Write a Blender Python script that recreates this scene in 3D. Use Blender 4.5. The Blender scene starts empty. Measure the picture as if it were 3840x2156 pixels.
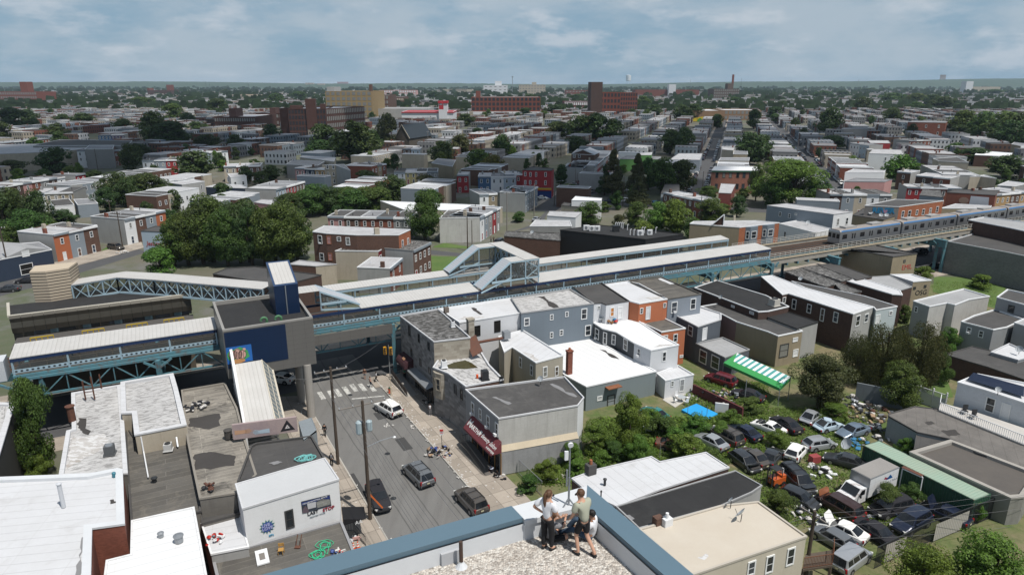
import bpy,math,random
from mathutils import Vector
R=math.radians
scene=bpy.context.scene
# camera
F,CX,CY,H=2560.,1920.,1078.,42.
P=math.atan((1078-316)/2560.)
cd=bpy.data.cameras.new('camera');cam=bpy.data.objects.new('camera',cd);scene.collection.objects.link(cam)
cam.location=(0,0,H);cam.rotation_euler=(math.pi/2-P,0,0)
cd.sensor_width=36;cd.lens=24;cd.clip_start=.2;cd.clip_end=60000
scene.camera=cam
# world and sun
SUN_EL,SX,SY=R(64),.72,-.69
w=bpy.data.worlds.new('World');scene.world=w;w.use_nodes=True
nt=w.node_tree;nt.nodes.clear()
def wn(t,**k):
 n=nt.nodes.new(t)
 for a,b in k.items():setattr(n,a,b)
 return n
sky=wn('ShaderNodeTexSky',sky_type='NISHITA',sun_disc=False,sun_elevation=SUN_EL,sun_rotation=math.atan2(SX,SY),air_density=1.,dust_density=.6,ozone_density=3.)
bg=wn('ShaderNodeBackground');bg.inputs[1].default_value=.07
tc=wn('ShaderNodeTexCoord');sp=wn('ShaderNodeSeparateXYZ');nt.links.new(tc.outputs['Generated'],sp.inputs[0])
zz=wn('ShaderNodeMath',operation='MAXIMUM');zz.inputs[1].default_value=.0;nt.links.new(sp.outputs['Z'],zz.inputs[0])
cb=wn('ShaderNodeMapping');cb.inputs['Scale'].default_value=(1,1,3.);nt.links.new(tc.outputs['Generated'],cb.inputs[0])
def wnoise(scale,det,lo,hi,rough=.55):
 n=wn('ShaderNodeTexNoise');n.inputs['Scale'].default_value=scale;n.inputs['Detail'].default_value=det;n.inputs['Roughness'].default_value=rough
 nt.links.new(cb.outputs[0],n.inputs['Vector'])
 r=wn('ShaderNodeMapRange',interpolation_type='SMOOTHSTEP');nt.links.new(n.outputs[0],r.inputs[0]);r.inputs[1].default_value=lo;r.inputs[2].default_value=hi
 return r.outputs[0]
veil=wnoise(4.,8,.38,.62,.6);puff=wnoise(9.,9,.5,.7,.58)
def wmix(fac,a,b,scale=None):
 m=wn('ShaderNodeMix',data_type='RGBA')
 if scale is not None:
  q=wn('ShaderNodeMath',operation='MULTIPLY');nt.links.new(fac,q.inputs[0]);q.inputs[1].default_value=scale;fac=q.outputs[0]
 nt.links.new(fac,m.inputs['Factor'])
 for s,v in(('A',a),('B',b)):
  if isinstance(v,tuple):m.inputs[6 if s=='A' else 7].default_value=v
  else:nt.links.new(v,m.inputs[6 if s=='A' else 7])
 return m.outputs[2]
SK_LOW,SK_VEIL,SK_PUFF=(3.5,5.4,7.1,1),(6.1,7.2,8.2,1),(8.3,8.9,9.7,1)
hz=wn('ShaderNodeMapRange',interpolation_type='SMOOTHSTEP');nt.links.new(zz.outputs[0],hz.inputs[0]);hz.inputs[1].default_value=.5;hz.inputs[2].default_value=.12;hz.inputs[3].default_value=0;hz.inputs[4].default_value=.93
c0_=wmix(hz.outputs[0],sky.outputs[0],SK_LOW);c1=wmix(veil,c0_,SK_VEIL,.8);c2=wmix(puff,c1,SK_PUFF,.62)
nt.links.new(c2,bg.inputs[0]);wo=wn('ShaderNodeOutputWorld');nt.links.new(bg.outputs[0],wo.inputs[0])
sl=bpy.data.lights.new('sun','SUN');sl.energy=4.5;sl.angle=R(.53);sl.color=(1,.955,.89)
sun=bpy.data.objects.new('sun',sl);scene.collection.objects.link(sun);sun.location=(60,-60,150)
hl=math.hypot(SX,SY);sdir=Vector((SX/hl*math.cos(SUN_EL),SY/hl*math.cos(SUN_EL),math.sin(SUN_EL)))
sun.rotation_euler=sdir.to_track_quat('Z','Y').to_euler()
vs=scene.view_settings;vs.view_transform='Standard';vs.look='None';vs.gamma=1;vs.exposure=.05;vs.use_curve_mapping=False
cy=scene.cycles;cy.max_bounces=5;cy.diffuse_bounces=2;cy.glossy_bounces=2;cy.transparent_max_bounces=12;cy.volume_bounces=0
cy.use_denoising=True;cy.caustics_reflective=False;cy.caustics_refractive=False
rng=random.Random(7)
# from the photograph to the place
def ray(x,y):
 a=(x-CX)/F;b=-(y-CY)/F
 return(a,math.cos(P)+b*math.sin(P),-math.sin(P)+b*math.cos(P))
def at_s(x,y,z=0.):
 r=ray(x,y);t=(z-H)/r[2];return(r[0]*t,r[1]*t,z)
CR={'A':(0,900,960/2314),'B':(960,900,960/2314),'C':(1920,900,960/2314),'D':(2880,900,960/2314),'E':(0,1400,960/1836),'F':(960,1400,960/1836),'G':(1920,1400,960/1836),'H':(2880,1400,960/1836),'I':(0,250,960/2576),'J':(960,250,960/2576),'K':(1920,250,960/2576),'L':(2880,250,960/2576),'M':(0,550,960/2576),'N':(960,550,960/2576),'O':(1920,550,960/2576),'Q':(2880,550,960/2576),'Z':(0,0,3840/2576)}
def cpx(k,x,y):o=CR[k];return(o[0]+x*o[2],o[1]+y*o[2])
def at(k,x,y,z=0.):return at_s(*cpx(k,x,y),z)
def zat(k,bx,by,tx,ty,z0=0.):
 p=at(k,bx,by,z0);r=ray(*cpx(k,tx,ty));return H+r[2]*math.hypot(p[0],p[1])/math.hypot(r[0],r[1])
def onp(k,x,y,p0,d):
 r=ray(*cpx(k,x,y));n=(-d[1],d[0]);t=(p0[0]*n[0]+p0[1]*n[1])/(r[0]*n[0]+r[1]*n[1])
 return(r[0]*t,r[1]*t,H+r[2]*t)
# materials
MATS={}
def _m(name):
 m=bpy.data.materials.new(name);m.use_nodes=True
 return m,m.node_tree,m.node_tree.nodes['Principled BSDF']
def mat(name,col,rough=.8,kind='plain',metal=0.,col2=None,amt=.22,scale=1.,spec=.35):
 """procedural material: kind picks the pattern; colours are real-world base colours"""
 if name in MATS:return MATS[name]
 m,t,b=_m(name);N=t.nodes.new;L=t.links.new
 b.inputs['Roughness'].default_value=rough;b.inputs['Metallic'].default_value=metal;b.inputs['Specular IOR Level'].default_value=spec
 geo=N('ShaderNodeNewGeometry');pos=geo.outputs['Position']
 uv=N('ShaderNodeUVMap').outputs[0]
 col=tuple(col)+(1,);c2=tuple(col2)+(1,)if col2 else tuple(v*.5 for v in col[:3])+(1,)
 def noise(s,det=4,r=.6,vec=pos,dist=0.):
  n=N('ShaderNodeTexNoise');n.inputs['Scale'].default_value=s;n.inputs['Detail'].default_value=det;n.inputs['Roughness'].default_value=r;n.inputs['Distortion'].default_value=dist;L(vec,n.inputs['Vector']);return n.outputs[0]
 def ramp(f,lo,hi):
  r=N('ShaderNodeMapRange');L(f,r.inputs[0]);r.inputs[1].default_value=lo;r.inputs[2].default_value=hi;return r.outputs[0]
 def mul(a,k):
  q=N('ShaderNodeMath');q.operation='MULTIPLY';L(a,q.inputs[0])
  if isinstance(k,float):q.inputs[1].default_value=k
  else:L(k,q.inputs[1])
  return q.outputs[0]
 def mix(f,a,bb,mode='MIX'):
  x=N('ShaderNodeMix');x.data_type='RGBA';x.blend_type=mode
  if isinstance(f,float):x.inputs[0].default_value=f
  else:L(f,x.inputs[0])
  for i,v in((6,a),(7,bb)):
   if isinstance(v,tuple):x.inputs[i].default_value=v
   else:L(v,x.inputs[i])
  return x.outputs[2]
 def gray(v):return(v,v,v,1)
 def stripes(axis,per,width,vec=uv):
  s=N('ShaderNodeSeparateXYZ');L(vec,s.inputs[0]);o=s.outputs[axis]
  q=N('ShaderNodeMath');q.operation='FRACT';L(mul(o,1./per),q.inputs[0])
  g=N('ShaderNodeMath');g.operation='LESS_THAN';L(q.outputs[0],g.inputs[0]);g.inputs[1].default_value=width/per
  return g.outputs[0],q.outputs[0]
 def bump(h,d,s=.5):
  bp=N('ShaderNodeBump');L(h,bp.inputs['Height']);bp.inputs['Distance'].default_value=d;bp.inputs['Strength'].default_value=s;L(bp.outputs[0],b.inputs['Normal'])
 big=ramp(noise(.35*scale,5),.3,.7);fine=ramp(noise(3.5*scale,5,.7),.25,.75)
 out=mix(mul(big,float(amt)),col,c2);out=mix(mul(fine,float(amt*.6)),out,c2)
 if kind=='roof':
  s1,f1=stripes(1,1.05,.07);s2,_=stripes(0,4.3,.05)
  sv=N('ShaderNodeTexVoronoi');sv.inputs['Scale'].default_value=.9;L(uv,sv.inputs['Vector'])
  out=mix(mul(sv.outputs['Color'],float(amt*.35)),out,c2)
  out=mix(mul(s1,.45),out,mix(1.,out,gray(.6),'MULTIPLY'));out=mix(mul(s2,.3),out,c2)
  st=ramp(noise(.55,6,.65,pos,.6),.56,.72);out=mix(mul(st,float(amt*1.5)),out,c2);bump(f1,.03,.25)
 elif kind=='worn':
  s1,f1=stripes(1,.95,.06)
  mp=N('ShaderNodeMapping');mp.inputs['Scale'].default_value=(1,2.3,1);L(uv,mp.inputs[0])
  st=ramp(noise(1.15,10,.68,mp.outputs[0],.3),.545-.14*amt,.6-.1*amt);out=mix(mul(st,float(min(1.,amt*1.8))),out,c2);out=mix(mul(s1,.55),out,c2)
 elif kind=='planks':
  br=N('ShaderNodeTexBrick');br.inputs['Scale'].default_value=1;br.inputs['Brick Width'].default_value=7.;br.inputs['Row Height'].default_value=.58*scale;br.inputs['Mortar Size'].default_value=.035;br.offset_frequency=3
  br.inputs['Color1'].default_value=gray(1.12);br.inputs['Color2'].default_value=gray(.82);br.inputs['Mortar'].default_value=gray(1.4);mp=N('ShaderNodeMapping');L(uv,mp.inputs[0]);L(mp.outputs[0],br.inputs['Vector'])
  out=mix(1.,out,br.outputs[0],'MULTIPLY');st=ramp(noise(.5,8,.7,pos,.8),.54,.66);out=mix(mul(st,float(min(1.,amt*1.7))),out,c2);bump(br.outputs[1],.05,.4)
 elif kind=='ribs':
  s1,f1=stripes(0,.32*scale,.05*scale);s3,_=stripes(0,2.4,.06)
  w_=N('ShaderNodeMath');w_.operation='PINGPONG';L(mul(f1,1.),w_.inputs[0]);w_.inputs[1].default_value=.5
  out=mix(mul(s1,.5),out,mix(1.,out,gray(.72),'MULTIPLY'));out=mix(mul(s3,.5),out,c2);bump(w_.outputs[0],.06,.5)
 elif kind=='brick':
  br=N('ShaderNodeTexBrick');br.inputs['Scale'].default_value=1;br.inputs['Brick Width'].default_value=.23*scale;br.inputs['Row Height'].default_value=.082*scale;br.inputs['Mortar Size'].default_value=.008*scale
  br.inputs['Color1'].default_value=gray(1.12);br.inputs['Color2'].default_value=gray(.72);br.inputs['Mortar'].default_value=gray(1.3);L(uv,br.inputs['Vector'])
  out=mix(1.,out,br.outputs[0],'MULTIPLY');st=ramp(noise(.5,6,.7),.5,.75);out=mix(mul(st,.35),out,c2)
 elif kind=='block':
  br=N('ShaderNodeTexBrick');br.inputs['Scale'].default_value=1;br.inputs['Brick Width'].default_value=.42*scale;br.inputs['Row Height'].default_value=.21*scale;br.inputs['Mortar Size'].default_value=.012*scale;br.inputs['Bias'].default_value=-.2
  br.inputs['Color1'].default_value=gray(1.1);br.inputs['Color2'].default_value=gray(.8);br.inputs['Mortar'].default_value=gray(.7);L(uv,br.inputs['Vector'])
  out=mix(min(1.,amt*2.6),out,mix(1.,out,br.outputs[0],'MULTIPLY'))
 elif kind=='stone':
  br=N('ShaderNodeTexBrick');br.inputs['Scale'].default_value=1;br.inputs['Brick Width'].default_value=.75;br.inputs['Row Height'].default_value=.38;br.inputs['Mortar Size'].default_value=.015
  br.inputs['Color1'].default_value=col;br.inputs['Color2'].default_value=c2;br.inputs['Mortar'].default_value=tuple((a+q)/2 for a,q in zip(col,c2));L(uv,br.inputs['Vector'])
  out=mix(mul(fine,.25),br.outputs[0],c2)
 elif kind=='siding':
  s1,f1=stripes(1,.2*scale,.035*scale);out=mix(mul(s1,.4),out,mix(1.,out,gray(.6),'MULTIPLY'));bump(f1,.05,.35)
 elif kind=='stucco':
  mp=N('ShaderNodeMapping');mp.inputs['Scale'].default_value=(1.6,.16,1);L(uv,mp.inputs[0])
  st=ramp(noise(1.1,7,.7,mp.outputs[0]),.5,.72);out=mix(mul(st,float(amt*1.5)),out,c2)
  s1,_=stripes(1,.4,.03);out=mix(mul(s1,.12),out,c2);bump(fine,.02,.25)
 elif kind=='road':
  mp=N('ShaderNodeMapping');mp.inputs['Rotation'].default_value=(0,0,R(-28.9));mp.inputs['Scale'].default_value=(1.4,.13,1);L(pos,mp.inputs[0])
  st=ramp(noise(.6,7,.65,mp.outputs[0]),.42,.68);out=mix(mul(st,.55),out,c2)
  m2=N('ShaderNodeMapping');m2.inputs['Rotation'].default_value=(0,0,R(-28.9));L(pos,m2.inputs[0]);ns=N('ShaderNodeTexNoise');ns.inputs['Scale'].default_value=.5;ns.inputs['Detail'].default_value=6;L(m2.outputs[0],ns.inputs['Vector'])
  wv=N('ShaderNodeTexWave');wv.inputs['Scale'].default_value=.115;wv.inputs['Distortion'].default_value=1.6;wv.inputs['Detail'].default_value=4;wv.inputs['Detail Scale'].default_value=.6;L(m2.outputs[0],wv.inputs['Vector']);cr=ramp(wv.outputs[0],.012,.0);out=mix(mul(cr,.5),out,gray(.03))
  sp_=ramp(noise(1.7,3,.5),.7,.74);out=mix(mul(sp_,.5),out,gray(.035));bump(fine,.02,.2)
 elif kind=='flags':
  br=N('ShaderNodeTexBrick');br.inputs['Scale'].default_value=1;br.inputs['Brick Width'].default_value=2.1;br.inputs['Row Height'].default_value=1.6;br.inputs['Mortar Size'].default_value=.025;br.offset=0.
  br.inputs['Color1'].default_value=gray(1.12);br.inputs['Color2'].default_value=gray(.8);br.inputs['Mortar'].default_value=gray(.45);L(uv,br.inputs['Vector'])
  out=mix(1.,out,br.outputs[0],'MULTIPLY');st=ramp(noise(1.2,6,.7),.55,.72);out=mix(mul(st,.4),out,c2)
 elif kind=='gravel':
  vo=N('ShaderNodeTexVoronoi');vo.inputs['Scale'].default_value=17;L(pos,vo.inputs['Vector'])
  hs=N('ShaderNodeSeparateColor');L(vo.outputs['Color'],hs.inputs[0])
  out=mix(ramp(hs.outputs[0],.1,.95),c2,mix(mul(hs.outputs[1],.5),(.68,.66,.61,1),(.5,.41,.33,1)))
  out=mix(mul(ramp(noise(.9,5,.7),.55,.75),.4),out,(.26,.22,.18,1))
  iv=N('ShaderNodeMath');iv.operation='SUBTRACT';iv.inputs[0].default_value=1;L(vo.outputs['Distance'],iv.inputs[1]);bump(iv.outputs[0],.045,1.)
 elif kind=='earth':
  st=ramp(noise(.16,6,.65),.4,.62);out=mix(st,out,c2);out=mix(mul(ramp(noise(1.4,6,.7),.45,.7),.5),out,(.045,.07,.02,1));bump(fine,.05,.5)
 elif kind=='city':
  st=ramp(noise(.012,8,.7),.44,.6);out=mix(st,out,c2);out=mix(ramp(noise(.05,6,.75),.5,.66),out,(.15,.145,.14,1))
 elif kind=='corr':
  s1,f1=stripes(0,.28,.1);w_=N('ShaderNodeMath');w_.operation='PINGPONG';L(f1,w_.inputs[0]);w_.inputs[1].default_value=.5
  out=mix(mul(s1,.35),out,c2);bump(w_.outputs[0],.12,.8)
 elif kind=='rust':
  st=ramp(noise(1.6,8,.75),.5,.68);out=mix(mul(st,.8),out,(.16,.06,.025,1))
 elif kind=='panel':
  s1,_=stripes(0,1.5*scale,.03);s2,_=stripes(1,.62*scale,.025);out=mix(mul(s1,.5),out,mix(1.,out,gray(.45),'MULTIPLY'));out=mix(mul(s2,.5),out,mix(1.,out,gray(.45),'MULTIPLY'))
 elif kind=='awning':
  s1,f1=stripes(0,.95,.5);out=mix(s1,(.09,.33,.31,1),(.78,.8,.78,1))
 L(out,b.inputs['Base Color'])
 MATS[name]=m;return m
def lfm(name,col,col2):
 if name in MATS:return MATS[name]
 m,t,b=_m(name);N=t.nodes.new;L=t.links.new
 g=N('ShaderNodeNewGeometry');oi=N('ShaderNodeObjectInfo')
 n=N('ShaderNodeTexNoise');n.inputs['Scale'].default_value=.8;n.inputs['Detail'].default_value=6;n.inputs['Roughness'].default_value=.75;L(g.outputs['Position'],n.inputs['Vector'])
 r=N('ShaderNodeMapRange');L(n.outputs[0],r.inputs[0]);r.inputs[1].default_value=.36;r.inputs[2].default_value=.64
 x=N('ShaderNodeMix');x.data_type='RGBA';L(r.outputs[0],x.inputs[0]);x.inputs[6].default_value=tuple(col)+(1,);x.inputs[7].default_value=tuple(col2)+(1,)
 h=N('ShaderNodeHueSaturation');L(x.outputs[2],h.inputs['Color'])
 a=N('ShaderNodeMapRange');L(oi.outputs['Random'],a.inputs[0]);a.inputs[3].default_value=.47;a.inputs[4].default_value=.525;L(a.outputs[0],h.inputs['Hue'])
 v=N('ShaderNodeMapRange');L(g.outputs['Random Per Island'],v.inputs[0]);v.inputs[3].default_value=.55;v.inputs[4].default_value=1.45;L(v.outputs[0],h.inputs['Value'])
 L(h.outputs[0],b.inputs['Base Color']);b.inputs['Roughness'].default_value=.55;b.inputs['Specular IOR Level'].default_value=.3
 tr=N('ShaderNodeBsdfTranslucent');L(h.outputs[0],tr.inputs[0]);ms=N('ShaderNodeMixShader');ms.inputs[0].default_value=.38
 L(b.outputs[0],ms.inputs[1]);L(tr.outputs[0],ms.inputs[2]);L(ms.outputs[0],t.nodes['Material Output'].inputs[0])
 MATS[name]=m;return m
def glm(name,col=(.02,.025,.03),rough=.08):
 if name in MATS:return MATS[name]
 m,t,b=_m(name);N=t.nodes.new;L=t.links.new
 oi=N('ShaderNodeObjectInfo');r=N('ShaderNodeValToRGB');L(oi.outputs['Random'],r.inputs[0])
 r.color_ramp.interpolation='CONSTANT';e=r.color_ramp.elements;e[0].color=tuple(col)+(1,);e[1].position=.6;e[1].color=(.05,.06,.075,1)
 q=r.color_ramp.elements.new(.86);q.color=(.2,.2,.19,1)
 L(r.outputs[0],b.inputs['Base Color']);b.inputs['Roughness'].default_value=rough;b.inputs['Specular IOR Level'].default_value=.6
 MATS[name]=m;return m
def clg(name,col,alpha):
 if name in MATS:return MATS[name]
 m,t,b=_m(name);b.inputs['Base Color'].default_value=tuple(col)+(1,);b.inputs['Alpha'].default_value=alpha;b.inputs['Roughness'].default_value=.12
 MATS[name]=m;return m
def paint(name,col,metal=.0,rough=.28):
 if name in MATS:return MATS[name]
 m,t,b=_m(name);N=t.nodes.new;L=t.links.new
 g=N('ShaderNodeNewGeometry');n=N('ShaderNodeTexNoise');n.inputs['Scale'].default_value=2.5;n.inputs['Detail'].default_value=7;L(g.outputs['Position'],n.inputs['Vector'])
 r=N('ShaderNodeMapRange');L(n.outputs[0],r.inputs[0]);r.inputs[1].default_value=.45;r.inputs[2].default_value=.75;r.inputs[4].default_value=.28
 x=N('ShaderNodeMix');x.data_type='RGBA';L(r.outputs[0],x.inputs[0]);x.inputs[6].default_value=tuple(col)+(1,);x.inputs[7].default_value=tuple(v*.6+.07 for v in col)+(1,)
 L(x.outputs[2],b.inputs['Base Color']);b.inputs['Metallic'].default_value=metal;b.inputs['Roughness'].default_value=rough;b.inputs['Coat Weight'].default_value=.5;b.inputs['Coat Roughness'].default_value=.12
 MATS[name]=m;return m
# mesh helpers
COL=scene.collection
def rot2(x,y,a):return(x*math.cos(a)-y*math.sin(a),x*math.sin(a)+y*math.cos(a))
class MB:
 """collects shapes and links them as ONE mesh object; UVs in metres"""
 def __init__(s):s.v=[];s.f=[];s.mi=[];s.m=0;s.smooth=False
 def fc(s,pts):
  n=len(s.v);s.v.extend(tuple(p)for p in pts);s.f.append(tuple(range(n,n+len(pts))));s.mi.append(s.m);return s
 def box(s,cx,cy,cz,sx,sy,sz,a=0.):
  c=[]
  for dz in(-.5,.5):
   for dx,dy in((-.5,-.5),(.5,-.5),(.5,.5),(-.5,.5)):
    x,y=rot2(dx*sx,dy*sy,a);c.append((cx+x,cy+y,cz+dz*sz))
  for q in((0,3,2,1),(4,5,6,7),(0,1,5,4),(1,2,6,5),(2,3,7,6),(3,0,4,7)):s.fc([c[i]for i in q])
  return s
 def bar(s,p,q,wx,wz=None):
  """square bar from p to q"""
  wz=wz or wx;p=Vector(p);q=Vector(q);d=(q-p)
  if d.length<1e-6:return s
  d.normalize();up=Vector((0,0,1))if abs(d.z)<.95 else Vector((1,0,0));a=d.cross(up).normalized();b=a.cross(d)
  A=[p+a*i*wx/2+b*j*wz/2 for i,j in((-1,-1),(1,-1),(1,1),(-1,1))];B=[t+(q-p)for t in A]
  s.fc([A[0],A[1],A[2],A[3]]);s.fc([B[3],B[2],B[1],B[0]])
  for i in range(4):j=(i+1)%4;s.fc([A[j],A[i],B[i],B[j]])
  return s
 def tube(s,path,r,n=8,r2=None,cap=True):
  rings=[];L=len(path)
  for i,p in enumerate(path):
   p=Vector(p);d=Vector(path[min(i+1,L-1)])-Vector(path[max(i-1,0)]);d.normalize()
   up=Vector((0,0,1))if abs(d.z)<.95 else Vector((1,0,0));a=d.cross(up).normalized();b=a.cross(d)
   rr=r if r2 is None else r+(r2-r)*i/max(1,L-1)
   rings.append([p+(a*math.cos(t)+b*math.sin(t))*rr for t in(2*math.pi*k/n for k in range(n))])
  for A,B in zip(rings,rings[1:]):
   for k in range(n):j=(k+1)%n;s.fc([A[k],A[j],B[j],B[k]])
  if cap:s.fc(rings[0]);s.fc(rings[-1][::-1])
  return s
 def lth(s,c,prof,n=12):
  rings=[[(c[0]+r*math.cos(2*math.pi*k/n),c[1]+r*math.sin(2*math.pi*k/n),c[2]+z)for k in range(n)]for r,z in prof]
  for A,B in zip(rings,rings[1:]):
   for k in range(n):j=(k+1)%n;s.fc([A[k],A[j],B[j],B[k]])
  s.fc(rings[0][::-1]);s.fc(rings[-1]);return s
 def prs(s,poly,z0,z1,top=True,bot=True):
  n=len(poly)
  for i in range(n):
   a,b=poly[i],poly[(i+1)%n];s.fc([(a[0],a[1],z0),(b[0],b[1],z0),(b[0],b[1],z1),(a[0],a[1],z1)])
  if top:s.fc([(p[0],p[1],z1)for p in poly])
  if bot:s.fc([(p[0],p[1],z0)for p in reversed(poly)])
  return s
 def bd(s,name,mats,parent=None,base=None,uvd=None,smooth=False):
  """mesh verts are world coordinates; stored relative to base (parent's location)"""
  if base is None:base=pbs(parent)
  me=bpy.data.meshes.new(name);v=[(p[0]-base[0],p[1]-base[1],p[2]-base[2])for p in s.v]
  me.from_pydata(v,[],s.f)
  mats=mats if isinstance(mats,(list,tuple))else[mats]
  for m in mats:me.materials.append(m)
  if len(mats)>1:me.polygons.foreach_set('material_index',s.mi)
  uv=me.uv_layers.new(name='UVMap');dat=[0.]*(len(me.loops)*2);i=0
  ud=uvd or(1,0)
  for f in s.f:
   a,b,c=(Vector(s.v[f[k]])for k in(0,1,2));n=(b-a).cross(c-b)
   if n.length>1e-12:n.normalize()
   if abs(n.z)>.8:
    for k in f:p=s.v[k];dat[i]=p[0]*ud[0]+p[1]*ud[1];dat[i+1]=-p[0]*ud[1]+p[1]*ud[0];i+=2
   else:
    t=Vector((-n.y,n.x,0));t.normalize()if t.length>1e-9 else None
    for k in f:p=s.v[k];dat[i]=p[0]*t.x+p[1]*t.y;dat[i+1]=p[2]/max(.3,math.sqrt(max(0,1-n.z*n.z)));i+=2
  uv.data.foreach_set('uv',dat)
  if smooth:me.polygons.foreach_set('use_smooth',[True]*len(me.polygons))
  me.update()
  o=bpy.data.objects.new(name,me);COL.objects.link(o)
  if parent is not None:o.parent=parent
  else:o.location=base
  return o
BASES={}
def pbs(p):
 if p is None:return(0,0,0)
 x,y,z=p.location
 return(x,y,z)if p.parent is None else tuple(Vector(pbs(p.parent))+Vector((x,y,z)))
def tag(o,label=None,cat=None,group=None,kind=None):
 if label:o['label']=label
 if cat:o['category']=cat
 if group:o['group']=group
 if kind:o['kind']=kind
 return o
def tg(name,label,cat,loc,group=None,rz=0.):
 o=bpy.data.objects.new(name,None);COL.objects.link(o);o.location=loc;o.rotation_euler=(0,0,rz);o.empty_display_size=.3
 return tag(o,label,cat,group)
def dup(o,parent=None,deep=True):
 c=o.copy();COL.objects.link(c)
 if parent is not None:c.parent=parent
 if deep:
  for ch in o.children:dup(ch,c)
 return c
def setmat(o,*ms):
 for sl_,m in zip(o.material_slots,ms):sl_.link='OBJECT';sl_.material=m
ORD=['first','second','third','fourth','fifth','sixth','seventh','eighth','ninth','tenth','eleventh','twelfth','thirteenth','fourteenth','fifteenth','sixteenth','seventeenth','eighteenth','nineteenth','twentieth','twenty-first','twenty-second','twenty-third','twenty-fourth','twenty-fifth','twenty-sixth','twenty-seventh','twenty-eighth','twenty-ninth','thirtieth']
WHITE=mat('white_paint',(.72,.73,.74),.6,amt=.12);TRIM=mat('white_trim',(.75,.76,.77),.5,amt=.1)
DARKM=mat('dark_metal',(.03,.032,.035),.5,amt=.2);GREYM=mat('grey_metal',(.33,.35,.37),.45,metal=.5,amt=.2);BLACK=mat('black_rubber',(.02,.02,.02),.8)
WOOD=mat('weathered_wood',(.11,.085,.065),.9,amt=.4);CONC=mat('concrete',(.36,.34,.31),.9,amt=.3)
GLASS=glm('window_glass')
RW=mat('white_roof',(.58,.59,.61),.7,'roof',col2=(.36,.35,.34),amt=.22);RG=mat('grey_roof',(.36,.365,.37),.8,'roof',col2=(.17,.17,.17),amt=.3)
RB=mat('tar_roof',(.05,.049,.049),.85,'roof',col2=(.11,.105,.1),amt=.35);RK=mat('black_roof',(.018,.018,.019),.9,'roof',col2=(.05,.05,.05),amt=.25)
RS=mat('silver_worn_roof',(.56,.555,.55),.75,'worn',col2=(.1,.095,.09),amt=.3);RS2=mat('grey_worn_roof',(.33,.325,.32),.8,'worn',col2=(.05,.048,.045),amt=.75)
BRK=mat('red_brick',(.21,.075,.05),.9,'brick');BRB=mat('brown_brick',(.12,.068,.05),.9,'brick');BRD=mat('dark_brick',(.085,.052,.042),.9,'brick');BRO=mat('orange_brick',(.33,.12,.06),.9,'brick')
STC=mat('cream_stucco',(.44,.39,.31),.9,'stucco',col2=(.2,.17,.13));STG=mat('grey_stucco',(.37,.37,.36),.9,'stucco',col2=(.16,.155,.15));STT=mat('tan_stucco',(.31,.26,.18),.9,'stucco',col2=(.12,.1,.07))
SDW=mat('white_siding',(.68,.69,.71),.6,'siding',amt=.1);SDG=mat('grey_siding',(.3,.31,.32),.7,'siding',amt=.15);SDB=mat('bluegrey_siding',(.26,.3,.34),.7,'siding',amt=.15)
# setting: ground, roads, pavements
UA=R(27);U=(math.cos(UA),math.sin(UA));V=(-math.sin(UA),math.cos(UA));EO=(-17.5,94.7)
def el(a,c,z=0.):return(EO[0]+U[0]*a+V[0]*c,EO[1]+U[1]*a+V[1]*c,z)
SV=(-.483,.8756);SQ=(.8756,.483);SO=(-11.9,56.)
def st(q,t,z=0.):return(SO[0]+SQ[0]*q+SV[0]*t,SO[1]+SQ[1]*q+SV[1]*t,z)
WT=R(17.5);WD=(math.sin(WT),math.cos(WT));WS=(math.cos(WT),-math.sin(WT))
def gr(s,t,z=0.):return(WS[0]*s+WD[0]*t,WS[1]*s+WD[1]*t,z)
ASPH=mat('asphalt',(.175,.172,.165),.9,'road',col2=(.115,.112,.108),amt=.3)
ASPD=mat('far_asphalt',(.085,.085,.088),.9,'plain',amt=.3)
FLAG=mat('sidewalk',(.37,.325,.275),.9,'flags',col2=(.2,.17,.14),amt=.3)
EARTH=mat('earth',(.22,.17,.11),.95,'earth',col2=(.085,.125,.035),amt=.3)
CITY=mat('city_ground',(.075,.095,.05),.95,'city',col2=(.14,.125,.1),amt=.3)
GRASS=mat('grass',(.07,.13,.028),.9,'earth',col2=(.1,.15,.04),amt=.35)
MARK=mat('road_paint',(.6,.6,.57),.8,'worn',col2=(.13,.13,.125),amt=.3)
def sheet(name,poly,z,m,uvd=(1,0),kind='structure'):
 b=MB();b.fc([(p[0],p[1],z)for p in poly]);
 if(poly[1][0]-poly[0][0])*(poly[2][1]-poly[1][1])-(poly[1][1]-poly[0][1])*(poly[2][0]-poly[1][0])<0:b.f=[f[::-1]for f in b.f]
 return tag(b.bd(name,m,uvd=uvd),kind=kind)
def slab(name,poly,z0,z1,m,uvd=(1,0)):
 b=MB();ar=sum(p[0]*q[1]-q[0]*p[1]for p,q in zip(poly,poly[1:]+poly[:1]));b.prs(poly if ar>0 else poly[::-1],z0,z1,bot=False)
 return tag(b.bd(name,m,uvd=uvd),kind='structure')
b=MB();b.fc([(-9000,-60,0),(9000,-60,0),(9000,12000,0),(-9000,12000,0)]);tag(b.bd('ground',CITY),kind='structure')
sheet('lot_ground',[st(4,-40),el(4,-3),el(120,-3),(150,40),(60,0)],.004,EARTH)
sheet('road',[st(0,-60),st(10.5,-60),st(10.5,48),st(0,48)],.012,ASPH)
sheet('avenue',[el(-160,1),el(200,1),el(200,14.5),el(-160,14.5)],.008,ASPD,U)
slab('pavement',[st(-4.2,-60),st(-.15,-60),st(-.15,36),st(-4.2,38)],.0,.13,FLAG,SV)
slab('pavement',[st(10.65,-60),st(15.2,-60),st(15.2,38),st(10.65,37)],.0,.13,FLAG,SV)
KST=mat('kerb_stone',(.42,.4,.36),.9)
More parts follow.
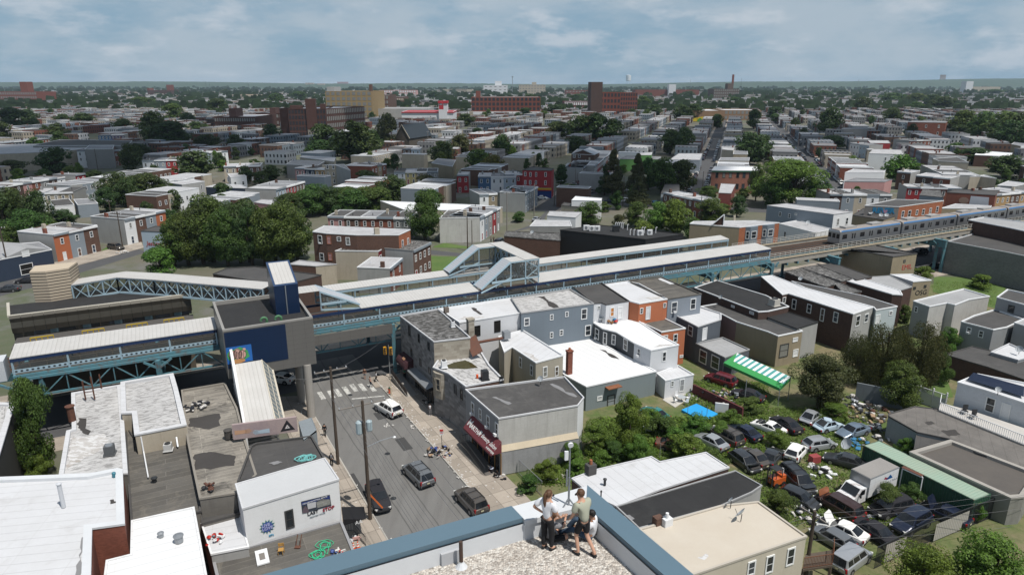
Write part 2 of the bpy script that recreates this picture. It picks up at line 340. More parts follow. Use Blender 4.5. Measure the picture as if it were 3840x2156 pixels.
slab('kerb',[st(-.145,-60),st(0,-60),st(0,36),st(-.145,36)],.0,.15,KST);slab('kerb',[st(10.5,-60),st(10.645,-60),st(10.645,37),st(10.5,37)],.0,.15,KST)
slab('pavement',[el(-160,-3),el(-17,-3),el(-17,.8),el(-160,.8)],0,.12,FLAG,U);slab('pavement',[el(-4,-3),el(200,-3),el(200,.8),el(-4,.8)],0,.12,FLAG,U)
slab('pavement',[el(-160,14.6),el(200,14.6),el(200,18),el(-160,18)],0,.12,FLAG,U)
b=MB()
for k,x,y,x2,y2,wq in(('B',545,1365,640,1446,34),('B',620,1350,735,1440,34),('B',710,1335,775,1425,32),('B',790,1320,845,1395,32),('B',865,1310,905,1360,28),('B',935,1298,990,1365,30),('B',1005,1290,1090,1380,28)):
 p=at(k,x,y);q=at(k,x2,y2);d=Vector(q)-Vector(p);d=Vector((SV[0],SV[1],0));L_=2.7
 c_=(Vector(p)+Vector(q))/2
 b.fc([tuple(c_+d*s*L_/2+Vector((SQ[0],SQ[1],0))*r_*.33+Vector((0,0,.016)))for s,r_ in((-1,-1),(-1,1),(1,1),(1,-1))])
b.f=[f[::-1]for f in b.f];tag(b.bd('crosswalk_marking',MARK,uvd=SV),kind='structure')
p=at('B',870,1440);q=at('B',1165,1412);b=MB();b.fc([(p[0]-.3*0,p[1],.016),(q[0],q[1],.016),(q[0]+SV[0]*.35,q[1]+SV[1]*.35,.016),(p[0]+SV[0]*.35,p[1]+SV[1]*.35,.016)]);tag(b.bd('stop_line',MARK,uvd=SV),kind='structure')
PATCH=mat('asphalt_patch',(.06,.06,.06),.9);b=MB()
for k,x,y,w_,l_ in(('F',1060,505,1.2,3.2),('F',900,300,1.6,2.2),('F',720,800,.9,5)):
 p=at(k,x,y);c_=Vector((p[0],p[1],.015));b.fc([tuple(c_+Vector((SQ[0]*i*w_/2+SV[0]*j*l_/2,SQ[1]*i*w_/2+SV[1]*j*l_/2,0)))for i,j in((-1,-1),(1,-1),(1,1),(-1,1))])
tag(b.bd('asphalt_patch',PATCH),kind='structure')  # the long kerbside quad paints a cast shadow onto the road
b=MB()
for k,x,y in(('F',985,895),('F',943,575),('F',676,155),('F',1690,800)):
 p=at(k,x,y);b.lth((p[0],p[1],.014),[(.33,0),(.33,.006)],12)
tag(b.bd('manhole_cover',DARKM),kind='structure')
for nm,s0,t0,t1 in(('street',-60,225,640),('street',-11.7,236,1500),('street',44.2,250,1500),('street',97,236,1200),('street',150,236,1000),('street',-112,250,700)):
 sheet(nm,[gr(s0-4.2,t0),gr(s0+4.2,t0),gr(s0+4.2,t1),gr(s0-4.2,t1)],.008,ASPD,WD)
 for e in(-1,1):
  a,b_=sorted((s0+e*4.3,s0+e*6.4));slab('pavement',[gr(a,t0),gr(b_,t0),gr(b_,t1),gr(a,t1)],0,.12,FLAG,WD)
for t0,s0,s1 in((250,-75,120),(520,-300,420),(800,-500,700)):
 sheet('cross_street',[gr(s0,t0-4.5),gr(s1,t0-4.5),gr(s1,t0+4.5),gr(s0,t0+4.5)],.004,ASPD,WS)
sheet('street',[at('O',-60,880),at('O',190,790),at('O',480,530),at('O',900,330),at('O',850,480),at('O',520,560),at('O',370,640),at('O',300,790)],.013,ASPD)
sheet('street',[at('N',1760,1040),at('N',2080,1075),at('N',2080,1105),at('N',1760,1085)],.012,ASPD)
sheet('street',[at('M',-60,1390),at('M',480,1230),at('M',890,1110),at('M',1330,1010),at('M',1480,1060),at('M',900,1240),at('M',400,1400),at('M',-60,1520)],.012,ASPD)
slab('pavement',[at('M',500,1180),at('M',1250,1000),at('M',1420,960),at('M',1450,1020),at('M',830,1185),at('M',520,1270)],0,.12,FLAG)
for pts in([('N',1760,1100),('N',2050,1110),('N',1960,1230),('N',1760,1265)],[('N',1780,1005),('N',1900,970),('N',2150,1010),('N',2110,1025),('N',1790,1015)],[('M',1000,1060),('M',1090,1000),('M',1190,1045),('M',1060,1085)],[('D',1490,470),('D',1500,330),('D',1800,340),('D',2150,430),('D',2060,620),('D',1990,600)],[('H',1080,200),('H',1100,60),('H',1290,60),('H',1330,170)],[('O',430,430),('O',620,340),('O',640,440),('O',560,470)]):
 sheet('lawn',[at(*q)for q in pts],.03,GRASS)
# building kit
def quad4(k,pts,z):
 """pixel corners (k,x,y or x,y in crop k) -> world polygon, counter-clockwise"""
 w_=[at(*(q if isinstance(q[0],str)else(k,)+tuple(q)),z)[:2]for q in pts]
 if len(w_)==3:w_.append((w_[0][0]+w_[2][0]-w_[1][0],w_[0][1]+w_[2][1]-w_[1][1]))
 ar=sum(p[0]*q[1]-q[0]*p[1]for p,q in zip(w_,w_[1:]+w_[:1]))
 return w_ if ar>0 else w_[::-1]
def ins_(poly,d):
 out=[];n=len(poly)
 for i in range(n):
  p,q,r=Vector(poly[i-1]),Vector(poly[i]),Vector(poly[(i+1)%n]);e1=(q-p).normalized();e2=(r-q).normalized()
  n1=Vector((-e1.y,e1.x));n2=Vector((-e2.y,e2.x));m=(n1+n2);L=m.length
  m=m/L if L>1e-6 else n1;out.append(tuple(q+m*d/max(.35,m.dot(n1))))
 return out
FRW=mat('window_frame_white',(.74,.75,.75),.5,amt=.08);FRD=mat('window_frame_dark',(.06,.06,.06),.5)
def frb(b,c,t,n,w_,h,d,fw):
 """rectangular ring standing d proud of the wall"""
 def P(x,z,o):return(c[0]+t[0]*x+n[0]*o,c[1]+t[1]*x+n[1]*o,c[2]+z)
 o=[(-w_/2,-h/2),(w_/2,-h/2),(w_/2,h/2),(-w_/2,h/2)];i=[(-w_/2+fw,-h/2+fw),(w_/2-fw,-h/2+fw),(w_/2-fw,h/2-fw),(-w_/2+fw,h/2-fw)]
 for k in range(4):
  j=(k+1)%4
  b.fc([P(*o[k],d),P(*o[j],d),P(*i[j],d),P(*i[k],d)]);b.fc([P(*o[k],0),P(*o[j],0),P(*o[j],d),P(*o[k],d)]);b.fc([P(*i[j],0),P(*i[k],0),P(*i[k],d),P(*i[j],d)])
 b.fc([P(-w_/2+fw,-.035,d*.7),P(w_/2-fw,-.035,d*.7),P(w_/2-fw,.035,d*.7),P(-w_/2+fw,.035,d*.7)])
def window(parent,c,t,n,w_,h,frame=None,name='window',pane=None,ac=False,sill=False,fw=None):
 """a window part: white frame, dark pane as sub-part, sometimes an air conditioner"""
 frame=frame or FRW;b=MB();frb(b,c,t,n,w_,h,.07,fw or min(.13,w_*.16));f=b.bd(name,frame,parent)
 b=MB();e=.02
 b.fc([(c[0]+t[0]*x+n[0]*e,c[1]+t[1]*x+n[1]*e,c[2]+z)for x,z in((-w_/2+.05,-h/2+.05),(w_/2-.05,-h/2+.05),(w_/2-.05,h/2-.05),(-w_/2+.05,h/2-.05))]);b.bd('pane',pane or GLASS,f,base=pbs(parent))
 if sill:b=MB();b.box(c[0]+n[0]*.08,c[1]+n[1]*.08,c[2]-h/2-.06,w_+.2,.22,.1,math.atan2(t[1],t[0]));b.bd('sill',frame,f,base=pbs(parent))
 if ac:b=MB();b.box(c[0]+n[0]*.25,c[1]+n[1]*.25,c[2]-h/2+.2,.42,.3,.3,math.atan2(t[1],t[0]));b.bd('air_conditioner',WHITE,f,base=pbs(parent))
 return f
def edge(poly,i):
 a,b=Vector(poly[i]),Vector(poly[(i+1)%len(poly)]);t=(b-a);L=t.length;t.normalize();return a,b,(t.x,t.y),(t.y,-t.x),L
def nre(poly,k,x,y,z):
 """edge index of poly nearest to the wall point seen at this pixel"""
 best=None
 for i in range(len(poly)):
  a,b,t,n,L=edge(poly,i)
  if n[0]*a.x+n[1]*a.y>=0:continue
  p=onp(k,x,y,a,t);u=(p[0]-a.x)*t[0]+(p[1]-a.y)*t[1]
  if p[1]<0:continue
  e=max(0,-u,u-L)+max(0,p[2]-z-.5)*.7+max(0,-p[2])*.7
  if best is None or e<best[0]:best=(e,i)
 return best[1]if best else 0
def pxw(o,poly,z,wins,**kw):
 """windows given by their rectangle in a crop: (k,x0,y0,x1,y1[,opts])"""
 for q in wins:
  k,x0,y0,x1,y1=q[:5];op=dict(kw);op.update(q[5]if len(q)>5 else{});xm,ym=(x0+x1)/2,(y0+y1)/2
  i=nre(poly,k,xm,ym,z);a,b,t,n,L=edge(poly,i)
  c=onp(k,xm,ym,a,t);p0=onp(k,xm,y0,a,t);p1=onp(k,xm,y1,a,t);h=max(.3,abs(p0[2]-p1[2])*.93)
  q0=onp(k,x0,ym,a,t);q1=onp(k,x1,ym,a,t);w_=math.hypot(q0[0]-q1[0],q0[1]-q1[1])*.92
  w_=min(max(.35,w_),6);h=min(h,4.);u=(c[0]-a.x)*t[0]+(c[1]-a.y)*t[1];u=min(max(u,w_/2+.05),max(w_/2+.05,L-w_/2-.05))
  window(o,(a.x+t[0]*u,a.y+t[1]*u,c[2]),t,n,w_,h,**op)
def awn(o,poly,z,edges,fls=None,w_=.95,h=1.6,gap=2.3,frame=None,zs=None,name='window',z0=0.,sill=True,maxn=100):
 zs=zs or[z0+1.75+3.*f for f in range(fls or max(1,round((z-z0)/3.1)))];cnt=0
 for i in edges:
  a,b,t,n,L=edge(poly,i);m=max(1,int(L/gap))
  for zz_ in zs:
   for j in range(m):
    if cnt>=maxn:return
    u=L*(j+.5)/m;window(o,(a.x+t[0]*u,a.y+t[1]*u,zz_),t,n,w_,h,frame=frame,name=name,sill=sill);cnt+=1
def bld(name,label,cat,k,z,pts,wall,roof,cop=None,par=.18,wins=(),auto=None,group=None,walls={},poly=None,zb=0.,floor=None,copw=.14,rfd=None,wpx=(),**kw):
 """building from its roof outline: wall, roof and coping parts, windows on the edges asked for"""
 copw=copw if copw>=.35 else copw*.6;cop=cop or(TRIM if rng.random()<.5 else roof)
 poly=poly or quad4(k,pts,z);cx=sum(p[0]for p in poly)/len(poly);cy_=sum(p[1]for p in poly)/len(poly)
 walls=dict(walls)
 for m_,kk,x_,y_ in wpx:walls[nre(poly,kk,x_,y_,z)]=m_
 o=tg(name,label,cat,(cx,cy_,zb),group);a,b_,t,n_,L=edge(poly,0)
 n=len(poly);groups={}
 for i in range(n):groups.setdefault(walls.get(i,wall),[]).append(i)
 for m,idx in groups.items():
  b=MB()
  for i in idx:p,q=poly[i],poly[(i+1)%n];b.fc([(p[0],p[1],zb),(q[0],q[1],zb),(q[0],q[1],z),(p[0],p[1],z)])
  b.bd('wall',m,o)
 ins=ins_(poly,copw);b=MB();zr=z-par
 b.fc([(p[0],p[1],zr)for p in ins_(poly,copw*.9)]);b.bd('roof',roof,o,uvd=rfd or t)
 b=MB();out=ins_(poly,-.06)
 for i in range(n):
  j=(i+1)%n;P_=lambda p,zz_:(p[0],p[1],zz_)
  b.fc([P_(out[i],z+.05),P_(out[j],z+.05),P_(ins[j],z+.05),P_(ins[i],z+.05)]);b.fc([P_(out[i],z-.13),P_(out[j],z-.13),P_(out[j],z+.05),P_(out[i],z+.05)])
  b.fc([P_(ins[j],zr-.05),P_(ins[i],zr-.05),P_(ins[i],z+.05),P_(ins[j],z+.05)]);b.fc([P_(out[j],z-.13),P_(out[i],z-.13),P_(poly[i],z-.13),P_(poly[j],z-.13)])
 b.bd('coping',cop or TRIM,o)
 if wins:pxw(o,poly,z,wins,**kw)
 if auto:awn(o,poly,z,**auto)
 return o,poly
# near buildings, left block
GRB='buildings of the block left of the street'
HRB='houses of the block right of the street'
STN=mat('grey_stone',(.3,.3,.3),.85,'stone',col2=(.14,.14,.145));STNB=mat('buff_stone',(.4,.37,.31),.85,'stone',col2=(.24,.21,.17))
ASH=mat('ash_ribbed_roof',(.3,.275,.235),.85,'planks',col2=(.045,.042,.04),amt=.5);RW2=mat('bright_white_roof',(.68,.69,.7),.65,'roof',col2=(.55,.54,.52),amt=.12)
RT=mat('tan_roof',(.52,.475,.405),.8,'plain',col2=(.4,.33,.25),amt=.3);RSTRIP=mat('tar_strip_roof',(.075,.072,.068),.85,'planks',col2=(.17,.155,.13),amt=.4,scale=1.5)
WPLAS=mat('white_plaster',(.7,.71,.72),.75,'stucco',col2=(.5,.49,.46),amt=.14)
PARTY=mat('dirty_party_wall',(.2,.19,.17),.9,'stucco',col2=(.08,.075,.07),amt=.4)
bld('large_white_roof_building','large plain white flat roof filling the lower left corner','building','E',7.4,[(-420,795),(0,745),(640,720),(840,680),(875,688),(890,1076),(655,1108),(640,1640),(-420,1760)],BRK,RW,cop=mat('white_cap_tiles',(.62,.64,.66),.6,'plain',amt=.2),copw=.55,par=.25,group=GRB)
bld('stained_roof_building','pale grey stained roof with a dark compressor, beside the ivy courtyard','building','E',6.6,[(515,140),(862,82),(885,330),(912,715),(425,735),(480,412),(520,400)],PARTY,RS,cop=RW,rfd=U,group=GRB,copw=.35)
bld('raised_parapet_building','raised silver roof with parapets next to the elevated line','building','E',7.5,[(868,62),(1240,0),(1272,110),(1335,368),(968,440),(950,282),(872,285)],STC,RS,cop=RW,rfd=U,group=GRB,copw=.45,par=.3)
bld('black_strip_roof_building','long dark felt roof with a white plastic pipe lying on it','building','E',5.4,[(905,380),(965,460),(1335,400),(1360,520),(1440,985),(945,1100),(915,700)],PARTY,RSTRIP,cop=RB,rfd=U,group=GRB,copw=.2)
bld('bright_roof_building','brightest white roof with two round vents at the bottom left','building','E',5.8,[(945,1055),(1390,958),(1480,1446),(1520,1660),(720,1700),(765,1340),(940,1296)],BRK,RW2,cop=RW2,group=GRB,copw=.2,par=.06)
bld('ribbed_roof_building','long grey ribbed roof with rusty fan units and heaps of scrap','building','E',6.4,[(1302,120),(1612,68),(1700,250),(1762,490),(1838,725),(1690,855),(1432,895),(1388,690),(1345,480)],PARTY,ASH,cop=mat('ash_edge',(.25,.23,.2),.9),rfd=U,group=GRB,copw=.25)
bld('white_deck_building','small white roof deck littered with metal chair frames','building','E',4.2,[(1445,1075),(1715,1003),(1782,1240),(1515,1292)],STG,RW,group=GRB,par=.05)
bld('low_tar_link','small charcoal flat roof squeezed between ribbed roof and white deck','building','E',4.6,[(1440,912),(1698,858),(1716,1000),(1450,1072)],PARTY,RB,cop=RB,group=GRB)
o,lsp=bld('white_poster_building','white painted building with real estate poster and painted lettering on its end wall','building','E',7.2,[('E',1740,967),('F',592,757),('F',492,607),('E',1690,792)],WPLAS,mat('pale_grey_roof',(.5,.51,.52),.7,'plain',amt=.15),cop=RW,copw=.12,par=.04,group=GRB,wins=[('F',205,970,275,1115,dict(frame=FRD))])
POSTB=o
bld('hose_roof_building','one storey black flat roof with green garden hose, ladder and wooden chair','building','F',3.3,[('E',1515,1292),('E',1782,1240),('F',612,1056),('F',702,1272),('E',1600,1640)],CONC,RSTRIP,cop=mat('grey_flashing',(.3,.3,.31),.7),rfd=U,group=GRB,copw=.3,par=.1)
bld('torn_tar_roof_building','black tar roof strewn with a tangle of turquoise hose','building','F',6.6,[('E',1800,520),('F',0,500),('F',398,448),('F',490,605),('F',0,742),('E',1705,770)],PARTY,RB,cop=RB,group=GRB,copw=.2)
bld('left_edge_building','building on the left edge with white coped parapet and dark side wall','building','E',7.8,[(105,212),(0,560),(-60,730),(-700,800),(-500,200)],mat('sooty_wall',(.06,.058,.05),.95,'stucco',amt=.4),RS,cop=RW,group=GRB,copw=.5)  # side wall is a dark streaked render
def wpn(name,label,cat,p,q,z0,z1,m,thick=.2,group=None,cap=None):
 t=Vector((q[0]-p[0],q[1]-p[1],0));L=t.length;t.normalize();n=Vector((-t.y,t.x,0));b=MB()
 pl=[(p[0],p[1]),(q[0],q[1]),(q[0]+n.x*thick,q[1]+n.y*thick),(p[0]+n.x*thick,p[1]+n.y*thick)]
 b.prs(pl,z0,z1,bot=False);o=tag(b.bd(name,m,base=((p[0]+q[0])/2,(p[1]+q[1])/2,z0)),label,cat,group)
 return o,t,n,L
p=at('F',0,455,6.6);q=at('F',300,415,6.6)
MURB=mat('mural_ground',(.42,.33,.3),.8,'plain',col2=(.2,.16,.2),amt=.6)
t_=(Vector(q)-Vector(p)).normalized();p=tuple(Vector(p)-t_*2.2)
mo,mt,mn,mL=wpn('mural_wall','low parapet wall painted with hands and a black and white triangle','wall',p,q,6.6,8.3,MURB,.25)
def decal(name,parent,o0,t,n,shapes,m,off=.012):
 """flat painted shapes on a wall: polygons in wall metres (u,v)"""
 b=MB()
 for s in shapes:b.fc([(o0[0]+t[0]*u-n[0]*off,o0[1]+t[1]*u-n[1]*off,o0[2]+v)for u,v in s])
 return b.bd(name,m,parent)
BLU=mat('paint_pale_blue',(.42,.52,.6),.8);FLE=mat('paint_skin',(.5,.3,.19),.8);INK=mat('paint_black',(.02,.02,.025),.8);PWH=mat('paint_white',(.75,.75,.73),.8)
tri=[(mL-1.75,.22),(mL-.25,.3),(mL-1.,1.5)]
def ring(poly,k):
 cx=sum(p[0]for p in poly)/len(poly);cy_=sum(p[1]for p in poly)/len(poly);inn=[(cx+(x-cx)*k,cy_+(y-cy_)*k)for x,y in poly]
 return[[poly[i],poly[(i+1)%len(poly)],inn[(i+1)%len(poly)],inn[i]]for i in range(len(poly))]
decal('mural_triangle',mo,p,mt,mn,ring(tri,.4),INK);decal('mural_triangle_edge',mo,p,mt,mn,ring([(mL-1.2,.52),(mL-.78,.54),(mL-1.,.92)],.55),PWH,.02)
hand=lambda x,y,s,f:[[(x,y),(x+s*1.1,y+.05*f),(x+s*1.15,y+.42),(x,y+.5)]]+[[(x+s*1.05,y+.03+i*.11),(x+s*(1.7-.13*abs(i-1.5)),y+.02+i*.14),(x+s*(1.7-.13*abs(i-1.5)),y+.1+i*.14),(x+s*1.05,y+.12+i*.11)]for i in range(4)]
decal('mural_hand',mo,p,mt,mn,hand(.2,.55,1.,1),FLE);decal('mural_hand',mo,p,mt,mn,[[(a if True else 0,b_)for a,b_ in s_]for s_ in[[(2.6+(1-(u-.2))*1.0,v-.25)for u,v in s][::-1]for s in hand(.2,.55,1.,1)]],BLU,.016)
o=tg('metal_shed','small silver corrugated metal lean-to at the end of the painted wall','shed',at('F',360,400,0));pl=[at('F',302,320,7.)[:2],at('F',400,322,6.6)[:2],at('F',436,412,6.6)[:2],at('F',340,450,7.)[:2]][::-1]
b=MB();b.prs(pl,0,6.5,top=False,bot=False);b.bd('wall',mat('galvanised',(.36,.4,.42),.45,'ribs',metal=.4),o);b=MB();b.fc([(x,y,6.58+.15*(i in(1,2)))for i,(x,y)in enumerate(pl)]);b.bd('roof',MATS['galvanised'],o,uvd=SV)
# right block
SBL=mat('slate_blue_render',(.165,.2,.235),.85,'stucco',col2=(.11,.13,.15),amt=.15);ORG=mat('orange_render',(.46,.155,.075),.85,'stucco',col2=(.3,.11,.06),amt=.15)
CHA=mat('charcoal_render',(.075,.082,.09),.85,'block',amt=.2);GGN=mat('greygreen_render',(.2,.235,.245),.85,'stucco',col2=(.13,.15,.155),amt=.12);PNK=mat('faded_pink_render',(.28,.17,.16),.9,'stucco',col2=(.12,.08,.08),amt=.3)
STL=mat('light_grey_stucco',(.52,.515,.49),.9,'stucco',col2=(.22,.21,.19),amt=.3);DFA=mat('dark_facade',(.31,.315,.32),.9,'stucco',amt=.2)
HOLE=mat('burnt_opening',(.012,.011,.01),.95)
sb,sbp=bld('grey_stone_corner_building','three storey mottled grey stone corner building with a maroon barrel awning','building','B',9.6,[(1607,917),(1935,880),(1645,622),(1300,684)],STN,RS2,cop=RW,wpx=[(STNB,'B',1760,980)],group=HRB,wins=[('B',1378,770,1398,870),('B',1465,845,1483,930),('B',1552,920,1572,1000),('B',1398,980,1414,1050),('B',1478,1070,1496,1140),('B',1560,1150,1580,1210)],frame=FRD)
b=MB();f=at('B',1720,640,9.6);b.box(f[0],f[1],9.75,.7,.5,.8,UA);b.bd('chimney',mat('sooty_brick',(.16,.13,.11),.9,'brick'),sb)
rf,rfp=bld('pond_roof_building','two storey grey stone building whose patched white roof holds a murky green puddle','building','B',6.9,[(1600,1150),(1740,1205),(1895,1322),(2235,1258),(2110,1130),(1985,930),(1660,1060)],STN,RS,cop=RW,group=HRB,copw=.25,wpx=[(BRB,'B',2050,1330)],wins=[('F',1420,75,1440,150,dict(frame=FRD)),('F',1465,110,1485,190,dict(frame=FRD)),('B',2262,1215,2300,1290,dict(frame=FRD))])
b=MB();pc=[at('B',x,y,6.76)for x,y in((1728,1130),(1790,1105),(1890,1085),(1950,1110),(2005,1150),(1900,1163),(1740,1158))][::-1];b.fc(pc);b.bd('puddle',clg('murky_water',(.045,.042,.015),1),rf)
for k,x,y,h in(('B',1940,860,1.6),):
 f=at(k,x,y+40,6.9);b=MB();b.box(f[0],f[1],8.2,.9,.8,3.4,UA);b.box(f[0],f[1],10,1.05,.95,.25,UA);b.bd('chimney',STNB,rf)
bx=onp('B',1680,1320,sbp and at('F',1770,745),SV);b=MB();cxy=(bx[0],bx[1]);oct_=[]
for a_,r_ in((180,1.5),(205,1.35),(250,1.1),(290,1.1),(335,1.35),(360,1.5)):oct_.append((cxy[0]+math.cos(R(a_)+UA+R(-90)+R(0))*r_,cxy[1]+math.sin(R(a_)+UA+R(-90))*r_))
b.prs(oct_,3.,6.5);bo=b.bd('bay',STNB,rf)
a,q2=Vector(oct_[2]),Vector(oct_[3]);
for e in(1,2,3):
 a,q2=Vector(oct_[e]),Vector(oct_[e+1]);t=(q2-a).normalized();m_=(a+q2)/2;window(rf,(m_.x,m_.y,5.),(t.x,t.y),(t.y,-t.x),min(.9,(q2-a).length*.8),1.7,frame=STC)
R0=at('F',1770,745)
def fac(t_m,z,out=0.):return(R0[0]+SV[0]*t_m-SQ[0]*out,R0[1]+SV[1]*t_m-SQ[1]*out,z)
def fat(k,x,y):p=onp(k,x,y,R0,SV);return(p[0]-R0[0])*SV[0]+(p[1]-R0[1])*SV[1],p[2]
MAR=mat('maroon_canvas',(.17,.042,.05),.8,amt=.2);MAD=mat('dark_maroon_canvas',(.06,.025,.03),.8)
t0,_=fat('B',1430,1170);t1,_=fat('B',1300,1060);o=tg('barrel_awning','dark maroon barrel awning over the corner shop door','awning',fac((t0+t1)/2,3));b=MB()
arc=[(1.5*math.cos(R(a_)),1.25*math.sin(R(a_)))for a_ in range(0,91,15)]
tt0,tt1=sorted((t0,t1));tt1=tt0+3.6
for(o1,z1),(o2,z2)in zip(arc,arc[1:]):b.fc([fac(tt1,3.1+z1,o1),fac(tt0,3.1+z1,o1),fac(tt0,3.1+z2,o2),fac(tt1,3.1+z2,o2)])
for tt in(tt0,tt1):b.fc([fac(tt,3.1+z1,o1)for o1,z1 in arc]+[fac(tt,3.1,0)])
b.bd('canvas',MAD,o);b=MB();b.fc([fac(tt0+1.,4.05,1.12),fac(tt0+1.9,4.05,1.12),fac(tt0+1.9,4.3,.85),fac(tt0+1.,4.3,.85)]);b.bd('patch',mat('cardboard',(.4,.22,.13),.9),o)
t0,_=fat('B',1620,1350);t1,_=fat('B',1440,1170);o=tg('shop_canopy','grey metal shelf canopy over dark shop fronts of the stone building','canopy',fac((t0+t1)/2,3));b=MB()
b.fc([fac(t0,3.1,1.25),fac(t0,3.35,0),fac(t1,3.35,0),fac(t1,3.1,1.25)]);b.bd('cover',GREYM,o);b=MB();b.fc([fac(t0,2.75,1.26),fac(t0,3.1,1.26),fac(t1,3.1,1.26),fac(t1,2.75,1.26)]);b.fc([fac(t0-.01,2.75,1.25),fac(t0-.01,2.75,0),fac(t0-.01,3.34,0),fac(t0-.01,3.1,1.25)]);b.bd('fascia',DARKM,o)
b=MB();b.box(*fac((t0+t1)/2,1.6,.03),.08,abs(t1-t0),2.5,math.atan2(SQ[1],SQ[0]));b.bd('shop_front',mat('dark_shop_glass',(.03,.03,.035),.2),o)
b=MB()
for i in range(9):b.box(*fac(t0+(t1-t0)*i/8,1.6,.09),.08,.1,2.5,math.atan2(SQ[1],SQ[0]))
b.bd('mullion',mat('mullion_bronze',(.1,.085,.06),.6),o)
def rlg(name,label,path,h,m,step=.4,panel=None,cat='railing',parent=None,post=.05):
 o=parent or tg(name,label,cat,path[0]);b=MB();b2=MB()
 for p,q in zip(path,path[1:]):
  p,q=Vector(p),Vector(q);L=(q-p).length;b.bar(p+Vector((0,0,h)),q+Vector((0,0,h)),post);b.bar(p+Vector((0,0,.12)),q+Vector((0,0,.12)),post*.7)
  for i in range(int(L/step)+1):c_=p+(q-p)*min(1,i*step/L);b2.bar(c_,c_+Vector((0,0,h)),post*.5 if step<.5 else post)
  if panel:b2.fc([tuple(p+Vector((0,0,.1))),tuple(q+Vector((0,0,.1))),tuple(q+Vector((0,0,h-.08))),tuple(p+Vector((0,0,h-.08)))])
 b.bd('rail',m,o);b2.bd('bars',m,o);return o
t0,_=fat('F',1195,290);t1,_=fat('F',1060,110);tb=min(t0,t1);o=tg('shop_ramp','concrete ramp with dark panel railing beside the stone building shops','ramp',fac(tb+3,0,1.2));b=MB()
pr=[fac(tb,.13,2.2),fac(tb,.13,.7),fac(tb+6.5,.95,.7),fac(tb+6.5,.95,2.2)];b.fc(pr);b.fc([pr[0],pr[3],pr[3][:2]+(.1,),pr[0][:2]+(.1,)]);b.bd('slope',CONC,o)
rlg('','',[fac(tb,.2,2.15),fac(tb+6.5,1.,2.15),fac(tb+6.5,1.,.8)],.95,DARKM,1.2,parent=o);b=MB();b.fc([fac(tb+.1,.25,2.16),fac(tb+6.4,1.05,2.16),fac(tb+6.4,1.85,2.16),fac(tb+.1,1.05,2.16)]);b.bd('panel',mat('brown_mesh_panel',(.07,.058,.05),.7),o)
so,sop=bld('beauty_salon','two storey building with black roof, pale stucco end wall and maroon salon awning','building','F',6.9,[('F',1740,322),('G',472,228),('G',515,172),('G',375,22),('F',1503,114)],DFA,mat('salon_tar_roof',(.038,.037,.037),.85,'roof',col2=(.13,.125,.12),amt=.4),cop=RW,wpx=[(STL,'G',200,350),(WPLAS,'G',495,250)],group=HRB,copw=.14,wins=[('F',1545,205,1568,300,dict(ac=True)),('F',1600,250,1620,335),('F',1655,300,1678,395,dict(ac=True)),('F',1716,350,1740,450,dict(ac=True))])
a,b_,t,n,L=edge(sop,nre(sop,'G',200,350,6.9));b=MB();lp=lambda u,z,o_:(a.x+t[0]*u+n[0]*o_,a.y+t[1]*u+n[1]*o_,z)
b.fc([lp(0,3.0,.55),lp(L,3.0,.55),lp(L,3.55,.0),lp(0,3.55,.0)]);b.bd('ledge',mat('ledge_sandstone',(.5,.43,.32),.9,amt=.3),so)
b=MB();b.fc([lp(-.001,.1,.5),lp(L,.1,.5),lp(L,3.0,.5),lp(0,3.0,.5)]);b.fc([lp(L,.1,.5),lp(L,.1,0),lp(L,3.5,0),lp(L,3.,.5)]);b.fc([lp(0,.1,0),lp(0,.1,.5),lp(0,3.,.5),lp(0,3.5,0)]);b.bd('lower_wall',mat('stained_concrete',(.36,.365,.37),.9,'stucco',col2=(.15,.15,.15),amt=.4),so)
def let_(text,parent,origin,t,up,size,m,name='lettering',bold=.0,ext=.012,shear=0.,align='LEFT'):
 cu=bpy.data.curves.new(name,'FONT');cu.body=text;cu.size=size;cu.extrude=ext;cu.offset=bold;cu.shear=shear;cu.align_x=align;cu.resolution_u=3
 tmp=bpy.data.objects.new('tmp',cu);COL.objects.link(tmp);bpy.context.view_layer.update();me=bpy.data.meshes.new_from_object(tmp.evaluated_get(bpy.context.evaluated_depsgraph_get()));bpy.data.objects.remove(tmp)
 t=Vector(t).normalized();up=Vector(up).normalized();n=t.cross(up);bs=Vector(pbs(parent));og=Vector(origin)
 for v in me.vertices:c_=v.co;v.co=og+t*c_.x+up*c_.y+n*c_.z-bs
 me.materials.clear();me.materials.append(m);o=bpy.data.objects.new(name,me);COL.objects.link(o);o.parent=parent;return o
ta,za=fat('F',1760,480);tb_,zb_=fat('F',1525,285);A0,A1=min(ta,tb_)-.1,max(ta,tb_)
A0,A1=.25,7.6
o=tg('salon_awning','maroon awning lettered with a white salon name above the ramp','awning',fac(4,3.4));b=MB();zt,zl,ou=4.35,2.95,1.25
b.fc([fac(A1,zl,ou),fac(A0,zl,ou),fac(A0,zt,.02),fac(A1,zt,.02)]);b.fc([fac(A0,zl,ou),fac(A0,zl,0),fac(A0,zt,0)]);b.fc([fac(A1,zl,0),fac(A1,zl,ou),fac(A1,zt,0)]);b.fc([fac(A1,zl-.22,ou),fac(A0,zl-.22,ou),fac(A0,zl,ou),fac(A1,zl,ou)]);b.bd('canvas',MAR,o)
tv=(-SV[0],-SV[1],0);upv=Vector(fac(0,zt,0))-Vector(fac(0,zl,ou))
def aw(u,f,off=.02):v_=Vector(fac(A1-u,zl,ou))+upv*f;nn=Vector(tv).cross(upv.normalized());return v_+nn*off
let_('M',o,aw(.2,.3),tv,upv,1.2,PWH,bold=.015);let_('ARTHA',o,aw(1.08,.3),tv,upv,.74,PWH,bold=.012)
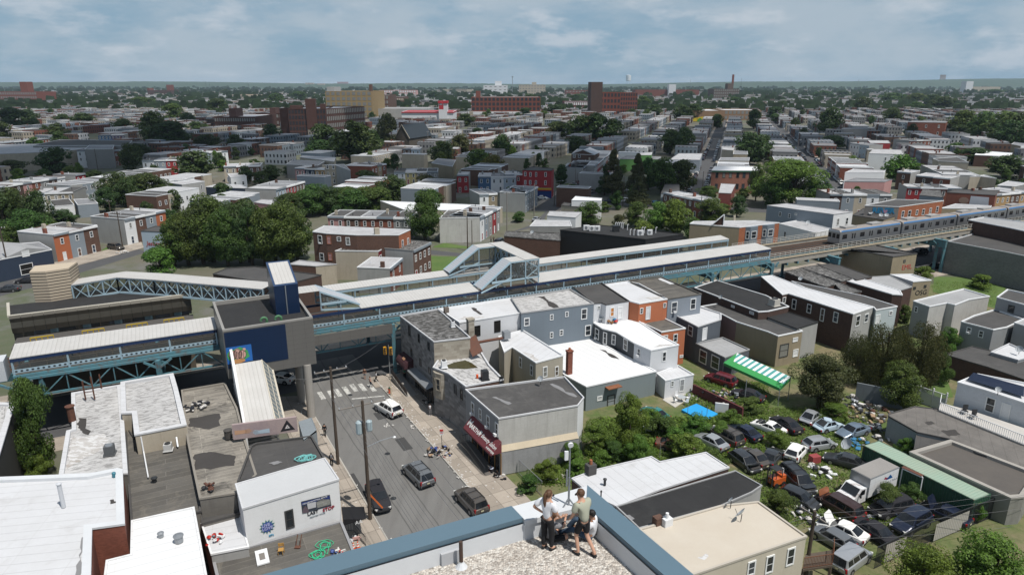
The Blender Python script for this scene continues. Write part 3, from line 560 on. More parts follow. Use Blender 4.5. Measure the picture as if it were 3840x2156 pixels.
hp=[(0,-.42),(.42,.05),(.4,.3),(.22,.4),(0,.25),(-.22,.4),(-.4,.3),(-.42,.05)];b=MB();un=upv.normalized();b.fc([tuple(aw(3.42,.5)+Vector(tv)*x*.6+un*y*.8)for x,y in hp]);b.bd('heart_emblem',PWH,o)
let_('Beauty Salon',o,aw(3.8,.36),tv,upv,.68,PWH,bold=.004,shear=.25);let_('& BOUTIQUE',o,aw(5.7,.1),tv,upv,.3,PWH,bold=.006)
b=MB();b.box(*fac((A0+A1)/2,1.5,.04),.06,A1-A0,2.7,math.atan2(SQ[1],SQ[0]));sf=b.bd('shop_front',MATS['dark_shop_glass'],so);b=MB()
for i in range(6):b.box(*fac(A0+(A1-A0)*i/5,1.5,.1),.08,.14,2.7,math.atan2(SQ[1],SQ[0]))
b.bd('mullion',mat('ochre_timber',(.28,.15,.05),.7),sf,base=pbs(so))
o=tg('salon_steps_railing','black iron railing and ramp in front of the salon windows','railing',fac(3.5,0,1.6));rlg('','',[fac(1.,.2,1.7),fac(6.,.9,1.7),fac(7.6,.95,1.7),fac(7.6,.95,.4)],1.,DARKM,.25,parent=o);b=MB();b.fc([fac(1.,.15,1.65),fac(1.,.15,.3),fac(6.,.85,.3),fac(6.,.85,1.65)]);b.fc([fac(6.,.85,1.65),fac(6.,.85,.3),fac(7.8,.85,.3),fac(7.8,.85,1.65)]);b.bd('ramp',mat('dark_concrete',(.12,.11,.1),.9),o)
bld('white_burnt_rear_house','row house with white siding rear and two blackened burnt-out openings','house','B',9.2,[('B',1840,745),('C',82,655),('C',-8,524),('B',1652,620)],SDW,RW,group=HRB,wins=[('B',1972,770,2030,870,dict(frame=HOLE,pane=HOLE)),('B',2150,725,2212,835,dict(frame=HOLE,pane=HOLE))])
bld('slate_blue_house','row house with slate blue rear wall and peeling silver roof','house','C',9.4,[(84,660),(738,572),(524,442),(-6,522)],SBL,RS,cop=RG,group=HRB,wins=[('C',105,700,160,780),('C',340,670,375,725),('C',478,645,512,695),('C',622,615,680,720),('C',340,830,373,888),('C',428,808,463,865),('C',657,765,715,868)],copw=.2)
bld('boarded_siding_house','row house with white siding, black roof and an orange boarded window','house','C',9.3,[(740,572),(808,566),(850,583),(1056,548),(790,374),(524,402)],SDW,RB,group=HRB,wins=[('C',770,595,800,630),('C',885,605,925,695,dict(pane=mat('orange_board',(.5,.2,.05),.8))),('C',952,600,1000,715,dict(name='door',pane=WHITE))],copw=.2)
bld('orange_house','orange rendered row house with a white door onto the roof terrace','house','C',9.2,[(1060,550),(1150,573),(1406,532),(1150,395),(1045,373),(830,405)],ORG,RW,group=HRB,wins=[('C',1155,612,1185,668),('C',1206,596,1252,722,dict(name='door',pane=WHITE)),('C',1365,568,1393,612)],copw=.2)
bld('grey_house','pale grey rendered row house with striped black roof beside the orange one','house','C',9.2,[(1410,532),(1712,486),(1345,332),(1055,372)],mat('pale_slate_render',(.23,.26,.3),.85,'stucco',amt=.12),RSTRIP,group=HRB,wins=[('C',1435,555,1495,662,dict(ac=True)),('C',1608,525,1662,632)],copw=.2)
bld('white_terrace_house','long rear wing with white roof terrace, dark side wall and white siding end','house','C',6.2,[(738,748),(820,800),(945,832),(1105,930),(1256,996),(1507,946),(1345,862),(1116,712),(1055,692),(850,690)],CHA,RW2,group=HRB,wpx=[(SDW,'C',1380,1080),(mat('whitewashed_brick',(.55,.57,.6),.8,'block',amt=.15),'C',1170,1030)],copw=.2,par=.1,wins=[('C',750,795,788,900,dict(ac=True)),('C',822,830,860,945),('C',900,850,940,950),('C',1007,888,1048,1003),('C',1130,975,1165,1060,dict(ac=True)),('C',1355,1005,1395,1100)])
bld('orange_rear_wing','orange lower rear wing with dark ribbed roof','house','C',5.9,[(1350,830),(1568,796),(1375,705),(1265,698),(1128,724)],ORG,RSTRIP,group=HRB,wins=[('C',1455,845,1497,925),('C',1365,858,1410,890),('C',1555,1030,1590,1055)],copw=.2)
bld('grey_door_wing','charcoal rear wing with white roof, white door and grey chimney stack','house','C',6.0,[(1482,682),(1680,782),(1890,716),(1890,662),(1702,602)],mat('charcoal_blue_render',(.1,.115,.135),.85,'stucco',amt=.15),RW,group=HRB,wins=[('C',1590,770,1638,870),('C',1716,790,1762,905,dict(name='door',pane=WHITE))],copw=.2)
go,gp=bld('grey_roofed_annex','one storey charcoal annex with weathered grey flat roof next to the green awning','house','C',3.2,[(1662,932),(1925,1060),(2145,988),(1905,880)],mat('annex_render',(.11,.12,.14),.85,'stucco',amt=.15),RG,group=HRB,cop=RG,wins=[('C',1690,990,1765,1120),('C',1797,1040,1880,1172)])
wo_,wp=bld('white_roof_warehouse','one storey grey-green warehouse under a wide white roof with a brick chimney','building','C',3.6,[(292,915),(690,874),(1258,1160),(1303,1184),(672,1324),(470,1216)],GGN,RW2,group=HRB,copw=.25,par=.05,wins=[('G',608,160,648,195,dict(pane=mat('glass_block',(.4,.42,.42),.4))),('G',680,150,740,245,dict(name='roller_door',pane=mat('roller_grey',(.3,.33,.35),.6,'siding'),frame=FRD))])
f=at('C',515,1205,3.6);b=MB();b.box(f[0],f[1],5.2,.75,.6,3.4,UA);b.box(f[0],f[1],6.95,.9,.75,.2,UA);ch=b.bd('chimney',BRK,wo_);b=MB();b.lth((f[0],f[1],7.05),[(.2,0),(.16,.35)],8);b.bd('chimney_pot',BRO,ch,base=pbs(wo_))
a,b_,t,n,L=edge(wp,nre(wp,'G',710,200,3.6));c_=onp('G',712,155,a,t);b=MB();b.box(c_[0]+n[0]*.45,c_[1]+n[1]*.45,2.9,2.2,.95,.12,math.atan2(t[1],t[0]));b.bd('door_hood',mat('rusty_sheet',(.25,.1,.05),.8,'rust'),wo_)
bld('pool_house','small white siding house with grey door beside the patio','house','C',2.8,[(1308,1202),(1386,1268),(1642,1214),(1502,1132)],SDW,RW,group=HRB,wins=[('C',1510,1252,1558,1372,dict(name='door',pane=mat('door_grey',(.3,.31,.32),.6))),('C',1435,1270,1462,1325)])
bld('beige_middle_house','beige rendered house with white roof between salon and slate blue house','house','C',6.6,[(-70,1010),(0,966),(215,1107),(462,1040),(95,812),(-120,870)],mat('beige_render',(.38,.35,.29),.9,'stucco',col2=(.25,.22,.17),amt=.25),RW,group=HRB,wins=[('C',65,1055,92,1155),('C',165,1125,190,1228),('C',275,1140,320,1242),('C',385,1138,420,1230,dict(name='door',pane=WOOD))])
bld('black_long_house','long house with glossy black roof and white eaves beyond the grey house','house','C',6.5,[('C',1650,430),('C',2228,648),('D',4,642),('D',188,600),('D',-20,500),('C',1848,364)],BRD,RK,group=HRB,copw=.2,par=.06,wins=[('C',1980,588,2015,612),('C',2145,645,2190,672)])
tb1,_p=bld('tan_rear_building','two storey tan stucco building with barred door and faded pink side','building','C',5.2,[('C',1705,600),('C',1895,668),('C',2030,738),('C',2314,828),('D',92,866),('D',312,820),('D',-10,700),('C',1880,570)],STT,RB,group=HRB,wpx=[(PNK,'C',1960,800)],copw=.2,par=.08,wins=[('D',100,935,185,1060,dict(name='door',frame=FRD)),('D',220,880,270,920,dict(pane=WHITE)),('D',222,985,272,1055,dict(name='ac_unit',pane=WHITE))])
bld('glossy_black_roof_house','low house with shiny black roof carrying no chimney in front of the brown brick house','house','D',5.5,[(0,700),(262,800),(452,740),(190,652),(0,648)],STG,RK,group=HRB,copw=.15,par=.05)
bld('brown_brick_house','long brown brick house with pale grey roof, tall windows and white end gutter','house','D',6.7,[(-60,330),(130,492),(180,482),(770,668),(950,605),(640,520),(330,432),(40,320)],BRD,RW,group=HRB,wpx=[(STG,'D',850,720)],copw=.15,par=.05,wins=[('D',215,530,258,630),('D',350,575,395,665),('D',470,612,512,740,dict(name='door',pane=WOOD)),('D',588,645,638,750),('D',790,680,830,780),('D',868,665,905,745),('D',128,515,160,570)])
bld('pale_blue_siding_house','house with dark roof and pale blue siding end next to the brown brick one','house','D',6.4,[(335,432),(955,605),(978,632),(1168,598),(870,506),(215,372)],mat('pale_blue_siding',(.5,.56,.58),.7,'siding',amt=.1),RB,group=HRB,copw=.15,par=.05,wins=[('D',968,672,1012,760,dict(name='door',pane=WHITE)),('D',1090,640,1125,680)])
for nm,z,pts,rm,lb in(('mottled_roof_house',6.2,[(160,290),(520,425),(610,400),(690,492),(845,464),(300,252)],RS2,'house with a black roof mottled white, near the elevated track'),('streaked_roof_house',6.2,[(302,250),(660,372),(765,350),(452,226)],RS2,'house with streaked grey roof and a white party wall stripe'),('dark_ribbed_house',6.2,[(455,226),(800,358),(940,332),(600,210)],RB,'house with plain dark roof beside the tall beige block'),('white_edge_house',6.,[(700,366),(1125,490),(1215,496),(1192,456),(862,352)],RW,'narrow house with white roof, ivy growing up behind it'),('vent_roof_house',5.8,[(862,354),(1190,456),(1300,422),(1102,322),(942,332)],RG,'house with grey roof, tar patch and a vent pipe')):
 bld(nm,lb,'house','D',z,pts,BRD,rm,group=HRB,copw=.15,par=.05)
gb,gpz=bld('graffiti_house','small tan house end with scrawled graffiti beside the grass lot','house','D',5.6,[(1105,312),(1312,376),(1475,362),(1300,308)],STT,RW,group=HRB,wpx=[(SDW,'D',1240,480)],wins=[('D',1312,422,1336,448,dict(frame=FRD)),('D',1408,405,1432,432,dict(frame=FRD))])
bb,bbp=bld('beige_party_wall_block','windowless beige stucco block with red scrawl near the viaduct','building','D',8.2,[(618,92),(640,62),(1130,152),(1347,122),(900,30),(815,38)],STT,RB,group=HRB,wins=[('D',1222,178,1242,205,dict(frame=FRD))])
cw,cwp=bld('cinder_block_building','long windowless grey cinder block wall building beyond the grass lot','building','D',7.4,[(1625,12),(2150,108),(2600,200),(2760,60),(1900,-70)],mat('cinder_block',(.21,.21,.205),.9,'block',col2=(.11,.11,.1),amt=.35),RB,cop=RW,copw=.2)
bld('dark_brown_tall_building','dark brown brick building with bright white parapet beside the viaduct','building','Q',10.5,[(2020,737),(2440,818),(2900,920),(2960,800),(2172,708)],BRD,RG,cop=WHITE)
bld('beige_stepped_house','long beige house with stepped parapet between grass lot and willow tree','house','D',6.,[(1315,550),(1460,600),(1618,568),(1690,586),(1815,538),(2003,508),(1770,440)],STL,RG,group=HRB,wpx=[(SDG,'D',1380,660)],wins=[('D',1322,598,1356,655),('D',1485,768,1515,810)],copw=.2)  # left wall's grey has its shade put into the colour
bld('grey_siding_house','grey siding house with black roof and two white windows','house','D',5.4,[(1748,736),(2036,810),(2162,786),(2226,756),(2330,722),(2056,626),(1862,682)],SDG,RB,group=HRB,wins=[('D',1790,785,1842,850,dict(ac=True)),('D',1900,815,1952,885)],copw=.2)
bld('upper_grey_house','taller pale grey house behind the grey siding one, on the right edge','house','D',7.6,[(2070,516),(2420,610),(2500,520),(2166,446)],SDG,RB,group=HRB,wins=[('D',2165,585,2230,660,dict(frame=FRD))],copw=.2)
bld('right_edge_grey_house','grey shingled house cut by the right edge','house','D',6.2,[(2228,746),(2420,800),(2600,720),(2340,700)],SDG,RG,group=HRB)
bld('low_white_extension','low white-roofed extension carrying a satellite dish','house','D',3.9,[(2015,1012),(2260,1082),(2420,1040),(2180,935)],SDG,RW,group=HRB)
bld('low_tar_roof_building','low building with wide asphalt roof and dark brick front behind the white house','building','D',3.4,[(1597,1032),(2000,1150),(2420,1295),(2600,1130),(1850,962)],BRD,RB,cop=RB,copw=.15,par=.05)
wh,whp=bld('white_solar_house','white painted house with solar panels on its roof and a white deck','house','H',5.9,[(1362,62),(1560,118),(1900,230),(2120,120),(1505,3)],mat('whitewashed_block',(.58,.6,.63),.8,'block',amt=.12),RW,wins=[('H',1553,165,1635,285),('H',1660,205,1740,360,dict(name='door',pane=WHITE))])
b=MB();sp_=[at('H',x,y,6.1)for x,y in((1470,8),(1836,110),(1836,165),(1430,38))];b.fc([(p[0],p[1],6.05+.35*(i<2))for i,p in enumerate(sp_)][::-1]);b.bd('solar_panel',mat('solar_navy',(.012,.018,.04),.2,'panel',spec=.6),wh)
bld('garage_tar_building','low garage with long mottled asphalt roof below the white deck','garage','H',3.,[(865,290),(865,305),(1070,420),(1310,470),(1500,570),(1950,720),(2100,560),(1240,258),(1055,236)],mat('grey_metal_wall',(.27,.3,.31),.8,'stucco',amt=.25),mat('mottled_tar',(.085,.08,.075),.85,'roof',col2=(.2,.185,.17),amt=.6),cop=RB,copw=.15,par=.04)
bld('parapet_yard_building','square low building with crazed asphalt roof and pale parapets right of the green container','building','H',3.1,[(1018,562),(1310,476),(1950,720),(1836,885),(1742,892)],mat('block_rendered',(.25,.245,.22),.9,'stucco',amt=.3),mat('crazed_tar',(.08,.073,.068),.85,'plain',col2=(.13,.115,.1),amt=.5),cop=CONC,copw=.45,par=.3)
bld('gable_shed','grey shed with pitched asphalt roof tucked against the long garage','shed','H',2.6,[(1070,420),(1050,540),(1200,500),(1300,470),(1130,405)],MATS['grey_metal_wall'],RB,cop=RB,copw=.1,par=.03)
HB='attached houses below the rooftop'
bld('white_roof_rowhouse','row house with white roof and black chimney, furthest of three below the rooftop','house','G',6.3,[(430,752),(560,860),(748,950),(1060,830),(1555,672),(1392,566),(1060,633),(1000,596),(600,690)],BRD,RW,group=HB,copw=.12,par=.05)
bld('black_roof_rowhouse','row house with matt black roof, middle of three below the rooftop','house','G',6.35,[(748,952),(912,1108),(1500,946),(1720,850),(1790,802),(1600,698)],STG,RK,cop=RG,group=HB,copw=.12,par=.05)
bld('tan_roof_rowhouse','row house with tan roof and sash windows, nearest of three below the rooftop','house','G',6.8,[(915,1115),(1290,1443),('H',275,1166),('H',-70,918),(1500,946)],mat('cream_render',(.5,.46,.38),.9,'stucco',col2=(.35,.31,.24),amt=.2),RT,cop=mat('tan_coping',(.48,.44,.38),.8),group=HB,copw=.2,par=.08,wins=[('H',130,1245,190,1375),('H',-20,1300,40,1430),('G',1685,1340,1745,1446)])
# the elevated line and its station
TEAL=mat('teal_steel',(.095,.225,.27),.6,'rust',amt=.3);PBL=mat('pale_blue_steel',(.34,.46,.53),.5,amt=.15);NAVY=mat('navy_fascia',(.012,.03,.085),.5,amt=.2)
CAN=mat('white_ribbed_roof',(.5,.495,.48),.6,'ribs',col2=(.33,.31,.29),amt=.3,scale=1.5);GMT=mat('grey_cladding',(.17,.165,.155),.45,'panel',amt=.15,metal=.3);NTI=mat('navy_tiles',(.008,.022,.06),.35,'panel',amt=.2,scale=1.)
PFL=mat('platform_concrete',(.3,.28,.25),.9,amt=.3);GRD=mat('girder_concrete',(.36,.34,.3),.85,'stucco',col2=(.2,.18,.15),amt=.35);GLZ=clg('dusty_glass',(.1,.1,.09),.42);BAL=mat('track_bed',(.05,.043,.037),.95,amt=.4);RUSTY=mat('rusty_rail',(.13,.065,.04),.8)
def elp(pts):return[el(*p)[:2]for p in pts]
def cnp(name,label,a0,a1,c0,c1,zf,zb,zfl,near=True,posts=5.2,ra=None,gap=None):
 o=tg(name,label,'platform',el((a0+a1)/2,(c0+c1)/2,0),'station platforms')
 b=MB();e=.15;aa=a0;a0=a0 if ra is None else ra
 for a0,a1 in([(a0,a1)]if not gap else[(a0,gap[0]),(gap[1],a1)]):
  b.fc([el(a0,c0-e,zf),el(a1,c0-e,zf),el(a1,c1+e,zb),el(a0,c1+e,zb)]);b.fc([el(a0,c1+e,zb-.1),el(a1,c1+e,zb-.1),el(a1,c0-e,zf-.1),el(a0,c0-e,zf-.1)])
  for p,q in(((a0,c0-e,zf),(a1,c0-e,zf)),((a1,c0-e,zf),(a1,c1+e,zb)),((a1,c1+e,zb),(a0,c1+e,zb)),((a0,c1+e,zb),(a0,c0-e,zf))):P_,Q_=el(*p),el(*q);b.fc([P_[:2]+(P_[2]-.1,),Q_[:2]+(Q_[2]-.1,),Q_,P_])
 b.bd('canopy_roof',CAN,o,uvd=U);a0=aa
 b=MB();b.bar(el(a0,c0-.05,zf-.3),el(a1,c0-.05,zf-.3),.14,.42);b.bar(el(a0,c1,zb-.3),el(a1,c1,zb-.3),.14,.34);b.bd('fascia',NAVY if near else PBL,o)
 n=max(1,round((a1-a0)/posts));b2=MB();bg_=MB();rl=MB();hol=MB()
 for i in range(n+1):
  a=a0+.15+(a1-a0-.3)*i/n
  b=MB();b.bar(el(a,c0,zfl),el(a,c0,zf-.3),.17);b.bd('post',PBL,o)
  b2.bar(el(a,c0,zf-.45),el(a,c1,zb-.45),.12);b2.bar(el(a,c1-.5,zfl),el(a,c1-.5,zb-.4),.14);b2.bar(el(a,(c0+c1)/2,zb-.5),el(a,c0+.2,zf-1.2),.08)
 b2.bd('cross_frame',PBL,o)
 m=int((a1-a0)/1.7)
 for i in range(m+1):a=a0+.1+(a1-a0-.2)*i/m;rl.bar(el(a,c0+.02,zfl+.75),el(a,c0+.02,zf-.5),.05)
 rl.bar(el(a0,c0+.02,zfl+1.35),el(a1,c0+.02,zfl+1.35),.05);rl.bd('mullions',mat('brown_mullion',(.13,.115,.09),.6),o)
 bg_.fc([el(a0,c0+.03,zfl+.75),el(a1,c0+.03,zfl+.75),el(a1,c0+.03,zf-.5),el(a0,c0+.03,zf-.5)]);bg_.bd('windscreen',GLZ,o)
 b=MB();b.bar(el(a0,c0,zfl+.5),el(a1,c0,zfl+.5),.07,.42);b.bd('parapet',PBL,o)
 k=int((a1-a0)/.55)
 for i in range(k):
  a=a0+.4+i*.55;P0=el(a,c0-.042,zfl+.5);hol.fc([(P0[0]+U[0]*.16*math.cos(t)+0,P0[1]+U[1]*.16*math.cos(t),P0[2]+.13*math.sin(t))for t in(math.pi*2*j/6 for j in range(6))])
 tag(hol.bd('parapet_holes',DARKM,o),kind='stuff')
 b=MB();b.prs(elp([(a0,c0-.1),(a1,c0-.1),(a1,c1+.2),(a0,c1+.2)]),zfl-.35,zfl);b.bd('platform_floor',PFL,o,uvd=U)
 b=MB();b.bar(el(a0,c0-.15,zfl-.1),el(a1,c0-.15,zfl-.1),.25,.3);b.bd('edge_beam',TEAL,o)
 return o
def truss(a0,a1,c,zt,zbm,bay,label,dense=1):
 o=tg('steel_truss',label,'truss',el((a0+a1)/2,c,0),'trusses carrying the elevated line');b=MB();d=MB()
 b.bar(el(a0,c,zt),el(a1,c,zt),.3,.3);b.bar(el(a0,c,zbm),el(a1,c,zbm),.24,.24);b.bd('chord',TEAL,o)
 n=max(1,round((a1-a0)/bay))
 for i in range(n):
  x0,x1=a0+(a1-a0)*i/n,a0+(a1-a0)*(i+1)/n
  if i%2:d.bar(el(x0,c,zbm),el(x1,c,zt),.13)
  else:d.bar(el(x0,c,zt),el(x1,c,zbm),.13)
  d.bar(el(x1,c,zbm),el(x1,c,zt),.1)
 d.bd('bracing',PBL if dense>1 else TEAL,o);return o
cnp('near_platform','near station platform under a long white ribbed canopy, running right from the head house',-12.2,77.5,1.3,5.2,11.,11.3,8.75,ra=-4.3,gap=(14.6,25.))
cnp('near_platform','station platform with white canopy left of the blue tiled head house',-46.3,-23.6,1.3,5.5,11.,11.35,8.75)
cnp('far_platform','far station platform with narrow white canopy behind the tracks',-7.,76.5,11.7,14.,11.,11.3,8.75,near=False,posts=4.5)
for a0,a1,lb in((-46,-31,'teal lattice truss behind the tree at far left'),(-31,-13,'teal truss and beams left of the head house'),(-13,.2,'teal truss over the street beside the traffic light'),(15,31,'teal truss hidden behind the stone corner building'),(31,46,'teal truss behind the slate blue house'),(46,62,'teal truss above the black long house'),(62,77.5,'teal truss at the right end of the platform')):truss(a0,a1,.9,8.3,6. if a0!=-13 else 5.4,2.7,lb)
truss(.2,15,.9,8.3,6.,2.7,'teal truss just right of the corner column')
o=tg('bridge_panel','grey cladding band hung across the street below the platform','panel',el(-6,.2,0));b=MB();b.bar(el(-12.6,-.1,7.6),el(-.2,-.1,7.6),.2,1.45);b.bd('cladding',GMT,o)
COLS=[(-46,.4),(-31,.4),(-.0,0),(15,.4),(31,.4),(46,.4),(62,.4),(77.5,.4),(-46,14.8),(-31,14.8),(-13,14.8),(0,14.8),(15,14.8),(31,14.8),(46,14.8),(62,14.8),(77.5,14.8),(95,.8),(113,.8),(131,.8),(149,.8),(95,13),(113,13),(131,13),(149,13)]
for i,(a,c)in enumerate(COLS):
 if a in(15,31)and c<1:pass
 o=tg('steel_column',('teal steel column %s of the line, %s'%('on the near side' if c<2 else 'on the far side',{-46:'at the far left by the tree',-31:'left of the head house',-13:'under the head house',0:'by the traffic light corner',15:'behind the stone corner building',31:'behind the slate blue house',46:'behind the black-roofed houses',62:'near the right end of the platform',77.5:'where the platform ends',95:'just past the platform end',113:'by the beige windowless block',131:'by the grass lot',149:'by the cinder block building'}[a])),'column',el(a,c,0),'columns of the elevated line')
 zt=8.2 if a<80 else 7.3
 b=MB();b.bar(el(a,c,.1),el(a,c,zt),.5);b.bar(el(a,c,.1),el(a,c,.35),.85);b.bd('shaft',TEAL,o)
 b=MB();b.bar(el(a,c,zt-1.1),el(a+1.6,c,zt),.25);b.bar(el(a,c,zt-1.1),el(a-1.6,c,zt),.25);b.bd('knee_brace',TEAL,o)
for a in(-46,-31,0,15,31,46,62,77.5):
 o=tg('cross_girder','teal cross girder spanning the avenue at %s'%{-46:'the far left end of the platform',-31:'the stretch left of the head house',0:'the traffic light corner',15:'the stone corner building',31:'the slate blue house',46:'the black-roofed houses',62:'the right part of the platform',77.5:'the platform end'}[a],'girder',el(a,7.5,0),'cross girders of the elevated line');b=MB();b.bar(el(a,.4,7.4),el(a,14.9,7.4),.45,1.1);b.bd('web',TEAL,o)
tbo=tag(MB().box(0,0,0,.01,.01,.01).bd('track_bed_probe',BAL),'x','x');bpy.data.objects.remove(tbo)
o=tg('track_deck','dark track bed with rusty rails between the two platforms','track',el(40,8.4,0));b=MB();b.prs(elp([(-60,5.6),(205,5.6),(205,11.6),(-60,11.6)]),7.5,7.75);b.bd('ballast_bed',BAL,o,uvd=U)
for c in(6.2,7.7,9.4,10.9):b=MB();b.bar(el(-60,c,7.83),el(205,c,7.83),.12,.16);b.bd('rail',RUSTY,o)
b=MB()
for c in(5.4,8.55,11.8):b.bar(el(-60,c,7.2),el(205,c,7.2),.5,.9)
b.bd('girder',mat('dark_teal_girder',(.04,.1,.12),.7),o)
o=tg('viaduct','concrete edged viaduct with pale pipe railing carrying the train','viaduct',el(140,6,0))
for c,nm in((1.7,'near'),(11.9,'far')):
 b=MB();b.bar(el(77.6,c,7.9),el(205,c,7.9),.35,1.);b.bd('edge_girder',GRD,o);b=MB();b.bar(el(77.6,c,8.5),el(205,c,8.5),.6,.25);b.bd('walkway',mat('tan_walkway',(.38,.32,.23),.9,amt=.2),o)
 b=MB();b2=MB();zr=8.6
 for h in(.45,.8,1.15):b.bar(el(77.6,c-.1,zr+h),el(205,c-.1,zr+h),.055)
 for i in range(90):a=77.8+i*1.42;b2.bar(el(a,c-.1,zr),el(a,c-.1,zr+1.15),.07)
 b.bd('rail',mat('pale_rail',(.55,.53,.48),.6),o);b2.bd('posts',MATS['pale_rail'],o)
b=MB();b.prs(elp([(77.6,1.9),(205,1.9),(205,11.7),(77.6,11.7)]),7.3,7.45);b.bd('slab',BAL,o)
b=MB()
for a in range(80,205,3):b.bar(el(a,1.5,7.1),el(a,2.4,7.1),.3,.5)
b.bd('bracket',TEAL,o)
for a,lb in((95,'first teal girder past the platform end'),(113,'teal girder above the beige windowless block'),(131,'teal girder above the grass lot'),(149,'teal girder beside the cinder block building')):
 o=tg('cross_girder',lb,'girder',el(a,6.5,0),'cross girders of the elevated line');b=MB();b.bar(el(a,-1.2,6.7),el(a,14,6.7),.6,1.7);b.bar(el(a,-1.3,7.6),el(a,14,7.6),.9,.12);b.bd('web',TEAL,o)
 b=MB();b.bar(el(a,-.9,0),el(a,-.9,6.),.5);b.bd('leg',TEAL,o)
o=tg('head_house','station head house clad in navy tiles and grey panels, raised on round columns','building',el(-18,-2,7.5));HHO=o
P4=[(-23.4,-8.2),(-12.8,-8.2),(-12.8,4.3),(-23.6,4.3)];b=MB();b.prs(elp(P4),7.5,13.6,top=False);b.bd('wall',GMT,o)
b=MB();b.fc([el(a,c,13.35)for a,c in P4]);b.bd('roof',RK,o,uvd=U)
b=MB();po=elp(P4);pi=ins_(po,.3)
for i in range(4):j=(i+1)%4;b.fc([po[i]+(13.85,),po[j]+(13.85,),pi[j]+(13.85,),pi[i]+(13.85,)]);b.fc([po[i]+(13.5,),po[j]+(13.5,),po[j]+(13.85,),po[i]+(13.85,)]);b.fc([pi[j]+(13.3,),pi[i]+(13.3,),pi[i]+(13.85,),pi[j]+(13.85,)])
b.bd('coping',mat('grey_coping',(.3,.29,.27),.5),o)
b=MB();b.fc([el(-23.3,-8.24,8.8),el(-16.2,-8.24,8.8),el(-16.2,-8.24,13.45),el(-23.3,-8.24,13.45)]);b.bd('tile_front',NTI,o)
fo=el(-23.3,-8.26,8.8);tU,nU=Vector((U[0],U[1],0)),Vector((-V[0]*-1,-V[1]*-1,0))
def gr_(name,shapes,m,off):return decal(name,o,fo,tU,Vector((V[0],V[1],0)),shapes,m,off)
gr_('graffiti_field',[[(.0,.6),(2.9,.6),(2.9,2.75),(.0,2.75)]],mat('spray_blue',(.02,.13,.42),.7),.0)
def blob(cx,cy_,rx,ry,n=14,seed=1,j=.15):
 r_=random.Random(seed);return[(cx+rx*math.cos(2*math.pi*i/n)*(1+r_.uniform(-j,j)),cy_+ry*math.sin(2*math.pi*i/n)*(1+r_.uniform(-j,j)))for i in range(n)]
gr_('graffiti_glow',[blob(1.35,1.6,1.25,.95,seed=3)],mat('spray_green',(.06,.32,.1),.7),.008);gr_('graffiti_base',[blob(1.2,.85,.9,.3,seed=4)],mat('spray_orange',(.5,.25,.1),.7),.016)
gr_('graffiti_figure',[blob(.7,1.7,.5,.62,seed=5),blob(1.25,1.75,.5,.68,seed=6),blob(1.75,1.6,.5,.58,seed=7),blob(2.05,2.25,.2,.18,seed=8)],mat('spray_pink',(.6,.36,.3),.7),.024)
gr_('graffiti_lines',[q for s,(x,y)in((1,(.7,1.7)),(2,(1.25,1.75)),(3,(1.75,1.6)))for q in ring(blob(x,y,.5,.62,seed=4+s),.9)]+[[(x,1.15),(x+.05,1.15),(x+.16,2.1),(x+.11,2.1)]for x in(.55,.8,1.1,1.35,1.6,1.85)],INK,.032)
for x,y,q in((75,760,0),(205,745,0),(300,625,1),(330,640,1)):
 f=at('B',x,y,13.4);v_=tg('roof_vent','green hooded roof vent %s'%('on the head house roof near its front edge' if not q else 'beside the elevator tower'),'vent',f,'green roof vents');b=MB();b.tube([(f[0]+math.cos(R(t))*.35*U[0],f[1]+math.cos(R(t))*.35*U[1],13.9+math.sin(R(t))*.35)for t in range(-10,191,20)],.16,7);b.bar((f[0]+.35*U[0],f[1]+.35*U[1],13.35),(f[0]+.35*U[0],f[1]+.35*U[1],13.9),.25);b.bd('hood',mat('green_vent',(.08,.2,.1),.6),v_)
for a,c,lb in((-14.,-8.0,'round concrete column at the street corner of the head house'),(-14.3,-2.8,'round concrete column in the shade behind the front one')):
 v_=tg('concrete_column',lb,'column',el(a,c,0),'round columns under the head house');b=MB();b.lth(el(a,c,.1),[(.52,0),(.5,7.45)],16);b.bd('shaft',CONC,v_,smooth=True)
o=tg('elevator_tower','navy panel elevator tower with sloped white roof on the head house','tower',el(-15,-1.5,13.35));A_=[(-16.6,-4.2),(-13.6,-4.2),(-13.6,1.3),(-16.6,1.3)];zf_=(17.3,17.3,19.2,19.2);b=MB()
for i in range(4):j=(i+1)%4;b.fc([el(*A_[i],13.35),el(*A_[j],13.35),el(*A_[j],zf_[j]),el(*A_[i],zf_[i])])
b.bd('wall',NTI,o);b=MB();b.fc([el(*A_[i],zf_[i])for i in range(4)]);b.bd('roof_frame',mat('navy_frame',(.03,.06,.13),.5),o);k=[(-16.35,-3.9),(-13.85,-3.9),(-13.85,1.),(-16.35,1.)];b=MB();b.fc([el(a,c,17.33+(c+4.2)/5.5*1.9)for a,c in k]);b.bd('roof_panel',CAN,o,uvd=U)
b=MB();b.bar(el(-15.2,-4.28,13.4),el(-15.2,-4.28,17.2),.1);b.bd('downpipe',GREYM,o)
o=tg('stair_cover','white ribbed sloping cover over the stairs down to the street','stairway',el(-20,-12,0));za,zb_=9.3,4.7;c0,c1=-8.3,-16.2;a0,a1=-22.6,-19.4
b=MB();b.fc([el(a0,c1,zb_),el(a1,c1,zb_),el(a1,c0,za),el(a0,c0,za)]);b.bd('roof',CAN,o,uvd=U)
b=MB();b.fc([el(a1,c1,zb_),el(a1+1.15,c1,zb_-1.6),el(a1+1.15,c0,za-1.6),el(a1,c0,za)]);b.bd('glazing',clg('stair_glass',(.2,.23,.24),.8),o);b=MB()
for i in range(14):f=i/13;b.bar(el(a1,c0+(c1-c0)*f,za+(zb_-za)*f+.02),el(a1+1.15,c0+(c1-c0)*f,za-1.6+(zb_-za)*f+.02),.07)
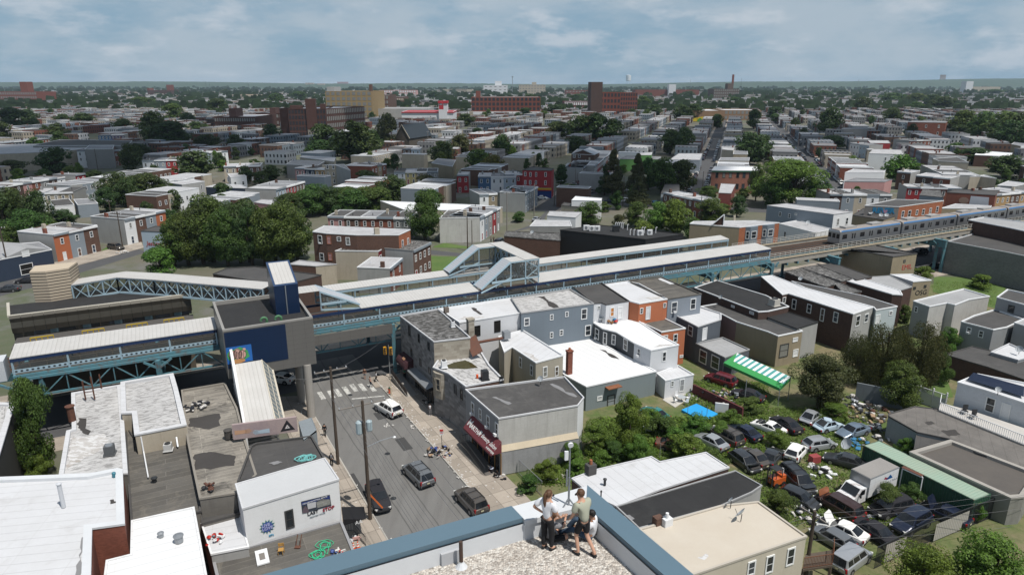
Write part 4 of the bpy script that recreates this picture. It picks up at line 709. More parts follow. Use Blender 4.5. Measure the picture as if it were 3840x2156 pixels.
b.bar(el(a1+1.15,c0,za-1.6),el(a1+1.15,c1,zb_-1.6),.22);b.bar(el(a1,c0,za),el(a1,c1,zb_),.14);b.bar(el(a1+.6,c0,za-.78),el(a1+.6,c1,zb_-.78),.06);b.bd('glazing_bars',mat('cream_steel',(.52,.48,.4),.6),o)
b=MB();b.fc([el(a0-.3,c1,0),el(a0-.3,c0,0),el(a0-.3,c0,za+2.),el(a0-.3,c1,zb_+.4)][::-1]);b.fc([el(a0-.3,c1,0),el(a0,c1,0),el(a0,c1,zb_+.4),el(a0-.3,c1,zb_+.4)]);b.fc([el(a0-.3,c0,za+2),el(a0,c0,za+2),el(a0,c1,zb_+.4),el(a0-.3,c1,zb_+.4)]);b.fc([el(a0,c0,za+2),el(a0,c0,0),el(a0,c1,0),el(a0,c1,zb_+.4)][::-1]);b.bd('side_wall',WPLAS,o)
b=MB()
for i in range(24):f=i/23;b.box(*el((a0+a1)/2,c0+(c1-c0)*f,za-2.6-(za-2.5)*f),a1-a0+.8,.35,.18,UA)
b.bd('steps',CONC,o)
def fbr(name,label,path,w_,zt,zb_,bay=2.1,sloped=None):
 """path in line coordinates (along, across, roof z); box truss with white roof"""
 o=tg(name,label,'footbridge',el(path[0][0],path[0][1],0));rf_=MB();ch_=MB();br_=MB();gl=MB();fl=MB();L_=len(path);off=[]
 for i,p in enumerate(path):
  d=Vector(path[min(i+1,L_-1)][:2])-Vector(path[max(i-1,0)][:2]);d.normalize();off.append((p[0]-d.y*w_,p[1]+d.x*w_))
 H_=zt-zb_
 for i in range(L_-1):
  p,q=path[i],path[i+1];po_,qo=off[i],off[i+1]
  rf_.fc([el(p[0],p[1],p[2]+.12),el(q[0],q[1],q[2]+.12),el(*qo,q[2]+.12),el(*po_,p[2]+.12)]);fl.fc([el(*po_,p[2]-H_),el(*qo,q[2]-H_),el(q[0],q[1],q[2]-H_),el(p[0],p[1],p[2]-H_)])
  for(s0,s1)in((p[:2],q[:2]),(po_,qo)):
   A0_,A1_=Vector(el(*s0,p[2])),Vector(el(*s1,q[2]));dn=Vector((0,0,-H_));L=(A1_-A0_).length;n=max(1,round(L/bay))
   ch_.bar(A0_,A1_,.22);ch_.bar(A0_+dn,A1_+dn,.26);rf_.bar(A0_+Vector((0,0,.08)),A1_+Vector((0,0,.08)),.3,.12);gl.fc([tuple(A0_+dn),tuple(A1_+dn),tuple(A1_),tuple(A0_)])
   for j in range(n+1):t_=A0_+(A1_-A0_)*j/n;ch_.bar(t_,t_+dn,.15)
   for j in range(n):t_,u_=A0_+(A1_-A0_)*j/n,A0_+(A1_-A0_)*(j+1)/n;br_.bar(t_,u_+dn,.1);br_.bar(t_+dn,u_,.1)
 rf_.bd('roof',CAN,o,uvd=(.7,-.7));ch_.bd('frame',PBL,o);br_.bd('bracing',PBL,o);gl.bd('mesh_screen',clg('wire_mesh',(.06,.06,.055),.35),o);fl.bd('floor',PFL,o);return o
fbr('footbridge','pale blue cross-braced footbridge with white roof left of the elevator tower',[(-41.4,23.,13.6),(-35.5,22.7,14.1),(-30.6,19.2,14.),(-16.8,6.6,14.)],3.1,14,11.75)
o=fbr('track_overpass','pale blue overpass with stairs crossing above both platforms',[(24.7,.4,15.15),(24.7,14.,15.15)],2.4,15.1,12.2,2.3)
def stc_(parent,a0,a1,c0,c1,z0,z1,floor=2.6):
 r_=MB();r_.fc([el(a0,c0,z0),el(a1,c0,z1),el(a1,c1,z1),el(a0,c1,z0)]if a1>a0 else[el(a1,c0,z1),el(a0,c0,z0),el(a0,c1,z0),el(a1,c1,z1)]);r_.bd('stair_roof',mat('grey_ribbed_roof',(.42,.44,.47),.5,'ribs',col2=(.3,.31,.33),amt=.25),parent,uvd=U)
 f_=MB();g_=MB()
 for c in(c0,c1):
  f_.bar(el(a0,c,z0-.05),el(a1,c,z1-.05),.22);f_.bar(el(a0,c,z0-.6),el(a1,c,z1-floor),.2);f_.bar(el(a1,c,11.3),el(a1,c,z1),.16);f_.bar(el((a0+a1)/2,c,11.3),el((a0+a1)/2,c,(z0+z1)/2),.12);f_.bar(el(a0+(a1-a0)*.35,c,12.2),el(a1,c,12.2),.3)
  g_.fc([el(a0,c,z0-.1),el(a1,c,11.3),el(a1,c,z1-.1)])
 f_.bd('stair_frame',PBL,parent);g_.bd('stair_glazing',GLZ,parent)
stc_(o,14.5,19.7,.5,3.3,11.4,15.2);stc_(o,13.6,19.2,11.6,14.,11.5,15.2)
r_=MB();f_=MB()
for c0,c1,a0 in((.5,3.3,19.7),(11.6,14.,19.2)):
 r_.fc([el(a0,c0-.1,15.22),el(24.7,c0-.1,15.22),el(24.7,c1,15.22),el(a0,c1,15.22)])
 for c in(c0,c1):
  for z in(15.1,12.2):f_.bar(el(a0,c,z),el(24.7,c,z),.2)
  for a in(a0,22.3,24.7):f_.bar(el(a,c,11.2),el(a,c,15.1),.17)
  f_.bar(el(22.3,c,12.2),el(24.7,c,13.7),.1);f_.bar(el(24.7,c,13.7),el(22.3,c,15.1),.1);g_=MB();g_.fc([el(a0,c,11.2),el(24.7,c,11.2),el(24.7,c,15.1),el(a0,c,15.1)]);g_.bd('landing_glazing',GLZ,o)
r_.bd('landing_roof',CAN,o,uvd=U);f_.bd('landing_frame',PBL,o)
o=tg('stair_enclosure','glazed stair enclosure with sloping white roof right of the elevator tower','stairway',el(-9,3.5,8.7));r_=MB();r_.fc([el(-13.5,2.,14.1),el(-9.8,2.,14.1),el(-9.8,5.4,14.1),el(-13.5,5.4,14.1)]);r_.bd('landing_roof',CAN,o,uvd=U);stc_(o,-4.3,-9.8,1.6,5.3,11.45,14.1,2.7)
o=tg('station_building','station entrance building with brown metal parapet and black roof, far left','building',el(-37,19,0));
P4=[(-48.3,16.1),(-26,16.1),(-27,21.5),(-34,23.2),(-49.5,23.2)];b=MB();b.prs(elp([(-48.3,16.6),(-26.5,16.6),(-27,21.5),(-34,23.2),(-49.5,23.2)]),0,11.6,top=False);b.bd('wall',mat('brown_station_wall',(.1,.085,.065),.7,'panel',amt=.3),o)
b=MB();b.fc([el(a,c,11.65)for a,c in P4]);b.bd('roof',RK,o,uvd=U)
b=MB();n=17
for i in range(n):
 a0,a1=-48.3+22.3*i/n,-48.3+22.3*(i+1)/n;pr=[(16.,12.1),(15.75,11.7),(15.95,11.1),(15.85,10.3),(16.1,9.5)]
 for(c0,z0),(c1,z1)in zip(pr,pr[1:]):b.fc([el(a0+.02,c1,z1),el(a1-.02,c1,z1),el(a1-.02,c0,z0),el(a0+.02,c0,z0)])
b.bd('parapet',mat('brown_metal_panel',(.13,.12,.1),.28,amt=.3,metal=.55),o);b=MB();b.bar(el(-48.3,16.15,12.0),el(-26,16.15,12.),.35,.25);b.bar(el(-48.3,16.1,12),el(-49.4,23,12),.35,.3);b.bd('coping',mat('beige_cap',(.5,.47,.4),.5),o)
for i in range(7):a=-46+i*3.;b=MB();b.fc([el(a,16.57,8.9),el(a+1.9,16.57,8.9),el(a+1.9,16.57,10.4),el(a,16.57,10.4)]);b.bd('window',GLASS,o)
for i in range(5):a=-44.1+i*3.9;b=MB();b.fc([el(a,16.56,8.8),el(a+1.,16.56,8.8),el(a+1.,16.56,10.3),el(a,16.56,10.3)]);b.bd('glass_block',mat('blue_glass_block',(.16,.25,.28),.4,'block',amt=.3),o)
for i,a in enumerate((-44.5,-38.6,-33.3,-28.6)):
 f=el(a,12.1,8.75);g=tg('platform_barrier','yellow platform railing, %s from the left below the brown parapet'%ORD[i],'railing',f,'yellow platform railings');b=MB()
 for h in(.45,1.05):b.bar(el(a-1.3,12.1,8.75+h),el(a+1.3,12.1,8.75+h),.12)
 for j in range(5):b.bar(el(a-1.3+j*.65,12.1,8.75),el(a-1.3+j*.65,12.1,9.8),.08)
 b.bd('bars',mat('safety_yellow',(.55,.38,.03),.6),g)
b=MB();b.prs(elp([(-48,12),(-26,12),(-26,16.4),(-48,16.4)]),8.4,8.75);b.bd('platform',mat('dark_platform',(.09,.085,.08),.9),o)  # dark colour holds the shade lying on this platform
o=tg('ribbed_tower','beige tower ribbed with dark horizontal lines at the end of the footbridge','tower',el(-44,24.5,0));pl=elp([(-46.2,23.3),(-44.2,22.6),(-41.4,23.3),(-40.6,27),(-46,27)]);b=MB();b.prs(pl,0,16.2);b.bd('wall',mat('tower_cladding',(.5,.42,.32),.7,'siding',amt=.12,scale=3.3),o)
b=MB()
for i in range(10):b.prs(ins_(pl,-.03),11.9+i*.44,11.98+i*.44)
b.bd('ribs',mat('dark_rib',(.09,.075,.06),.8),o)
o=tg('white_cabin','white metal equipment cabin on the platform at the left edge','cabin',el(-49.5,2.5,8.5));b=MB();b.prs(elp([(-52.5,.6),(-46.8,.6),(-46.8,3.),(-52.5,3.)]),8.5,11.);b.bd('wall',mat('cabin_white',(.55,.58,.6),.5,'siding',amt=.15),o)
cnp('near_platform','end stretch of station platform cut by the left edge',-75,-52.6,1.3,5.5,10.,10.3,8.4)
SS=mat('stainless',(.42,.43,.45),.35,amt=.2,metal=.75);TBL=mat('train_blue',(.07,.2,.42),.5,amt=.3);TRF=mat('train_roof',(.3,.27,.25),.7,amt=.35);DGL=mat('train_glass',(.015,.016,.02),.1)
def trc(a0,L,first,label):
 o=tg('train_car',label,'train car',el(a0+L/2,7,7.9),'cars of the elevated train');c0,c1,z0,z1=5.55,8.55,8.35,11.35
 b=MB();b.prs(elp([(a0,c0),(a0+L,c0),(a0+L,c1),(a0,c1)]),z0,z1-.45,bot=True);b.bd('body',SS,o)
 b=MB();pr=[(c0,z1-.45),(c0+.12,z1-.12),(c0+.6,z1+.02),(c1-.6,z1+.02),(c1-.12,z1-.12),(c1,z1-.45)]
 for(p0,q0),(p1,q1)in zip(pr,pr[1:]):b.fc([el(a0,p0,q0),el(a0+L,p0,q0),el(a0+L,p1,q1),el(a0,p1,q1)])
 for a in(a0,a0+L):b.fc([el(a,p0,q0)for p0,q0 in(pr if a>a0 else pr[::-1])])
 b.bd('roof',TRF,o,uvd=U)
 b=MB();b.fc([el(a0+.4,c0-.01,z1-.42),el(a0+L-.4,c0-.01,z1-.42),el(a0+L-.4,c0+.1,z1-.1),el(a0+.4,c0+.1,z1-.1)]);b.bd('blue_stripe',TBL,o)
 for u0,u1 in((.12,.3),(.55,.72)):
  b=MB();A_,B_=a0+L*u0,a0+L*u1;b.prs(elp([(A_,c0+.7),(B_,c0+.7),(B_,c1-.7),(A_,c1-.7)]),z1,z1+.4);b.prs(elp([(A_+1.2,c0+1),(B_-.5,c0+1),(B_-.5,c1-1),(A_+1.2,c1-1)]),z1+.4,z1+.43);b.bd('roof_unit',mat('train_unit',(.36,.35,.34),.5),o)
 k=L/9.
 for i,kind in enumerate('wdwdwdw'):
  a=a0+L*(.08+.14*i);w_=1.5 if kind=='w' else .55
  if kind=='w':
   b=MB();b.fc([el(a-w_/2,c0-.012,9.35),el(a+w_/2,c0-.012,9.35),el(a+w_/2,c0-.012,10.3),el(a-w_/2,c0-.012,10.3)]);b.bd('window',DGL,o)
  else:
   b=MB();b.bar(el(a-.75,c0-.01,9.5),el(a+.75,c0-.01,9.5),.03,2.15);d=b.bd('door',mat('door_steel',(.33,.34,.35),.4,metal=.6),o);b=MB()
   for s in(-.38,.38):b.fc([el(a+s-.22,c0-.03,9.2),el(a+s+.22,c0-.03,9.2),el(a+s+.22,c0-.03,10.35),el(a+s-.22,c0-.03,10.35)])
   b.bd('pane',DGL,d,base=pbs(o))
 b=MB();b.bar(el(a0+1.5,7,8.1),el(a0+L-1.5,7,8.1),2.2,.5);b.bd('underframe',DARKM,o)
 if first:
  b=MB();b.fc([el(a0-.02,c1-.1,10.9),el(a0-.02,c0+.1,10.9),el(a0-.02,c0+.1,11.2),el(a0-.02,c1-.1,11.2)]);b.fc([el(a0+.02,c0+.02,11.0),el(a0+1.,c0+.02,11.0),el(a0+1.,c0+.2,11.3),el(a0+.02,c0+.2,11.3)]);b.bd('nose_stripe',WHITE,o)
  for c in(6.,7.05,8.1):b=MB();b.fc([el(a0-.02,c+.38,9.5),el(a0-.02,c-.38,9.5),el(a0-.02,c-.38,10.5),el(a0-.02,c+.38,10.5)]);b.bd('windscreen',DGL,o)
for i in range(4):trc(103+i*21.3,20.7,i==0,'%s blue-striped stainless train car on the viaduct'%('leading','second','third','fourth and rearmost visible')[i])
# the rooftop in front and the people on it
RZ=30.3;PZ=30.95
GRV=mat('roof_gravel',(.5,.47,.42),.95,'gravel',col2=(.3,.27,.24));BCO=mat('blue_grey_coping',(.105,.165,.21),.45,'plain',col2=(.085,.14,.18),amt=.3);MEM=mat('white_membrane',(.6,.62,.64),.6,'plain',col2=(.42,.43,.45),amt=.3)
c0=Vector(at('G',535,808,PZ)[:2]);dl=(Vector(at('F',800,1243,PZ)[:2])-c0).normalized();dr=(Vector(at('G',1270,1430,PZ)[:2])-c0).normalized()
def rfp(a,b,z):p=c0+dl*a+dr*b;return(p.x,p.y,z)
o=tg('rooftop_building','tall building under the camera with gravel roof and blue metal coping','building',rfp(12,12,0));WL=34.
b=MB();b.prs([rfp(0,0,0)[:2],rfp(WL,0,0)[:2],rfp(WL,WL,0)[:2],rfp(0,WL,0)[:2]],0,PZ-.2,top=False,bot=False);b.bd('wall',STG,o)
b=MB();b.fc([rfp(.5,.5,RZ),rfp(WL,.5,RZ),rfp(WL,WL,RZ),rfp(.5,WL,RZ)]);b.bd('gravel_roof',GRV,o)
cwid=.56;bw=2.35
b=MB()
def copq(a0,b0,a1,b1):b.prs([rfp(*q,0)[:2]for q in((a0,b0),(a1,b0),(a1,b1),(a0,b1))],PZ-.14,PZ)
copq(bw,-.06,WL,cwid);b.prs([rfp(-.06,-.06,0)[:2],rfp(cwid,cwid+.25,0)[:2],rfp(cwid,WL,0)[:2],rfp(-.06,WL,0)[:2]],PZ-.14,PZ);b.bd('coping',BCO,o)
b=MB();b.prs([rfp(-.02,-.03,0)[:2],rfp(bw-.01,-.03,0)[:2],rfp(bw-.01,.7,0)[:2],rfp(.5,.8,0)[:2]],PZ-.16,PZ-.01);b.bd('membrane_patch',MEM,o)
b=MB();b.prs([rfp(bw,.42,0)[:2],rfp(WL,.42,0)[:2],rfp(WL,.62,0)[:2],rfp(bw,.62,0)[:2]],RZ,PZ-.14,top=False);b.prs([rfp(.42,.5,0)[:2],rfp(.6,.5,0)[:2],rfp(.6,WL,0)[:2],rfp(.42,WL,0)[:2]],RZ,PZ-.14,top=False);b.prs([rfp(.5,.5,0)[:2],rfp(bw,.5,0)[:2],rfp(bw,.66,0)[:2],rfp(.5,.66,0)[:2]],RZ,PZ-.16,top=False);b.bd('parapet_flashing',MEM,o)
b=MB()
for a in(4.2,6.6,9.1,12.):b.prs([rfp(a,.62,0)[:2],rfp(a+.5,.62,0)[:2],rfp(a+.5,.7,0)[:2],rfp(a,.7,0)[:2]],RZ,PZ-.3);
b.bd('flashing_patch',mat('grey_membrane',(.42,.43,.45),.7),o)
f=at('F',1473,1385,RZ);v_=tg('roof_vent_pipe','rusty vent pipe standing in the gravel','pipe',f);b=MB();b.lth(f,[(.05,0),(.05,.75)],10);b.bd('pipe',mat('rusty_pipe',(.07,.045,.035),.8,'rust'),v_);b=MB();b.lth(f,[(.16,0),(.12,.05),(.06,.14),(.06,.16)],10);b.bd('boot',MEM,v_)
# people
def skin(name,m,verts,edges,parent,sub=1,root=0):
 """verts: (x,y,z,r); grows one continuous surface round the skeleton"""
 me=bpy.data.meshes.new(name);me.from_pydata([v[:3]for v in verts],edges,[]);me.materials.append(m);o=bpy.data.objects.new(name,me);COL.objects.link(o);o.parent=parent
 md=o.modifiers.new('skin','SKIN');md.use_smooth_shade=True;md.branch_smoothing=.3
 if not me.skin_vertices:return o
 for v,sv in zip(verts,me.skin_vertices[0].data):r_=v[3];sv.radius=(r_,r_)if not isinstance(r_,tuple)else r_;sv.use_root=False
 me.skin_vertices[0].data[root].use_root=True
 s=o.modifiers.new('sub','SUBSURF');s.levels=sub;s.render_levels=sub;return o
STAND=dict(pel=(0,0,.95),spi=(0,.01,1.14),che=(0,0,1.34),nec=(0,.005,1.48),hea=(0,.02,1.6),top=(0,.015,1.69),shl=(-.17,0,1.41),ell=(-.22,-.02,1.12),wrl=(-.24,.05,.87),shr=(.17,0,1.41),elr=(.22,-.02,1.12),wrr=(.24,.05,.87),hpl=(-.09,0,.9),knl=(-.1,.03,.5),anl=(-.1,-.02,.09),tol=(-.11,.13,.04),hpr=(.09,0,.9),knr=(.1,.03,.5),anr=(.1,-.02,.09),tor=(.11,.13,.04))
RAD=dict(pel=.1,spi=.095,che=.108,nec=.055,hea=.088,top=.075,shl=.062,ell=.043,wrl=.03,shr=.062,elr=.043,wrr=.03,hpl=.085,knl=.058,anl=.04,tol=.035,hpr=.085,knr=.058,anr=.04,tor=.035)
BONES=[('pel','spi'),('spi','che'),('che','nec'),('nec','hea'),('hea','top'),('che','shl'),('shl','ell'),('ell','wrl'),('che','shr'),('shr','elr'),('elr','wrr'),('pel','hpl'),('hpl','knl'),('knl','anl'),('anl','tol'),('pel','hpr'),('hpr','knr'),('knr','anr'),('anr','tor')]
def hand(J,w,e,V_,E_,wi,side):
 """palm, four unequal curled fingers and a thumb continuing from the wrist"""
 W,Ee=Vector(J[w]),Vector(J[e]);d=(W-Ee).normalized();a=d.cross(Vector((0,1,0.2)));a=a.normalized()if a.length>.1 else Vector((1,0,0));up=a.cross(d)
 pi=len(V_);V_.append(tuple(W+d*.06)+((.034,.02),));E_.append((wi,pi))
 for k,(s,L)in enumerate(((-.03,.07),(-.01,.08),(.01,.075),(.03,.06))):
  i0=len(V_);V_.append(tuple(W+d*.1+a*s)+(.01,));V_.append(tuple(W+d*(.1+L*.55)+a*s*1.15+up*.012)+(.009,));V_.append(tuple(W+d*(.1+L*.9)+a*s*1.1+up*.035)+(.008,));E_+=[(pi,i0),(i0,i0+1),(i0+1,i0+2)]
 i0=len(V_);V_.append(tuple(W+d*.055-a*.045*side+up*.01)+(.012,));V_.append(tuple(W+d*.095-a*.06*side+up*.025)+(.01,));E_+=[(pi,i0),(i0,i0+1)]
SKN=mat('skin',(.5,.29,.2),.6,amt=.12);SKD=mat('dark_skin',(.13,.07,.045),.6,amt=.12)
HBR=mat('brown_hair',(.1,.05,.025),.6,amt=.3);HBK=mat('black_hair',(.015,.012,.01),.6)
CL=lambda n,c:mat('cloth_'+n,c,.9,'plain',amt=.18)
def psn(label,loc,rz,pose=None,top=None,legs=None,shorts=False,sleeves=.5,shoes=None,hair=None,skinm=None,pony=False,fine=False,scale=1.,tank=False,glasses=False,group=None):
 J=dict(STAND);J.update(pose or{});skinm=skinm or SKN;hair=hair or HBK
 o=tg('person',label,'person',loc,group,rz);o.scale=(scale,)*3
 nm=[k for k in J if k!='look'];V_=[tuple(J[k])+(RAD[k],)for k in nm];E_=[(nm.index(a),nm.index(b_))for a,b_ in BONES]
 hd,tp,nk=Vector(J['hea']),Vector(J['top']),Vector(J['nec']);fwd=Vector(J.get('look',(0,1,0))).normalized()
 if fine:
  hand(J,'wrl','ell',V_,E_,nm.index('wrl'),-1);hand(J,'wrr','elr',V_,E_,nm.index('wrr'),1)
  i=len(V_);V_.append(tuple(hd+fwd*.085)+(.035,));V_.append(tuple(hd+fwd*.115-Vector((0,0,.01)))+(.014,));E_+=[(nm.index('hea'),i),(i,i+1)]
 skin('body',skinm,V_,E_,o,2 if fine else 1,nm.index('pel'))
 q=lambda k,g:tuple(J[k])+(RAD[k]+g,)
 lerp=lambda a,b_,f:tuple(Vector(J[a]).lerp(Vector(J[b_]),f))
 if top:
  v=[tuple(Vector(J['pel'])-Vector((0,0,.06)))+((.14,.12),),q('spi',.035),q('che',.042),lerp('che','nec',.5)+(.095,)];e=[(0,1),(1,2),(2,3)]
  for s in 'lr':
   i=len(v);v.append(q('sh'+s,.035));e.append((2,i))
   if not tank:
    v.append(lerp('sh'+s,'el'+s,min(1,sleeves*2)*.8)+(.08,));e.append((i,i+1))
    if sleeves>.5:v.append(lerp('el'+s,'wr'+s,.9)+(.05,));e.append((i+1,i+2))
  skin('shirt',top,v,e,o,2 if fine else 1)
 if legs:
  v=[tuple(Vector(J['pel'])+Vector((0,0,.05)))+((.118,.1),)];e=[]
  for s in 'lr':
   i=len(v);v.append(q('hp'+s,.02));e.append((0,i))
   if shorts:v.append(lerp('hp'+s,'kn'+s,.93)+(.09,));e.append((i,i+1))
   else:v.append(q('kn'+s,.022));v.append(lerp('kn'+s,'an'+s,.95)+(.062,));e+=[(i,i+1),(i+1,i+2)]
  skin('shorts' if shorts else 'trousers',legs,v,e,o,2 if fine else 1)
 for s in 'lr':
  A_,T_=Vector(J['an'+s]),Vector(J['to'+s]);d=(T_-A_);hl_=A_-d*.35;hl_.z=(A_.z-.04 if abs(d.z)<.1 else hl_.z)
  skin('shoe',shoes or BLACK,[tuple(hl_)+(.048,),tuple(A_.lerp(T_,.5)-Vector((0,0,.02)))+((.05,.045),),tuple(T_+d*.25)+(.038,)],[(0,1),(1,2)],o,1)
 b=MB();n=10;bk=-fwd;cen=hd+bk*.018+(tp-hd)*.35
 for i in range(n):
  for j in range(5):
   def P_(i_,j_):
    th,ph=2*math.pi*i_/n,R(90-j_*23);p=Vector((math.cos(th)*math.cos(ph)*.104,math.sin(th)*math.cos(ph)*.112,math.sin(ph)*.108))
    if j_>=3 and p.dot(fwd)>.0:p=p*(1-.3*(j_-2)/3)
    return tuple(cen+p)
   b.fc([P_(i,j+1),P_(i+1,j+1),P_(i+1,j),P_(i,j)])
 b.bd('hair',hair,o,base=(0,0,0),smooth=True)
 if pony:skin('ponytail',hair,[tuple(hd+bk*.1+Vector((0,0,.06)))+(.035,),tuple(hd+bk*.17-Vector((0,0,.03)))+(.045,),tuple(hd+bk*.17-Vector((0,0,.25)))+(.045,),tuple(hd+bk*.13-Vector((0,0,.42)))+(.02,)],[(0,1),(1,2),(2,3)],o,1)
 if glasses:b=MB();g0=hd+fwd*.1+Vector((0,0,.02));sd=fwd.cross(Vector((0,0,1)));b.bar(tuple(g0-sd*.075),tuple(g0+sd*.075),.03,.035);b.bar(tuple(g0+sd*.08),tuple(g0+sd*.09-fwd*.1),.012);b.bar(tuple(g0-sd*.08),tuple(g0-sd*.09-fwd*.1),.012);b.bd('sunglasses',DARKM,o,base=(0,0,0))
 return o
WT_=CL('white',(.72,.73,.76));BKC=CL('black',(.014,.014,.016));SAGE=CL('sage',(.36,.37,.29));JEAN=CL('denim',(.045,.075,.12));GRYC=CL('grey',(.2,.2,.21));WSH=CL('white_shoe',(.65,.67,.72))
f=at('G',250,1262,RZ)
psn('woman in white t-shirt and black trousers with long brown ponytail, hand on hip',f,R(-35),dict(ell=(-.36,-.1,1.2),wrl=(-.17,.0,1.06),elr=(.24,.06,1.12),wrr=(.2,.24,.93),look=(.35,1,-.5),hea=(.02,.05,1.6),top=(.015,.03,1.69),knr=(.11,.05,.5),anr=(.11,.03,.09),tor=(.15,.17,.04)),top=WT_,legs=BKC,hair=HBR,pony=True,fine=True,glasses=True,scale=1.02)
f=at('G',505,1285,RZ)
psn('man in sage t-shirt and black shorts stepping by the parapet corner',f,R(38),dict(pel=(0,-.05,.94),spi=(0,.0,1.13),che=(0,.06,1.33),nec=(0,.1,1.47),hea=(0,.15,1.58),top=(0,.15,1.68),shl=(-.19,.07,1.4),shr=(.19,.05,1.4),ell=(-.24,.12,1.12),wrl=(-.18,.27,.92),elr=(.24,.1,1.12),wrr=(.17,.27,.92),knl=(-.12,.12,.52),anl=(-.14,.0,.09),tol=(-.16,.15,.04),knr=(.1,-.02,.5),anr=(.12,-.32,.1),tor=(.14,-.18,.04),look=(-.3,1,-.45)),top=SAGE,legs=BKC,shorts=True,hair=HBR,fine=True,glasses=True,scale=1.06)
SITC=dict(pel=(0,0,.14),spi=(0,.0,.32),che=(0,.06,.5),nec=(0,.12,.63),hea=(0,.18,.73),top=(0,.19,.82),shl=(-.17,.07,.57),shr=(.17,.07,.57),ell=(-.22,.3,.42),wrl=(-.08,.5,.5),elr=(.2,.32,.42),wrr=(.06,.52,.5),hpl=(-.1,.02,.13),knl=(-.36,.3,.2),anl=(-.05,.42,.08),tol=(.05,.45,.06),hpr=(.1,.02,.13),knr=(.38,.3,.22),anr=(.06,.46,.09),tor=(-.05,.5,.06),look=(0,1,-.5))
f=at('G',268,1205,RZ);psn('person sitting cross-legged holding a phone, half hidden behind the standing woman',f,R(-50),SITC,top=GRYC,legs=BKC,shorts=True,hair=HBR,fine=True)
SITL=dict(pel=(0,0,.14),spi=(0,-.06,.32),che=(.02,-.08,.52),nec=(.02,-.05,.66),hea=(.02,.0,.77),top=(.02,.01,.86),shl=(-.17,-.06,.59),shr=(.19,-.06,.59),ell=(-.25,.12,.42),wrl=(-.12,.3,.36),elr=(.3,.0,.36),wrr=(.2,.2,.3),hpl=(-.1,.02,.13),knl=(-.14,.46,.3),anl=(-.16,.86,.09),tol=(-.2,.95,.2),hpr=(.1,.02,.13),knr=(.12,.42,.48),anr=(.1,.7,.1),tor=(.12,.85,.06),look=(-.2,1,-.3))
f=at('G',560,1190,RZ);psn('person in white t-shirt, jeans and white shoes sitting against the parapet',f,R(68),SITL,top=WT_,legs=JEAN,shoes=WSH,hair=HBK,fine=True,skinm=mat('tan_skin',(.36,.2,.13),.6))
f=at('G',372,1080,RZ+.42);b=MB();b.box(*f,.1,.03,.17,R(20));tag(b.bd('phone',DARKM,base=f),'black phone held by the person sitting cross-legged','phone')
f=at('G',630,1150,RZ);o=tg('backpack','grey backpack leaning in the parapet corner behind the man','backpack',f);b=MB();b.lth((0+f[0],f[1],f[2]),[(.14,0),(.19,.06),(.19,.3),(.13,.42),(.05,.45)],10);b.bd('bag',CL('pack_grey',(.06,.06,.065)),o,smooth=True);b=MB();b.tube([(f[0]-.12,f[1]-.14,f[2]+.08),(f[0]-.14,f[1]-.22,f[2]+.22),(f[0]-.1,f[1]-.12,f[2]+.38)],.022,6);b.bd('strap',BKC,o)
f=at('G',402,1085,RZ);o=tg('antenna_mast','grey antenna mast on a tripod in the parapet corner','antenna',f);b=MB();b.lth(f,[(.03,0),(.03,1.5),(.02,1.52),(.02,2.6)],8);b.bd('pole',GREYM,o)
b=MB()
for a in(100,215,335):q=(f[0]+.75*math.cos(R(a)),f[1]+.75*math.sin(R(a)),RZ+.02);b.tube([q,(f[0],f[1],RZ+.85)],.022,6);b.tube([q,(f[0],f[1],RZ+.1)],.015,6)
b.bd('tripod',GREYM,o);b=MB();b.tube([(f[0],f[1]-.04,RZ+2.52),(f[0]+.01,f[1]-.09,RZ+2.51)],.075,14);b.bd('dish',WHITE,o);b=MB();b.box(f[0]-.1,f[1]-.06,RZ+2.2,.1,.06,.26,R(15));b.bd('panel_antenna',WHITE,o);b=MB();b.tube([(f[0]-.07,f[1]-.03,RZ+1.25),(f[0]-.07,f[1]-.03,RZ+1.75)],.025,6);b.bd('whip',GREYM,o)
for q,lb in(((395,1118),'concrete ballast block lying at the mast foot towards the camera'),((460,1090),'concrete ballast block under the mast beside the man')):
 f=at('G',*q,RZ+.1);b=MB();b.box(*f,.46,.26,.17,R(24));tag(b.bd('ballast_block',CONC,base=f),lb,'concrete block','ballast blocks')
f=at('G',330,1020,RZ+.15);b=MB();b.box(*f,.5,.22,.34,R(27));tag(b.bd('junction_box',GREYM,base=f),'grey metal box against the parapet behind the woman','box')
f=lambda x,y:at('F',x,y,.13)
psn('pedestrian in white tank top standing by the stone building',f(1250,300),R(170),top=WT_,legs=GRYC,shoes=WSH,tank=True,skinm=SKD)
psn('pedestrian in black walking along the left pavement past the round column',f(495,450),R(10),dict(knl=(-.1,.2,.52),anl=(-.1,.22,.1),tol=(-.1,.36,.06),anr=(.1,-.25,.12),tor=(.1,-.13,.04)),top=BKC,legs=BKC,sleeves=.9)
o_=psn('man with a grey backpack beside the far utility pole',f(545,665),R(15),dict(anl=(-.1,.15,.09),tol=(-.1,.3,.04)),top=BKC,legs=BKC,sleeves=.9);bpf=f(545,660)
b=MB();b.lth((bpf[0]+.04,bpf[1]-.16,1.2),[(.1,0),(.16,.05),(.16,.35),(.08,.45)],8);tag(b.bd('backpack',GRYC,base=(bpf[0],bpf[1],1.2)),'grey backpack worn by the man near the utility pole','backpack')
g=lambda x,y:at('B',x,y,.02)
WALK=dict(knl=(-.1,.2,.52),anl=(-.1,.22,.1),tol=(-.1,.36,.06),anr=(.1,-.28,.12),tor=(.1,-.16,.04),wrl=(-.24,-.15,.9),wrr=(.24,.25,.95))
psn('woman in pink top and dark leggings crossing the street near the traffic light',g(1035,1330),R(-75),WALK,top=CL('pink',(.5,.28,.24)),legs=CL('navy',(.02,.025,.04)),hair=HBR)
